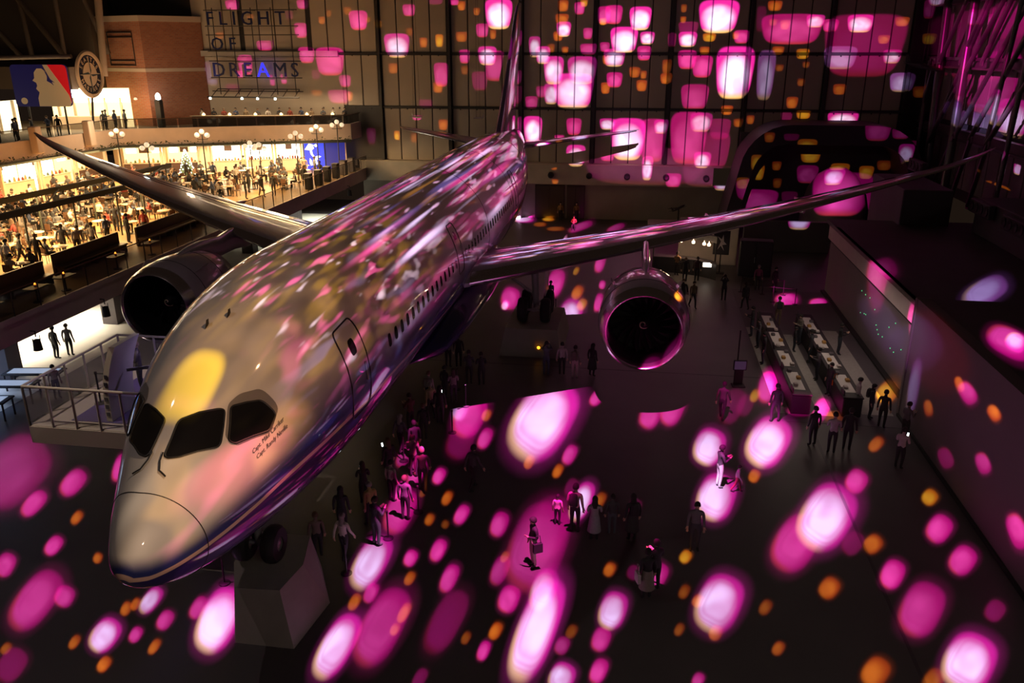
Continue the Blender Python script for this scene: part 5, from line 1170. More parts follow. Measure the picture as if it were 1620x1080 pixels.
# spotlights hanging on the fascia
for k, (y, lb) in enumerate(((17.0, 'black stage spotlight hanging under the balcony edge by the display desks'), (21.8, 'black stage spotlight hanging under the balcony edge by the lit floor'), (57.0, 'black stage spotlight under the far end of the balcony edge'))):
    t = thing('stage_spotlight', lb, 'spotlight', (XE + .25, y, ZF - .9), 0, 'spotlights on the balcony edge')
    MB().tube([(-.2, 0, .15), (0, 0, .15), (0, 0, -.1)], .03, 6).build('arm', m_black, t)
    MB().tube([(0, -.22, -.1), (0, -.22, -.3), (0, .22, -.3), (0, .22, -.1)], .02, 6).build('yoke', m_black, t)
    MB().lathe([(.02, .25), (.15, .22), (.17, 0), (.19, -.25), (.15, -.25), (.13, -.1), (0, -.08)], (0, 0, -.45), 'z', 16).build('housing', m_black, t, True)

# ---- upper terrace
ZT = 8.2
EDGE = [(-35.6, 36.0), (-33.6, 52.6), (-15.9, 60.4), (-15.9, 63.2)]
tp = EDGE + [(-60, 63.2), (-60, 36.0)]
ter = struct(MB().prism(tp[::-1], 7.45, ZT).build('terrace_slab', m_cream), 'slab of the upper terrace')
def along(a, b, s): return (a[0] + (b[0] - a[0]) * s, a[1] + (b[1] - a[1]) * s)
def wall_strip(a, b, th, z0, z1, name, m, parent=None, out=0.):
    a, b = Vector(a), Vector(b); d = (b - a).normalized(); n = Vector((d.y, -d.x)) * th; o = Vector((d.y, -d.x)) * out
    return MB().prism([tuple(a + o), tuple(b + o), tuple(b + o - n), tuple(a + o - n)], z0, z1).build(name, m, parent)
m_pinkp = mat('parapet_warm_plaster', (.74, .60, .50), .7, noise=.05, nscale=1.2)
for i in range(3):
    wall_strip(EDGE[i], EDGE[i + 1], .28, 7.15, 8.55, 'parapet', m_pinkp if i < 2 else m_fascia, ter, .06)
rl2 = thing('terrace_railing', 'dark glass screen on the parapet of the upper terrace', 'railing', (0, 0, 0))
for i, n in ((0, 10), (1, 12), (2, 2)):
    for k in range(n):
        a, b = along(EDGE[i], EDGE[i + 1], (k + .04) / n), along(EDGE[i], EDGE[i + 1], (k + .96) / n)
        wall_strip(a, b, .03, 8.56, 9.3, 'pane', m_rail, rl2, -.1)
    a, b = EDGE[i], EDGE[i + 1]
    MB().tube([(a[0] - .05, a[1] + .1, 9.33), (b[0] - .05, b[1] + .1, 9.33)], .035, 6).build('handrail', m_wood, rl2)
for k, s in enumerate((0.05, .36, .68)):
    a = along(EDGE[0], EDGE[1], s + .1)
    struct(MB().bbox((a[0] + .40, a[1], 8.55), (.6, .7, 1.95), .05).build('pillar', m_pinkp))
# planter under the parapet with trailing leaves
for i, lb in ((0, 'dark green planter strip under the parapet by the bright shop'), (1, 'dark green planter strip running under the long terrace parapet')):
    pl = thing('planter', lb, 'planter', (0, 0, 0), 0, 'planters under the terrace')
    wall_strip(EDGE[i], EDGE[i + 1], .35, 6.95, 7.2, 'trough', m_green, pl, .18)
    lm = MB(); R_ = random.Random(i)
    for k in range(260):
        a = along(EDGE[i], EDGE[i + 1], R_.random()); x, y, z = a[0] + .12 + R_.random() * .25, a[1] - .15 - R_.random() * .2, 7.15 + R_.random() * .25
        q = R_.random() * 6.3; l = .12 + .16 * R_.random(); dx, dy, dz = math.cos(q) * l, math.sin(q) * l, R_.uniform(-.5, 1) * l
        lm.add([(x, y, z), (x + dx * .5 - dy * .3, y + dy * .5 + dx * .3, z + dz * .6), (x + dx, y + dy, z + dz), (x + dx * .5 + dy * .3, y + dy * .5 - dx * .3, z + dz * .6)], [(0, 1, 2, 3)])
    lv = lm.build('foliage', m_leaf, pl); lv['kind'] = 'stuff'

# ---- shops under the terrace
B1, C1 = Vector((-35.0, 54.2)), Vector((-16.9, 61.6))
DS = (C1 - B1).normalized(); NS = Vector((DS.y, -DS.x)); ANG = math.atan2(DS.y, DS.x)
g_white = glow('shop_light_white', (1.0, .86, .60), 9.0); g_amber = glow('shop_light_amber', (1.0, .55, .17), 3.6); g_pale = glow('menu_light', (1.0, .92, .75), 7.0)
m_stock = [fabric(c) for c in ((.5, .12, .05), (.45, .3, .1), (.12, .16, .08), (.35, .33, .3), (.2, .05, .03))]
def shop(name, s0, s1, label, back, dens_=8, base=None):
    """one shop bay in its own frame: x along the front, y = depth behind it"""
    if base is None: o = B1 + DS * s0; rz = ANG
    else: o, rz = base
    w = s1 - s0; t = thing(name, label, 'shop', (o[0], o[1], ZF), rz, 'lit shops under the terrace')
    MB().box(.05, 2.2, 0, w - .05, 2.3, 2.8).build('back_wall', back, t)
    MB().box(.05, .1, 2.75, w - .05, 2.2, 2.82).build('soffit', m_cream, t)
    for k in range(2):
        x = .09 if k == 0 else w - .09
        MB().bbox((x, .12, 1.42), (.18, .3, 2.84), .03).build('pilaster', m_beige, t)
    MB().bbox((w / 2, .05, 2.66), (w - .3, .22, .34), .03).build('sign_fascia', m_beige if back is g_amber else g_pale, t)
    MB().bbox((w / 2, .55, .52), (w * .82, .55, 1.04), .04).build('counter', m_wood if back is g_amber else m_cream, t)
    MB().bbox((w / 2, .55, 1.07), (w * .86, .65, .06), .02).build('counter_top', m_beige, t)
    for k in range(3):
        MB().bbox((w * (.2 + .3 * k), 2.1, 2.05), (w * .24, .06, .55), .02).build('menu_board', g_pale if k != 1 else fabric((.16, .10, .07)), t)
    R_ = random.Random(int(s0 * 10))
    for k in range(dens_):
        x = .3 + (w - .6) * (k + .5) / dens_; h = .12 + .25 * R_.random()
        MB().lathe([(.01, 0), (.09, 0), (.10, h * .5), (.06, h * .8), (.05, h)], (x, .45 + .2 * R_.random(), 1.10), 'z', 8, cap1=True).build('jar', m_stock[R_.randrange(5)], t)
    return t
shop('shop_stall', 0, 3.6, 'dim beige shop bay with wooden counter nearest the parapet corner', g_amber)
shop('shop_stall', 3.7, 6.7, 'amber lit shop bay behind the small white lit tree', g_amber)
shop('shop_stall', 7.6, 10.4, 'white lit shop bay just past the beige column', g_white)
shop('shop_stall', 10.5, 13.1, 'white lit shop bay in the middle of the long front', g_white)
shop('shop_stall', 13.2, 15.6, 'white lit shop bay next to the blue panel', g_white)
struct(MB().lathe([(.45, 0), (.45, 2.9)], (B1 + DS * 7.15 - NS * -.2).to_3d() + Vector((0, 0, ZF)), 'z', 20).build('column_round', m_beige, None, True))
for k, (s, lb) in enumerate(((42.2, 'very bright white shop bay at the side of the terrace, nearer the booths'), (46.0, 'very bright white shop bay at the side of the terrace, nearer the corner'), (49.8, 'amber shop bay tucked in the terrace corner'))):
    shop('shop_stall', 0, 3.6, lb, g_white if k < 2 else g_amber, 8, ((-36.6 + k * .35, s), PI / 2 - .12))
struct(wall_strip((-39.5, 34), (-37.6, 56.5), .3, ZF, 7.45, 'wall_shop_side', m_cream)); struct(wall_strip((-37.6, 57.5), (-17.0, 64.9), .3, ZF, 7.45, 'wall_shop_rear', m_cream))
# blue backlit panels with a white splash
bp = thing('blue_panel', 'blue backlit wall panel with white splash shapes at the end of the shops', 'panel', (B1.x + DS.x * 15.75, B1.y + DS.y * 15.75, ZF), ANG)
for k, st in ((0, 1.5), (1, .32)):
    MB().bbox((.95 + 1.9 * k, .3, 1.35), (1.78, .12, 2.6), .02).build('light_panel', glow('blue_light_%d' % k, (.01, .045, .75), st), bp)
for x in (0, 1.9, 3.8): MB().bbox((x, .26, 1.35), (.1, .2, 2.7), .02).build('frame', m_post if x < 3 else m_cream, bp)
MB().bbox((1.9, .26, 2.68), (3.8, .2, .12), .02).build('head_rail', m_green, bp)
gw = glow('white_print_light', (1.0, .95, .9), 1.9)
for pts in ([(.1, 1.9), (.5, 2.45), (.85, 2.35), (.95, 2.0), (.75, 1.85), (.8, 1.5), (1.0, 1.2), (.85, 1.15), (.6, 1.5), (.55, 1.85)], [(.9, 2.3), (1.15, 2.4), (1.3, 2.2), (1.1, 2.1)], [(.95, 1.25), (1.3, 1.35), (1.55, 1.25), (1.3, 1.12), (1.35, .95), (1.1, 1.0), (1.2, .6), (.95, .45), (.8, .7), (.9, 1.05)], [(.5, 1.15), (.68, .9), (.75, .5), (.55, .45), (.45, .75)]):
    MB().loft([[(x, .23, z) for x, z in pts], [(x, .215, z) for x, z in pts]]).build('white_splash', gw, bp)
# lit white tree
tr = thing('lit_tree', 'small cone tree wrapped in white lights in front of the amber bay', 'light tree', (-28.9, 54.6, ZF))
MB().lathe([(.06, 0), (.06, .3)], seg=8).build('trunk', m_wood, tr)
MB().lathe([(.62, .3), (.45, .9), (.5, .85), (.3, 1.5), (.35, 1.45), (.12, 2.1), (.01, 2.5)], seg=12).build('crown', m_leaf, tr)
bulb = MB().lathe([(.001, -.05), (.045, -.02), (.045, .02), (.001, .05)], seg=6).mesh('bulb', glow('bulb_light', (1, .9, .7), 12))
for k in range(70):
    q = k / 70; a = k * 2.4; r = .66 * (1 - q) + .03; link('bulb', bulb, tr, (r * math.cos(a), r * math.sin(a), .35 + 2.1 * q))

# ---- lamp posts with three globes
lp0 = None
LAMPS = [(-31.3, 49.0, 4.3, 'three globe lamp post nearest the parapet corner'), (-24.2, 49.3, 4.3, 'three globe lamp post in front of the white shops'), (-28.6, 48.6, 3.3, 'low three globe lamp post in front of the amber bay'),
         (-18.2, 53.4, 3.9, 'three globe lamp post in front of the last white shop'), (-17.4, 56.0, 4.2, 'three globe lamp post beside the blue panel'), (-16.5, 58.6, 4.4, 'three globe lamp post at the end of the balcony'),
         (-21.6, 52.0, 3.2, 'low three globe lamp post among the tables before the white shops'), (-19.4, 49.0, 3.4, 'three globe lamp post near the balcony edge above the wing')]
def lamp_post(x, y, h, lb):
    t = thing('lamp_post', lb, 'lamp post', (x, y, ZF), RND.random() * .5, 'three globe lamp posts in the food court')
    MB().tube([(0, 0, .12), (0, 0, h)], [.06, .04], 8).build('pole', m_post, t)
    MB().lathe([(.16, 0), (.16, .08), (.08, .14), (.06, .3)], seg=12, cap0=True).build('base', m_post, t, True)
    MB().tube([(-.42, 0, h - .28), (-.42, 0, h - .42), (.42, 0, h - .42), (.42, 0, h - .28)], .025, 6).build('cross_arm', m_post, t)
    for dx, dz in ((0, .16), (-.42, -.1), (.42, -.1)):
        link('globe', GLOBE, t, (dx, 0, h + dz))
GLOBE = MB().lathe([(.01, -.2), (.11, -.17), (.19, -.08), (.2, 0), (.19, .08), (.11, .17), (.01, .2)], seg=14).mesh('globe', m_globe, True)
for a in LAMPS: lamp_post(*a)
for k in (0, 1, 4):
    l_ = bpy.data.lights.new('lamp_post_light', 'POINT'); l_.energy = 260; l_.color = (1, .72, .42); l_.shadow_soft_size = .25; o_ = bpy.data.objects.new('lamp_post_light', l_); COL.objects.link(o_); o_.location = (LAMPS[k][0] + .1, LAMPS[k][1] - .6, ZF + LAMPS[k][2] + .75)

# ---- canopy of dark green beams on posts
cn = thing('steel_canopy', 'pair of dark green steel beams on posts over the nearer tables', 'canopy', (0, 0, 0))
for (a, b) in (((-24.6, 24.5), (-23.2, 42.5)), ((-21.3, 20.5), (-20.5, 35.0))):
    MB().loft([[(a[0] + dx, a[1], z) for dx, z in ((-.12, 6.9), (.12, 6.9), (.12, 7.2), (-.12, 7.2))], [(b[0] + dx, b[1], z) for dx, z in ((-.12, 6.9), (.12, 6.9), (.12, 7.2), (-.12, 7.2))]]).build('beam', m_green, cn)
    for q in (.05, .3, .55, .8, .97):
        p = along(a, b, q); MB().tube([(p[0], p[1], ZF), (p[0], p[1], 6.95)], .05, 8).build('post', m_green, cn)
for q in (.1, .4, .7, .95):
    a, b = along((-24.6, 24.5), (-23.2, 42.5), q), along((-21.3, 20.5), (-20.5, 35.0), q); MB().tube([(a[0], a[1], 7.05), (b[0], b[1], 7.05)], .05, 6).build('rafter', m_green, cn)
# added area lights without fittings: warm fill for the food court
WARM = (1.0, .60, .24)
area('canopy_fill', (-23.0, 31.0, 6.85), (3.0, 16), 3200, WARM)
area('side_terrace_fill', (-33.0, 43.0, 7.1), (3.0, 14), 2600, WARM)
area('terrace_front_fill', (-25.5, 54.6, 7.05), (17, 2.0), 2600, (1.0, .68, .34), (0, 0, ANG))
area('edge_table_fill', (-18.5, 50.0, 7.6), (2.0, 14), 1500, WARM)

# ---- booths along the edge with table candles
for k, (y0, y1, x, lb) in enumerate(((17.5, 21.6, -17.9, 'long dark wooden booth partition nearest the camera end of the balcony'), (22.8, 28.2, -18.3, 'long dark wooden booth partition in the middle of the balcony edge'), (29.4, 36.5, -18.0, 'long dark wooden booth partition behind the starboard engine'))):
    t = thing('booth_partition', lb, 'partition', (x, y0, ZF), 0, 'wooden booths at the balcony edge'); L = y1 - y0
    MB().bbox((0, L / 2, .55), (.14, L, 1.1), .03).build('back_board', m_wood, t); MB().bbox((.32, L / 2, .45), (.5, L, .10), .03).build('bench_seat', m_wood, t)
    for q in range(int(L / 1.3) + 1): MB().bbox((.32, .1 + (L - .2) * q / int(L / 1.3), .22), (.4, .06, .42), .01).build('bench_leg', m_wood, t)
m_flame = glow('candle_flame', (1.0, .22, .02), 9)
for k, (y, lb) in enumerate(((16.0, 'orange table candle nearest the camera end of the balcony edge'), (18.7, 'orange table candle second along the balcony edge'), (20.6, 'orange table candle third along the balcony edge'), (24.6, 'orange table candle fourth along the balcony edge'), (27.7, 'orange table candle farthest along the balcony edge'))):
    tb = thing('edge_table', 'narrow dark table holding the candle ' + lb.split(' candle ')[1], 'table', (-16.1, y, ZF), 0, 'narrow tables at the railing')
    MB().bbox((0, 0, .68), (.55, 1.0, .05), .015).build('table_top', m_wood, tb); MB().tube([(0, 0, .05), (0, 0, .66)], .04, 8).build('leg', m_post, tb); MB().lathe([(.22, 0), (.22, .03), (.04, .06)], seg=12, cap0=True).build('base', m_post, tb)
    c = thing('table_candle', lb, 'candle', (-16.1, y, ZF + .705), 0, 'candles at the railing')
    MB().lathe([(.05, 0), (.06, .02), (.065, .10), (.055, .10), (.045, .03), (0, .03)], seg=12, cap0=True).build('holder', mat('candle_glass', (.4, .12, .03), .2), c, True)
    MB().lathe([(.01, .03), (.045, .06), (.04, .13), (.005, .21)], seg=8).build('flame', m_flame, c)

# ---- tables, chairs and diners
TABLES = [(-31.15, 41.31), (-23.88, 54.59), (-22.43, 56.77), (-28.27, 51.84), (-24.03, 31.34), (-26.22, 34.82), (-29.08, 42.99), (-23.22, 25.69), (-19.75, 58.55), (-22.44, 27.66), (-22.35, 32.57), (-31.89, 35.73), (-27.07, 40.32),
 (-24.02, 38.12), (-22.56, 49.26), (-30.9, 37.71), (-28.84, 31.82), (-30.0, 34.46), (-20.79, 28.79), (-20.2, 25.94), (-20.74, 53.38), (-18.59, 55.76), (-25.72, 52.49), (-27.76, 38.39), (-33.92, 39.59), (-33.24, 41.78), (-22.4, 34.59),
 (-27.71, 55.07), (-33.25, 52.34), (-21.0, 46.37), (-30.93, 44.26), (-23.53, 52.05), (-26.26, 29.14), (-20.57, 49.7), (-20.8, 55.54), (-28.12, 35.26), (-22.18, 30.28), (-34.51, 45.83), (-30.6, 53.3), (-26.96, 50.1), (-30.98, 51.5),
 (-29.59, 39.76), (-24.15, 33.55), (-25.04, 39.94), (-32.48, 46.35), (-26.02, 32.44), (-20.31, 36.31), (-18.0, 50.4), (-25.11, 49.33), (-32.91, 44.01), (-22.32, 36.62), (-25.99, 36.97), (-24.21, 35.7), (-23.91, 29.0), (-32.87, 37.85), (-25.36, 27.3), (-20.31, 32.59), (-27.17, 42.38)]
m_ttop = mat('pale_table_top', (.55, .42, .28), .4)
TM = {'table_top': MB().lathe([(.02, .75), (.42, .75), (.44, .735), (.42, .715), (.02, .715)], seg=18).mesh('table_top', m_ttop, True), 'leg': MB().tube([(0, 0, .04), (0, 0, .72)], .035, 8).mesh('leg', m_post), 'base': MB().lathe([(.26, 0), (.26, .02), (.05, .05)], seg=12, cap0=True).mesh('base', m_post)}
m_chair = fabric((.12, .06, .03))
CM = {'seat': MB().bbox((0, 0, .45), (.42, .42, .05), .015).mesh('seat', m_chair), 'backrest': MB().bbox((0, .20, .72), (.40, .03, .36), .012).mesh('backrest', m_chair)}
LEGM = MB().tube([(0, 0, 0), (0, 0, .44)], .018, 6).mesh('leg', m_post)
COLS = [((.03, .03, .035), 'black'), ((.55, .50, .46), 'white'), ((.10, .11, .13), 'dark grey'), ((.30, .22, .14), 'tan'), ((.05, .07, .14), 'navy'), ((.28, .05, .04), 'red')]
R4 = random.Random(11)
R6 = random.Random(5)
for _ in range(4000):
    if len(TABLES) >= 84: break
    x, y = R6.uniform(-34.5, -19.3), R6.uniform(21.5, 57.5)
    if y > 52.2 + 7.5 * (x + 35) / 18.2: continue
    if 43.5 < y < 45 or min((x - a) ** 2 + (y - b) ** 2 for a, b in TABLES) < 1.62 ** 2: continue
    TABLES.append((round(x, 2), round(y, 2)))
KEEP = [along(a, b, q) for (a, b) in (((-24.6, 24.5), (-23.2, 42.5)), ((-21.3, 20.5), (-20.5, 35.0))) for q in (.05, .3, .55, .8, .97)] + [(a[0], a[1]) for a in LAMPS] + [(-28.9, 54.6), (-28.5, 54.9), (-29.3, 54.3), (-28.5, 54.2), (-29.3, 55.0)]
def clear(x, y, r, extra=()): return all((x - a) ** 2 + (y - b) ** 2 > r * r for a, b in list(KEEP) + list(extra))
TAKEN = []
def zone(x, y):
    if y > 50.5: return 'before the white shops' if x > -26.5 else 'before the amber shop bay'
    if y > 43: return 'near the balcony edge by the far lamp posts' if x > -27 else 'beside the bright side shop'
    if x < -29.5: return 'beside the glowing side shops'
    if x < -26: return 'deep in the middle of the floor'
    if x < -22.2: return 'under the farther green canopy beam'
    return 'under the nearer green canopy beam'
STAND = [(-21.0, 23.1, 'walk', 160, (.30, .33, .40), 'person in a pale blue shirt standing at the near edge of the tan floor'), (-21.3, 24.4, 'walk', 130, (.08, .09, .09), 'person in dark green jacket walking on the tan floor'), (-20.4, 24.5, 'stride', 200, BK, 'person in black striding beside the green jacket'),
         (-19.9, 26.9, 'bend', 60, (.20, .18, .18), 'person in grey bending by the booth partition'), (-19.4, 27.6, 'stand', 180, (.30, .27, .24), 'person in a beige jacket standing behind the booth'), (-19.0, 30.2, 'stand', 150, BK, 'person in black standing by the lamp beam'),
         (-21.6, 39.2, 'stand', 20, (.6, .55, .5), 'person in a white apron standing near the starboard wing'), (-21.0, 40.4, 'walk', 90, (.55, .5, .46), 'person in white walking near the starboard wing'), (-22.6, 41.0, 'stand', 200, (.3, .06, .04), 'person in red standing near the starboard wing'),
         (-18.8, 31.6, 'stand', 10, (.35, .04, .03), 'person in a bright red coat behind the booth'), (-17.6, 47.0, 'stand', 0, BK, 'first dark figure above the trailing edge of the wing'), (-18.2, 46.2, 'stride', 60, BK, 'second dark figure above the trailing edge of the wing'), (-19.0, 45.2, 'stand', 120, BK, 'third dark figure above the trailing edge of the wing'),
         (-17.0, 51.6, 'stand', 200, BK, 'dark figure by the railing below the white shops'), (-16.7, 54.4, 'stand', 170, BK, 'dark figure by the railing before the blue panel'), (-19.2, 57.2, 'stand', 0, (.2, .15, .1), 'person in brown at the last white shop'), (-22.0, 58.2, 'stand', 200, BK, 'person in black ordering at the white shop counter'), (-24.8, 57.0, 'stand', 180, (.3, .2, .12), 'person in tan ordering at the middle shop counter')]
SPOTS = [(a[0], a[1]) for a in STAND]
TABLES = [t for t in TABLES if clear(t[0], t[1], .55, SPOTS)]
for i, (x, y) in enumerate(TABLES):
    t = thing('round_table', 'small round cafe table ' + zone(x, y), 'table', (x, y, ZF), 0, 'round cafe tables ' + zone(x, y))
    for k, m in TM.items(): link(k, m, t)
    a0 = R4.random() * 6.28; n = 3 if i % 3 else 2
    for q in range(n):
        a = a0 + 2 * PI * q / n; cx, cy = x + .78 * math.cos(a), y + .78 * math.sin(a); rz = a - PI / 2
        if not clear(cx, cy, .5, SPOTS + TAKEN): continue
        TAKEN.append((cx, cy))
        c = thing('cafe_chair', 'brown cafe chair at a round table ' + zone(x, y), 'chair', (cx, cy, ZF), rz, 'cafe chairs ' + zone(x, y))
        for k, m in CM.items(): link(k, m, c)
        for dx, dy in ((-.18, -.18), (.18, -.18), (-.18, .18), (.18, .18)): link('leg', LEGM, c, (dx, dy, 0))
        if R4.random() < .86:
            tc, cn_ = COLS[R4.choice((0, 0, 1, 1, 2, 2, 3, 4, 5))]
            person(cx, cy, 'sit' if R4.random() < .5 else 'sit_lean', rz, top=tc, bottom=BK, h=1.62 + .1 * R4.random(), z=ZF, long_hair=R4.random() < .4, hair=R4.randrange(3), skin=R4.randrange(3), face=False,
                   label='diner in %s seated %s' % (cn_, zone(x, y)), group='seated diners in %s %s' % (cn_, zone(x, y)))
    if i % 2 == 0:
        pl_ = MB().lathe([(.02, 0), (.11, .005), (.15, .025), (.14, .03), (.02, .012)], seg=14).build('plate', fabric((.6, .55, .48)), None, True, (x + .1, y, ZF + .752))
        tag(pl_, 'white plate on a round table ' + zone(x, y), 'plate', 'plates on tables ' + zone(x, y))
for (x, y, kd, rz, tc, lb) in STAND: person(x, y, kd, rz * T_, top=tc, bottom=BK, z=ZF, h=1.70, label=lb, face=False, hair=int(abs(x)) % 3)
n_ = 0
for _ in range(3000):
    if n_ >= 34: break
    x, y = R6.uniform(-34.5, -17.4), R6.uniform(22, 58)
    if y > 53.2 + 7.5 * (x + 35) / 18.2 or (x > -19.5 and y < 38) or not clear(x, y, .6, SPOTS + TAKEN + TABLES): continue
    SPOTS.append((x, y)); n_ += 1; tc, cn_ = COLS[R6.choice((0, 0, 0, 1, 2, 4))]
    person(x, y, R6.choice(('stand', 'phone', 'walk', 'stride', 'carry')), R6.random() * 6.28, top=tc, bottom=BK, z=ZF, h=1.6 + .18 * R6.random(), face=False, hair=n_ % 3, long_hair=n_ % 3 == 0, label='visitor in %s on foot %s' % (cn_, zone(x, y)), group='visitors in %s on foot %s' % (cn_, zone(x, y)))
# dark bollards / bins along the balcony edge
for k in range(6):
    y = 50.2 + 2.05 * k
    t = thing('waste_cabinet', 'dark upright cabinet on the balcony edge, %s from the wing' % ('first', 'second', 'third', 'fourth', 'fifth', 'sixth')[k], 'cabinet', (-16.05, y, ZF), 0, 'cabinets along the balcony edge')
    MB().bbox((0, 0, .62), (.5, .62, 1.2), .03).build('body', m_stage if k > 3 else m_black, t); MB().bbox((0, 0, 1.25), (.56, .68, .06), .02).build('top', m_dark, t); MB().bbox((-.26, 0, .7), (.02, .46, .8), .005).build('door', m_dark, t)

# ---- terrace diners along the counter
ct = thing('terrace_counter', 'long lit wooden counter along the upper terrace', 'counter', (-30.0, 58.6, ZT), math.atan2(2.6, 13.0))
MB().bbox((6.6, 0, 1.02), (13.6, .5, .06), .02).build('counter_top', m_beige, ct); MB().bbox((6.6, .1, .5), (13.4, .1, 1.0), .02).build('front_board', m_wood, ct)
for k in range(6): MB().lathe([(.02, 0), (.14, .02), (.16, .10), (.05, .22), (.02, .24)], (1.0 + 2.3 * k, 0, 1.06), seg=12).build('table_lamp', glow('counter_lamp', (1, .62, .25), 4.0), ct, True)
area('terrace_counter_light', (-22.5, 60.2, 11.2), (12, 1.0), 260, (1, .7, .4), (0, 0, .2))
for k in range(14):
    s = k / 13; x = -29.6 + 12.6 * s; y = 59.6 + 2.5 * s
    tc, cn_ = COLS[(k * 5 + 1) % 6]
    person(x, y + .15 * (k % 2), 'stand' if k % 4 == 0 else 'phone', (-10 + 47 * k % 60) * T_, top=tc, bottom=BK, z=ZT, h=1.6 + .02 * (k % 5), face=False, hair=k % 3, label='guest in %s at the terrace counter, %s' % (cn_, ('at the tower end', 'second from the tower', 'third from the tower', 'fourth from the tower', 'fifth from the tower', 'sixth from the tower', 'seventh from the tower', 'seventh from the far end', 'sixth from the far end', 'fifth from the far end', 'fourth from the far end', 'third from the far end', 'second from the far end', 'at the far end')[k]), group='guests at the terrace counter')
for k, (x, y) in enumerate(((-37.0, 43.6), (-37.6, 44.4), (-36.6, 45.0), (-37.2, 46.0), (-36.4, 46.6), (-36.2, 48.2), (-35.9, 49.0), (-35.4, 54.2), (-34.8, 54.9), (-35.9, 55.3), (-34.3, 55.6))):
    person(x - .4, y, ('stand', 'phone', 'stand', 'carry')[k % 4], (200 + 31 * k) * T_, top=COLS[k % 3 * 2][0], bottom=BK, z=ZT, h=1.72, face=False, hair=k % 3, group='guests on the terrace corner', label='dark guest on the terrace %s' % ('nearest the picture edge', 'behind the first pillar', 'beside the first pillar', 'under the batter board', 'in a row under the batter board', 'between the two pillars', 'left of the second pillar', 'waving before the bright booth', 'at the lit booth counter', 'behind the booth counter', 'at the end of the bright booth')[k])
# bright booth at the terrace corner
bo = thing('lit_booth', 'bright yellow lit booth under the round compass sign', 'booth', (-38.6, 55.0, ZT), .25)
MB().box(-3.2, 2.6, 0, 3.6, 2.75, 3.4).build('back_wall', glow('booth_light', (1, .72, .30), 2.6), bo); MB().box(-3.2, 2.4, 2.2, 3.6, 2.6, 3.3).build('menu_strip', g_pale, bo)
for k in range(5): MB().bbox((-2.6 + 1.35 * k, 2.5, 1.3), (.18, .25, 2.6), .02).build('pilaster', m_beige, bo)
MB().bbox((.2, 1.0, .55), (5.6, .5, 1.1), .03).build('counter', m_cream, bo)
area('booth_ceiling_light', (-38.5, 54.5, ZT + 3.2), (6, 3), 450, (1, .75, .4), (0, 0, .25))
# warm wash on the terrace rooms behind the boards
lw = thing('lit_room_wall', 'glowing cream room front behind the dark terrace guests', 'room front', (-42.8, 46.0, ZT), PI / 2)
MB().box(-3, 0, 0, 7, .15, 2.6).build('wall_panel', glow('room_light', (1, .82, .5), 2.0), lw)
for k in range(6): MB().bbox((-2.7 + 1.8 * k, -.12, 1.3), (.2, .2, 2.6), .02).build('mullion', m_beige, lw)

# ---- brick tower
def brick():
    m = bpy.data.materials.new('tower_brick'); m.use_nodes = True; nt = m.node_tree; b = nt.nodes['Principled BSDF']; b.inputs['Roughness'].default_value = .8
    tc = nt.nodes.new('ShaderNodeTexCoord'); sp = nt.nodes.new('ShaderNodeSeparateXYZ'); nt.links.new(tc.outputs['Object'], sp.inputs[0])
    c = nt.nodes.new('ShaderNodeCombineXYZ'); nt.links.new(_math(nt, 'ADD', sp.outputs[0], _math(nt, 'MULTIPLY', sp.outputs[1], .8)), c.inputs[0]); nt.links.new(sp.outputs[2], c.inputs[1])
    br = nt.nodes.new('ShaderNodeTexBrick'); br.inputs['Color1'].default_value = (.42, .14, .07, 1); br.inputs['Color2'].default_value = (.33, .10, .05, 1); br.inputs['Mortar'].default_value = (.30, .21, .15, 1)
    br.inputs['Scale'].default_value = 1.0; br.inputs['Brick Width'].default_value = .42; br.inputs['Row Height'].default_value = .15; br.inputs['Mortar Size'].default_value = .018
    nt.links.new(c.outputs[0], br.inputs['Vector']); nt.links.new(br.outputs[0], b.inputs['Base Color'])
    MATS['tower_brick'] = m; return m
TWP = [(-39.7, 61.2), (-34.3, 59.2), (-30.7, 63.2), (-30.7, 66), (-39.7, 66)]
tw = thing('brick_tower', 'red brick tower with pale stone bands beside the large sign', 'tower', (0, 0, 0))
MB().prism(TWP, ZT, 17.4).build('tower_body', brick(), tw)
def band(z0, z1, out):
    cx, cy = -35.2, 63.0; MB().prism([(cx + (x - cx) * out, cy + (y - cy) * out) for x, y in TWP], z0, z1).build('stone_band', mat('pale_stone', (.55, .42, .32), .7), tw)
band(17.2, 17.7, 1.02); band(12.95, 13.25, 1.012)
fx, fy = Vector((-34.3 + 39.7, 59.2 - 61.2)).normalized(); 
for (s0, s1, z0, z1) in ((1.2, 4.6, 13.5, 15.9), (1.2, 4.6, 13.5, 13.9), (1.2, 4.6, 15.9, 16.3)):
    P_ = lambda s: (-39.7 + fx * s + fy * .06, 61.2 + fy * s - fx * .06)
    a, b = P_(s0), P_(s1); MB().tube([(a[0], a[1], z0), (b[0], b[1], z0), (b[0], b[1], z1), (a[0], a[1], z1), (a[0], a[1], z0)], .05, 6).build('window_bar', m_rib, tw)
for s in (2.0, 4.0):
    a = (-39.7 + fx * s + fy * .15, 61.2 + fy * s - fx * .15); MB().lathe([(.02, .12), (.13, .08), (.16, -.1), (.02, -.12)], (a[0], a[1], 10.6), seg=10).build('wall_light', m_globe, tw, True)
area('tower_wash', (-35.5, 56.5, 9.6), (7, 1.2), 230, (1, .58, .28), (math.radians(150), 0, -.25))
sp_ = thing('standing_beacon', 'black pillar with a bright white lamp in front of the brick tower', 'lamp', (-33.0, 58.4, ZT))
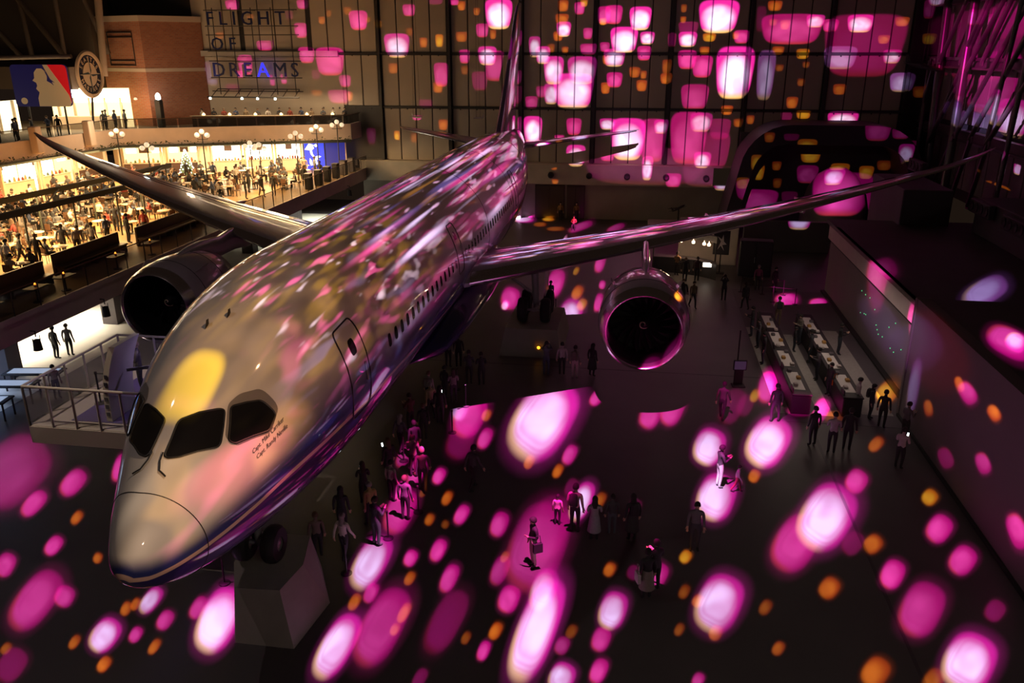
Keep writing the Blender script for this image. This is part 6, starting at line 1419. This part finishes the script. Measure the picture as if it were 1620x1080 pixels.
MB().bbox((0, 0, 1.2), (.55, .55, 2.4), .05).build('pillar', m_black, sp_); MB().lathe([(.02, 2.4), (.2, 2.45), (.22, 2.75), (.1, 2.95), (.02, 3.0)], seg=14).build('lamp', glow('beacon_light', (.85, 1, .95), 14), sp_, True)

# ---- large lettering on its steel frame
sg = thing('lettering_sign', 'steel frame sign of big blue capital letters on the back wall', 'sign', (0, 62.3, 0))
m_let = mat('letter_blue', (.008, .016, .09), .4); m_letlit = glow('letter_blue_lit', (.03, .03, .95), 1.6)
def word(txt, x0, x1, z0, h):
    mes = []; 
    for ch in txt:
        me = text_mesh('letter', ch, h / .70, .06); mes.append(me)
    ws = [max(v.co.x for v in m.vertices) - min(v.co.x for v in m.vertices) for m in mes]
    gap = (x1 - x0 - sum(ws)) / max(1, len(txt) - 1); x = x0
    for ch, m, w in zip(txt, mes, ws):
        mn = min(v.co.x for v in m.vertices); m.materials.clear(); m.materials.append(m_letlit if (txt == 'DREAMS' and ch == 'A') else m_let)
        o = link('letter_' + ch.lower(), m, sg, (x - mn, -.15, z0), (PI / 2, 0, 0)); x += w + gap
word('FLIGHT', -29.4, -21.95, 16.95, 1.15); word('OF', -29.25, -26.9, 14.82, 1.08); word('DREAMS', -29.35, -21.1, 12.5, 1.25)
for z in (18.2, 16.85, 16.1, 14.7, 13.85, 12.4, 11.2): MB().tube([(-29.8, .1, z), (-20.9, .1, z)], .045, 6).build('frame_rail', m_rib, sg)
for x in (-29.0, -27.2, -25.3, -23.4, -21.6): MB().tube([(x, .12, 10.9), (x, .12, 18.4)], .04, 6).build('frame_post', m_rib, sg)
for x in (-29.0, -25.3, -21.6):
    for z in (11.2, 14.7, 18.2): MB().tube([(x, .1, z), (x, 1.05, z)], .04, 5).build('wall_bracket', m_rib, sg)
gx = MB(); gx.tube([(-29.6, -1.4, 10.75), (-20.7, -1.4, 10.75)], .07, 6).tube([(-29.2, 0, 11.4), (-21.2, 0, 11.4)], .05, 6); gx.build('light_gantry', m_rib, sg)
for x in np.linspace(-29.2, -21.2, 8): MB().tube([(x, 0, 11.4), (x, -1.4, 10.75)], .035, 5).build('gantry_strut', m_rib, sg)
for x in (-29.3, -26.2, -24.7, -23.0): MB().lathe([(.02, .1), (.1, .06), (.12, -.1), (.02, -.12)], (x, -1.45, 10.65), seg=10).build('sign_spot', glow('sign_spot_light', (.85, 1, .9), 5), sg, True)
struct(MB().box(-31, YB - .5, 14.25, -17.6, YB - .05, 14.75).build('trim_2', m_conc)); struct(MB().box(-31, YB - .2, ZT, -17.4, YB - .02, 14.2).build('wall_pale_panels', m_wall))

# ---- batter board
bb = thing('batter_board', 'blue and red board with a white batter silhouette', 'sign board', (-39.0, 48.2, 10.6), .12)
W_, H_ = 4.5, 3.15
m_nvy = mat('board_navy', (.02, .018, .10), .5, emit=(.02, .015, .10), estr=.25); m_red = mat('board_red', (.62, .015, .02), .5, emit=(.8, .01, .015), estr=.35); m_bwh = mat('board_cream', (.70, .56, .40), .5, emit=(1, .6, .25), estr=.12)
def flat(poly, y0, y1, m, name): MB().loft([[(x, y0, z) for x, z in poly], [(x, y1, z) for x, z in poly]]).build(name, m, bb)
def rrect(w, h, r): return [(cx + r * math.cos(a), cz + r * math.sin(a)) for (cx, cz, a0) in ((w - r, h - r, 0), (r, h - r, PI / 2), (r, r, PI), (w - r, r, 1.5 * PI)) for a in np.linspace(a0, a0 + PI / 2, 6)]
flat(rrect(W_, H_, .3), .0, .15, m_nvy, 'board')
sc_ = lambda P: [(x * W_ / 10, z * H_ / 7) for x, z in P]
flat(sc_([(6.7, 6.97), (9.3, 6.97), (9.75, 6.8), (9.97, 6.3), (9.97, .6), (9.4, 2.2), (8.6, 3.6), (7.7, 5.0)]), -.02, .0, m_red, 'red_field')
flat(sc_([(5.9, 6.97), (6.7, 6.97), (9.7, 2.0), (9.97, .7), (9.6, .05), (4.2, .05), (4.2, 1.4), (4.6, 2.4), (4.1, 3.0), (4.4, 3.5), (4.3, 4.0), (3.7, 4.35), (4.1, 4.75), (4.2, 5.7), (4.8, 6.35), (5.6, 6.35), (6.2, 5.9), (6.35, 5.0), (6.2, 4.3), (6.9, 3.9), (7.4, 3.4)]), -.05, -.02, m_bwh, 'silhouette')
flat(sc_([(1.6 + .55 * math.cos(a), .95 + .55 * math.sin(a)) for a in np.linspace(0, 2 * PI, 18, endpoint=False)]), -.05, .0, m_bwh, 'ball')
flat(sc_([(5.95, 6.3), (6.9, 4.6), (7.6, 4.0), (6.5, 4.35), (6.35, 5.2)]), -.055, -.05, m_nvy, 'navy_line')  # navy line printed on the silhouette
for x in (.8, 3.7): MB().bbox((x, .25, -1.1), (.12, .12, 2.6), .02).build('support_post', m_rib, bb)
# ---- round compass sign
cs = thing('compass_sign', 'round compass sign with lettered dark ring beside the brick tower', 'sign', (-34.6, 51.6, 12.95), 1.6)
m_cr = mat('compass_cream', (.62, .47, .33), .55)
MB().lathe([(1.75, .12), (1.85, .0), (1.75, -.12), (1.55, -.12), (1.5, -.02), (1.5, .1)], axis='y', seg=44).build('rim', m_cr, cs, True)
MB().lathe([(1.52, 0), (0, 0)], axis='y', seg=44).build('dark_ring', mat('compass_navy', (.008, .012, .03), .5), cs)
MB().lathe([(.92, .0), (.92, -.06), (0, -.065)], axis='y', seg=36).build('ball_face', m_cr, cs)
for k in range(4):
    a = k * PI / 2; L_ = 1.45
    for s in (-1, 1):
        MB().loft([[(q[0] * math.cos(a) - q[1] * math.sin(a), yy, q[0] * math.sin(a) + q[1] * math.cos(a)) for q in ((0, 0), (.28, s * .17), (L_, 0))] for yy in (-.09, -.07)]).build('compass_point', m_cr if s > 0 else mat('compass_teal', (.02, .05, .06), .5), cs)
def ring_text(txt, a0, a1, r, flip):
    for i, ch in enumerate(txt):
        a = a0 + (a1 - a0) * i / (len(txt) - 1); me = text_mesh('ring_letter', ch, .46, .015, 'CENTER'); me.materials.clear(); me.materials.append(m_cr)
        rr = r - (.16 if not flip else -.16); o = link('ring_letter', me, cs, (rr * math.cos(a), -.03, rr * math.sin(a)))
        o.rotation_euler = Matrix.Rotation(-(a - PI / 2 if not flip else a + PI / 2), 4, 'Y').to_euler() if False else (Matrix.Rotation(-(a - PI / 2 if not flip else a + PI / 2), 3, 'Y') @ Matrix.Rotation(PI / 2, 3, 'X')).to_euler()
ring_text('SEATTLE', math.radians(152), math.radians(28), 1.2, False); ring_text('MARINERS', math.radians(205), math.radians(335), 1.2, True)
MB().tube([(0, .1, -1.7), (0, .5, -4.6)], .09, 8).build('support_post', m_rib, cs)

# ---- steel of the upper left roof
m_tanst = mat('tan_steel', (.38, .27, .19), .55); m_dkst = mat('brown_roof_steel', (.10, .07, .05), .6)
tag(MB().tube([(-37.6, 58, 12.6), (-37.4, 58.2, 17), (-37.0, 58.6, 24)], [.28, .3, .34], 14).build('roof_column', m_tanst, None, True), 'thick tan steel column rising past the brick tower', 'column')
rt = thing('roof_truss', 'brown steel roof bracing in the upper corner above the batter board', 'roof truss', (0, 0, 0))
for a, b in (((-47, 57, 23), (-40.5, 57, 14.3)), ((-44.5, 57.5, 23), (-44, 57.5, 14)), ((-52, 57, 23), (-44.5, 57, 14)), ((-39.8, 58, 23), (-38.2, 60, 14.5)), ((-41.2, 58, 23), (-41.2, 58, 14))):
    MB().tube([a, b], .22, 10).build('brace', m_dkst, rt, True)
tag(MB().tube([(-46, 50, 14.1), (-35.2, 50.5, 14.35)], .17, 10).build('pale_duct', m_tanst, None, True), 'pale horizontal tube above the batter board', 'duct')
struct(MB().box(-60, 60.5, 12.4, -39.9, 66, 24).build('wall_terrace_rear', m_dkst))
struct(MB().box(-60, 56.5, 11.5, -39.9, 62, 13.4).build('trim_3', mat('brown_soffit', (.13, .085, .055), .7)))

# ------------------------------------------------------------------ right side of the hall
# side walls of the exhibition block
m_side = mat('side_wall_board', (.17, .14, .145), .65, noise=.05, nscale=.5)
nw = struct(MB().box(21.5, -12, 0, 22.0, 21.7, 5.25).build('wall_side_near', m_side))
MB().box(21.42, -12, 0, 21.5, 21.7, .14).build('skirting', m_black, nw)
MB().bbox((21.75, 21.75, 2.63), (.6, .25, 5.3), .03).build('end_post', m_side, nw)
fw_ = struct(MB().box(22.3, 21.9, 0, 22.7, 41.3, 4.25).build('wall_side_far', m_side))
MB().box(22.1, 21.9, 3.55, 22.35, 41.3, 4.35).build('ledge', m_fascia, fw_); MB().box(22.05, 21.9, 0, 22.3, 41.3, .12).build('skirting', m_black, fw_)
MB().box(22.24, 21.9, 3.35, 22.3, 41.3, 3.5).build('black_slot', m_black, fw_)  # black strip, the slot below the ledge
gl = MB().bbox((0, 0, 0), (.02, .05, .05), .008).mesh('led_glint', glow('green_led_glint', (.1, .9, .3), 1.2))  # glowing dots stand in for green LED reflections on the wall
R5 = random.Random(4)
for k in range(16): link('led_glint', gl, fw_, (22.28, 24.5 + 9 * R5.random(), 1.2 + 1.6 * R5.random()))
struct(MB().box(21.9, -12, 4.95, 36, 21.9, 5.2).build('roof_near', m_stage)); struct(MB().box(22.5, 21.9, 4.0, 36, 44, 4.25).build('roof_far', m_stage))
# upper dark volumes
for (a, b, nm) in (((26.6, 42.6, 0), (29.6, 50.0, 6.5), 'wall_upper_block'), ((30.4, 26.0, 4.25), (33.4, 41.0, 6.4), 'wall_side_tower'), ((30.0, 8.0, 5.2), (36, 25.0, 9.4), 'wall_front_tower')):
    struct(MB().bbox(((a[0] + b[0]) / 2, (a[1] + b[1]) / 2, (a[2] + b[2]) / 2), (b[0] - a[0], b[1] - a[1], b[2] - a[2]), .05).build(nm, m_stage))
for k, (x, y, z) in enumerate(((29.0, 48.5, 7.25), (30.1, 39.3, 6.0), (30.1, 34.5, 5.9))):
    t = thing('lamp_bar', 'dark box of four round lamps on the side parapet, %s' % ('farthest, near the wing tip', 'middle one', 'nearest the camera')[k], 'light fixture', (x, y, z), .0, 'four lamp boxes on the side parapet')
    MB().bbox((0, 0, 0), (.35, 3.0, .8), .04).build('housing', m_dark, t)
    for q in range(4): MB().lathe([(.28, 0), (.30, -.05), (.22, -.04), (0, .02)], (-.17, -1.1 + .73 * q, 0), 'x', 16).build('lamp', m_black, t)
    MB().bbox((.235, 0, -.2) if k else (0, 0, -.54), (.12, .3, .3) if k else (.12, .3, .36), .02).build('bracket', m_rib, t)
# side wall with glazing and trusses
wr = struct(MB().box(34.3, 38, 4, 34.8, 64, 24).build('wall_right', m_dark))
pm2 = MB().bbox((0, 0, 0), (.12, 1.85, 4.3), .03).mesh('panel', mat('plum_wall_panel', (.26, .21, .22), .6))
for j, z in enumerate((7.0, 11.7, 16.4, 21.1)):
    for k in range(13): link('panel', pm2, wr, (34.2, 39.2 + 2.0 * k, z))
m_truss = mat('truss_steel', (.13, .11, .115), .35, metal=.5)
tr_ = thing('wall_truss', 'dark steel truss of girders and slanting bars along the side wall', 'truss', (0, 0, 0))
for z in (14.2, 9.2, 18.8):
    g = MB().box(32.98, 40, z - .11, 33.42, 63.2, z + .11).build('girder', m_truss, tr_)
    MB().box(33.16, 40, z - .55, 33.24, 63.2, z - .11).build('web', m_truss, g); MB().box(32.98, 40, z - .7, 33.42, 63.2, z - .55).build('lower_flange', m_truss, g)
TR = [((32.6, 57.5, 3.5), (32.9, 60.5, 23)), ((32.4, 52.5, 3.5), (32.8, 54.2, 23)), ((32.4, 56.7, 9.2), (33.0, 48.5, 19)), ((32.4, 56.7, 9.2), (33.0, 51.0, 19)), ((32.5, 52.5, 9.0), (33.2, 45.0, 19)), ((32.4, 49.5, 9.0), (33.2, 42.5, 19)), ((32.4, 46.5, 9.0), (33.0, 46.5, 19)), ((32.4, 46.5, 9.0), (33.2, 40.0, 17)), ((32.6, 60.5, 5), (33.0, 62.5, 14)), ((32.4, 56.7, 9.2), (32.9, 61.8, 4.5)), ((32.4, 52.4, 9.0), (32.9, 57.0, 4.5)), ((32.4, 49.2, 9.0), (32.9, 52.4, 4.5)), ((32.4, 46.2, 9.0), (32.9, 49.0, 4.5)), ((32.6, 60.0, 14), (33, 62.6, 9.2)), ((32.4, 43.5, 4.5), (33, 44.0, 19)), ((32.5, 58.5, 14.0), (33.1, 53.0, 22.5)), ((32.5, 54.0, 14.0), (33.1, 49.0, 22.5)), ((32.5, 50.0, 14.0), (33.1, 45.0, 22.5))]
for k, (a, b) in enumerate(TR):
    t = MB().tube([a, b], .30 if k < 2 else .16, 10).build('bar', m_truss, tr_, True)
    for p in (a, b): MB().bbox(p, (.1, .5, .45), .02).build('joint_plate', m_truss, t)
# dark arched portal in front of the back wall
def portal_path(x0, x1, zt, r, n=8):
    return [(x0 - 1.2, 0), (x0 - .8, 2.0), (x0 - .25, 4.5)] + [(x0 + r - r * math.cos(a), zt - r + r * math.sin(a)) for a in np.linspace(.12, PI / 2, n)] + [(x1 - r + r * math.sin(a), zt - r + r * math.cos(a)) for a in np.linspace(0, PI / 2, n)] + [(x1, 2.0), (x1, 0)]
po_, pi_ = portal_path(18.0, 32.0, 9.25, 3.8), portal_path(19.0, 31.0, 7.75, 2.6)
pr = thing('arched_portal', 'large dark rounded arch standing before the back wall', 'portal', (0, 0, 0))
rings = []
n_ = len(po_)
m_ = MB()
ring = [[(x, 56.6, z) for x, z in po_], [(x, 61.8, z) for x, z in po_], [(x, 61.8, z) for x, z in pi_], [(x, 56.6, z) for x, z in pi_], [(x, 56.6, z) for x, z in po_]]
m_.loft(ring, False, False, closed=False); m_.build('arch_shell', mat('portal_charcoal', (.045, .036, .042), .6), pr, True)
MB().box(18.4, 61.6, 0, 31.8, 61.8, 8.2).build('arch_back', m_stage, pr)
dm = thing('projection_dome', 'round dark dome standing inside the arch', 'dome', (26.2, 59.2, 0))
MB().lathe([(2.3, 0), (2.6, 1.2), (2.55, 2.6), (2.2, 4.0), (1.5, 5.1), (.6, 5.7), (.02, 5.8)], seg=36).build('dome_shell', mat('dome_skin', (.30, .26, .28), .5), dm, True)
MB().lathe([(2.65, 0), (2.7, .25), (2.4, .3)], seg=36).build('base_ring', m_black, dm, True)
MB().bbox((21.5, 52.5, 1.2), (6.5, .4, 2.4), .04).build('wall_screen', m_stage); struct(bpy.data.objects['wall_screen'])
# exhibit on a low stage: dark model on a stand
es = thing('low_stage', 'low pale stage in front of the back wall beside the arch', 'stage', (13.6, 60.5, 0))
MB().bbox((0, 0, .25), (5.2, 2.2, .5), .04).build('deck', m_conc, es); MB().bbox((0, -1.12, .2), (5.0, .04, .3), .01).build('skirt_board', m_dark, es)
def model_plane(name, label, loc, s, rz, m, tilt=0., stand=None, cord=None):
    t = thing(name, label, 'model aircraft', loc, rz); 
    M = Matrix.Rotation(tilt, 4, 'X')
    MB().lathe([(.01, -.9), (.09, -.75), (.12, -.4), (.12, .3), (.06, .8), (.01, 1.0)], axis='y', seg=14).xf(Matrix.Scale(s, 4) @ M).build('body', m, t, True)
    for sx in (-1, 1):
        MB().loft([[(sx * .05, -.25, .0), (sx * .05, .15, .0), (sx * .05, .15, .03), (sx * .05, -.25, .03)], [(sx * 1.1, .12, .1), (sx * 1.1, .25, .1), (sx * 1.1, .25, .115), (sx * 1.1, .12, .115)]]).xf(Matrix.Scale(s, 4) @ M).build('wing', m, t)
        MB().loft([[(sx * .03, .7, .05), (sx * .03, .92, .05), (sx * .03, .92, .07), (sx * .03, .7, .07)], [(sx * .4, .88, .07), (sx * .4, .98, .07), (sx * .4, .98, .08), (sx * .4, .88, .08)]]).xf(Matrix.Scale(s, 4) @ M).build('tailplane', m, t)
    MB().loft([[(-.012, .65, .05), (.012, .65, .05), (.012, .95, .05), (-.012, .95, .05)], [(-.008, .9, .4), (.008, .9, .4), (.008, 1.02, .4), (-.008, 1.02, .4)]]).xf(Matrix.Scale(s, 4) @ M).build('fin', m, t)
    if stand: MB().tube([(0, 0, -.05 * s), (0, 0, -stand)], .06, 8).build('stand', m_black, t)
    if cord:
        for sx in (-1, 1): MB().tube([(sx * .5 * s, 0, .05), (sx * .1 * s, 0, cord)], .012, 4).build('suspension_wire', m_black, t)
model_plane('display_model', 'dark model aircraft nose up on a stand over the low stage', (13.6, 60.5, 1.75), .95, .7, m_black, -.5, 1.26)
m_mw = mat('model_white', (.6, .57, .55), .4)
model_plane('hanging_model', 'small white model aircraft hanging left of the tail fin', (-9.6, 60.0, 9.25), .75, .9, m_mw, 0, None, 14)
model_plane('hanging_model', 'white model aircraft hanging close beside the tail fin', (-4.2, 60.5, 9.2), .6, -.8, m_mw, 0, None, 14)
model_plane('hanging_model', 'dark model aircraft hanging by the corner of the truss wall', (31.4, 58.5, 13.6), 1.5, 1.1, m_dark, .2, None, 10)

# ---- long display tables
def long_table(x0, x1, lb):
    t = thing('long_table', lb, 'table', ((x0 + x1) / 2, 21.2, .02)); w = x1 - x0; L = 11.8
    MB().bbox((0, L / 2, .42), (w, L, .84), .03).build('body', m_black, t); MB().bbox((0, L / 2, .88), (w + .06, L + .06, .06), .02).build('rim', m_black, t)
    for k in range(4): MB().bbox((-.02, 1.6 + 2.85 * k, .915), (w * .62, 2.1, .012), .004).build('light_top', mat('white_display_top', (.62, .58, .55), .5), t)
    for k in range(5): MB().bbox((-w / 2 + .04, .4 + 2.75 * k, 1.02), (.06, .5, .22), .01).build('label_stand', m_dark, t)
    for k in range(12):
        y = 1.0 + .85 * k; c = (k * 37 % 7) / 7
        tag(MB().bbox((((x0 + x1) / 2) + (.14 if k % 2 else -.12), 21.2 + y, .02 + .921 + .06), (.18, .24, .12), .02).build('craft_tray', fabric([(.5, .45, .42), (.4, .22, .06), (.1, .09, .1)][k % 3])), '%s craft tray on the %s' % (['pale', 'amber', 'dark'][k % 3], lb), 'tray', '%s trays on the %s' % (['pale', 'amber', 'dark'][k % 3], lb))
long_table(16.95, 17.75, 'first long black table by the engine'); long_table(19.05, 19.85, 'second long black table by the side wall')
for k, (x, y, pw) in enumerate(((17.9, 26, 46), (20.2, 27, 46))):
    area('table_spot_%d' % k, (x, y, 4.6), (.8, 8), pw * .9, (1, .80, .66))
# ---- kiosk with screen on a mast
kt = thing('info_kiosk', 'black information kiosk with a tall mast and dim screen before the first table', 'kiosk', (15.05, 24.1, 0), .1)
MB().bbox((0, 0, .03), (.6, .5, .06), .02).build('base', m_black, kt); MB().bbox((0, .1, .55), (.42, .1, 1.0), .02).build('stem', m_black, kt); MB().bbox((0, -.02, 1.05), (.62, .08, .5), .02).build('screen_frame', m_black, kt)
MB().bbox((0, -.065, 1.05), (.52, .01, .4), .003).build('screen', glow('kiosk_screen', (.25, .12, .3), .12), kt); MB().tube([(-.1, .12, 1.0), (-.1, .12, 2.7)], .035, 6).build('mast', m_black, kt)
# ---- curved bar and its board, black cabinet
ba = thing('curved_bar', 'curved dark bar counter with lamps behind the port engine', 'bar', (13.5, 44.2, 0))
arc = [(-2.2 + 4.6 * math.sin(a), .9 - 1.9 * (1 - math.cos(a)) * 1.6 - 0.0) for a in np.linspace(0, 1.15, 12)]
MB().loft([[(x, y - .3, 0), (x, y + .3, 0), (x, y + .3, 1.08), (x, y - .3, 1.08)] for x, y in arc]).build('counter', m_black, ba)
MB().loft([[(x, y - .4, 1.08), (x, y + .38, 1.08), (x, y + .38, 1.14), (x, y - .4, 1.14)] for x, y in arc]).build('counter_top', m_dark, ba)
MB().loft([[(x, y + .9, 2.3), (x, y + 1.2, 2.3), (x, y + 1.2, 2.75), (x, y + .9, 2.75)] for x, y in arc]).build('canopy', m_black, ba)
for k in (0, 11): MB().tube([(arc[k][0], arc[k][1] + 1.05, 0), (arc[k][0], arc[k][1] + 1.05, 2.3)], .06, 6).build('canopy_post', m_black, ba)
for k in (1, 3, 4, 6, 8, 9): MB().lathe([(.01, -.1), (.10, -.07), (.12, .05), (.03, .14), (.01, .25)], (arc[k][0], arc[k][1] + .75, 2.1), seg=12).build('pendant_lamp', glow('bar_lamp', (1, .62, .38), 7 if k % 2 else 3), ba, True)
MB().bbox((arc[9][0], arc[9][1] - .45, .98), (.8, .06, .3), .01).build('lit_menu', glow('bar_menu', (1, .85, .7), 3.0), ba)
bl_ = bpy.data.lights.new('bar_lamp_light', 'POINT'); bl_.energy = 60; bl_.color = (1, .65, .4); bl_.shadow_soft_size = .2; _o = bpy.data.objects.new('bar_lamp_light', bl_); COL.objects.link(_o); _o.location = (13.4, 43.9, 1.9)
pb = thing('poster_stand', 'black poster board with a pale figure drawing beside the bar', 'poster stand', (15.9, 45.0, 0), -.1)
MB().bbox((0, 0, 2.2), (1.1, .08, 1.7), .02).build('board', m_black, pb); MB().tube([(0, .02, 0), (0, .02, 1.4)], .05, 6).build('post', m_black, pb); MB().bbox((0, .02, .03), (.7, .5, .06), .02).build('foot', m_black, pb)
for pts in ([(-.25, -.5), (-.05, .1), (-.3, .45), (.0, .25), (.1, .6), (.15, .1), (.35, -.1), (.05, -.15), (.2, -.55), (-.05, -.2)],):
    MB().loft([[(x, -.045, 2.2 + z) for x, z in pts], [(x, -.05, 2.2 + z) for x, z in pts]]).build('line_figure', fabric((.4, .36, .36)), pb)
struct(MB().bbox((15.2, 47.6, 1.7), (4.2, .3, 3.4), .03).build('wall_bar_screen', m_conc))
bc = thing('black_cabinet', 'tall plain black cabinet standing right of the bar', 'cabinet', (18.2, 44.4, 0), -.08)
MB().bbox((0, .5, 1.25), (2.2, 1.0, 2.5), .04).build('body', m_black, bc); MB().bbox((-.54, -.02, 1.25), (1.02, .04, 2.3), .01).build('door', m_black, bc); MB().bbox((.54, -.02, 1.25), (1.02, .04, 2.3), .01).build('door', m_black, bc); MB().tube([(-.06, -.06, 1.0), (-.06, -.06, 1.4)], .015, 5).build('handle', m_hub, bc)
# ---- rope posts
SP = [(1.78 + .35, 21.7), (2.9, 19.9), (1.6, 14.5), (2.9, 17.2), (3.1, 11.0), (1.85, 7.3), (-1.55, 6.3), (2.55, 9.3), (-1.9, 8.6), (16.9, 40.4), (18.2, 40.0), (19.5, 40.0), (17.2, 38.7), (18.6, 38.3), (19.9, 38.0), (5.5, 33.6)]
SL = ['rope post beside the pair in black', 'rope post behind the head of the queue', 'rope post inside the queue', 'rope post beside the upper queue', 'rope post where a dark figure leaves the queue', 'rope post by the near end of the queue', 'rope post in front of the nose plinth', 'rope post beside the mustard jacket', 'rope post on the far side of the nose wheels', 'rope post at the back left of the rope barriers', 'rope post at the back middle of the rope barriers', 'rope post at the back right of the rope barriers', 'rope post at the front left of the rope barriers', 'rope post at the front middle of the rope barriers', 'rope post at the front right of the rope barriers', 'rope post behind the main wheel plinth']
SB = {'base': MB().lathe([(.17, 0), (.17, .025), (.05, .05), (.02, .05)], seg=18, cap0=True).mesh('base', m_black, True), 'post': MB().tube([(0, 0, .03), (0, 0, .95)], .028, 10).mesh('post', m_black, True), 'belt_head': MB().lathe([(.02, .93), (.04, .94), (.04, 1.02), (.01, 1.04)], seg=12, cap1=True).mesh('belt_head', m_black, True)}
for k, (x, y) in enumerate(SP):
    t = thing('rope_post', SL[k], 'rope post', (x, y, 0), 0, 'rope posts in the hall')
    for n, m in SB.items(): link(n, m, t)
    if k in (9, 10, 12, 13):
        b = SP[k + 1]; MB().loft([[(0, 0, .95), (0, 0, .99), (.004, .004, .99), (.004, .004, .95)], [(b[0] - x, b[1] - y, .95), (b[0] - x, b[1] - y, .99), (b[0] - x + .004, b[1] - y + .004, .99), (b[0] - x + .004, b[1] - y + .004, .95)]]).build('belt', m_black, t)
# two bar lights above belt barriers: a small amber floor marker lamp before the main wheels
fm = thing('floor_lamp_marker', 'tiny amber marker lamp on the front of the main wheel plinth', 'lamp', (5.35, 26.45, .55))
MB().lathe([(.12, 0), (.13, -.05), (.09, -.06)], axis='y', seg=12).build('bezel', m_black, fm); MB().lathe([(.09, -.05), (.0, -.08)], axis='y', seg=12).build('lens', glow('amber_marker', (1, .35, .02), 3), fm)

# ---- boarding platform beside the open door
pf = thing('boarding_platform', 'grey boarding platform with glass railing beside the open starboard door', 'platform', (0, 0, 0))
m_plat = mat('platform_grey', (.36, .32, .29), .6); m_alu = mat('brushed_aluminium_post', (.50, .45, .40), .4, metal=.4); m_cl = pane_glass('clear_rail_glass', (.25, .24, .24), .16); m_pcar = mat('violet_mat', (.07, .05, .16), .85)
X0, X1, Y0, Y1, ZP = -6.6, -3.05, 6.0, 10.4, 4.95
MB().bbox(((X0 + X1) / 2, (Y0 + Y1) / 2, ZP - .12), (X1 - X0, Y1 - Y0, .24), .03).build('deck', m_plat, pf)
MB().box(-5.6, 6.4, ZP, -3.1, 9.6, ZP + .015).build('deck_mat', m_pcar, pf)
MB().box(X0, Y0 - .04, ZP - .55, X1 + .1, Y0 + .02, ZP - .05).build('edge_beam', m_alu, pf); MB().box(X0 - .04, Y0, ZP - .55, X0 + .02, Y1, ZP - .05).build('edge_beam', m_alu, pf)
for (x, y) in ((-3.4, 8.9), (-3.4, 10.1)): MB().tube([(x, y, 0), (x, y, ZP - .2)], .12, 10).build('leg', m_alu, pf)
ra = [(X0, Y0), (X1 + .1, Y0)]; rb = [(X0, Y0), (X0, Y1)]; rc = [(X0, Y1), (-4.7, Y1)]
for (a, b), n in ((ra, 5), (rb, 5), (rc, 3)):
    for k in range(n):
        p, q = along(a, b, k / n), along(a, b, (k + 1) / n)
        MB().tube([(p[0], p[1], ZP - .3), (p[0], p[1], ZP + 1.12)], .035, 6).build('rail_post', m_alu, pf)
        wall_strip(along(a, b, (k + .06) / n), along(a, b, (k + .94) / n), .015, ZP + .06, ZP + 1.05, 'pane', m_cl, pf)
    MB().tube([(a[0], a[1], ZP + 1.15), (b[0], b[1], ZP + 1.15)], .04, 8).build('handrail', m_alu, pf)
sb = thing('belt_post', 'black belt post on the boarding platform', 'rope post', (-5.5, 7.6, ZP))
for n, m in SB.items(): link(n, m, sb)
MB().tube([(0, 0, .97), (1.0, .1, .97)], .02, 5).build('belt', m_black, sb)
dk = thing('reception_desk', 'round white desk with violet lit papers on the boarding platform', 'desk', (-3.62, 8.25, ZP + .02))
MB().lathe([(.02, 0), (.42, 0), (.42, .95), (.48, .97), (.48, 1.02), (.02, 1.02)], seg=24).build('body', mat('desk_cream', (.55, .48, .40), .5), dk, True); MB().bbox((.05, -.05, 1.05), (.5, .34, .04), .01).build('leaflet_tray', fabric((.35, .33, .5)), dk)
bl2 = bpy.data.lights.new('platform_violet_lamp', 'AREA'); bl2.energy = 26; bl2.color = (.5, .4, 1.0); bl2.size = .5; _o = bpy.data.objects.new('platform_violet_lamp', bl2); COL.objects.link(_o); _o.location = (-3.5, 8.6, ZP + 2.6)
vs = thing('violet_frame', 'violet lit tube frame at the back of the boarding platform', 'frame', (-4.4, 9.9, ZP))
m_vt = mat('violet_tube_paint', (.25, .22, .6), .5, emit=(.25, .18, 1.0), estr=.35)
for x in (0, .9): MB().tube([(x, 0, 0), (x, 0, 1.5)], .035, 6).build('upright', m_vt, vs)
for z in (.7, 1.5): MB().tube([(0, 0, z), (.9, 0, z)], .035, 6).build('cross_bar', m_vt, vs)
person(-4.7, 8.5, 'phone', -60 * T_, top=(.04, .03, .03), bottom=BK, z=ZP + .001, h=1.68, hair=2, label='attendant in dark clothes standing behind the open aircraft door')
# ---- lit display desks on the ground under the balcony
for k, (x, y) in enumerate(((-17.2, 18.9), (-17.4, 17.4), (-17.3, 15.6))):
    t = thing('display_desk', ('black framed display desk farthest under the balcony', 'black framed display desk in the middle under the balcony', 'black framed display desk nearest the picture edge')[k], 'desk', (x, y, .01), .15, 'display desks under the balcony')
    MB().bbox((0, 0, .82), (2.6, .9, .08), .02).build('top', m_black, t); MB().bbox((0, 0, .868), (2.2, .6, .015), .004).build('light_panel', glow('desk_panel', (.55, .7, 1.0), .5), t)
    for dx in (-1.2, 1.2):
        for dy in (-.36, .36): MB().tube([(dx, dy, 0), (dx, dy, .8)], .04, 6).build('leg', m_black, t)
ws = thing('wall_screen_display', 'bright blue and white wall screen under the balcony', 'screen', (-21.5, 19.3, 0), .9)
MB().bbox((0, 0, 1.4), (3.6, .12, 2.2), .03).build('frame', m_black, ws); MB().bbox((0, -.07, 1.4), (3.4, .02, 2.0), .005).build('screen', glow('blue_screen', (.12, .32, 1.0), 2.2), ws); MB().bbox((0, -.085, .75), (3.4, .01, .7), .003).build('caption_strip', glow('white_screen', (.8, .9, 1.0), 2.4), ws)
for x in (-1.5, 1.5): MB().tube([(x, 0, 0), (x, 0, .4)], .05, 6).build('foot', m_black, ws)

bpy.data.scenes.remove(_BENCH)
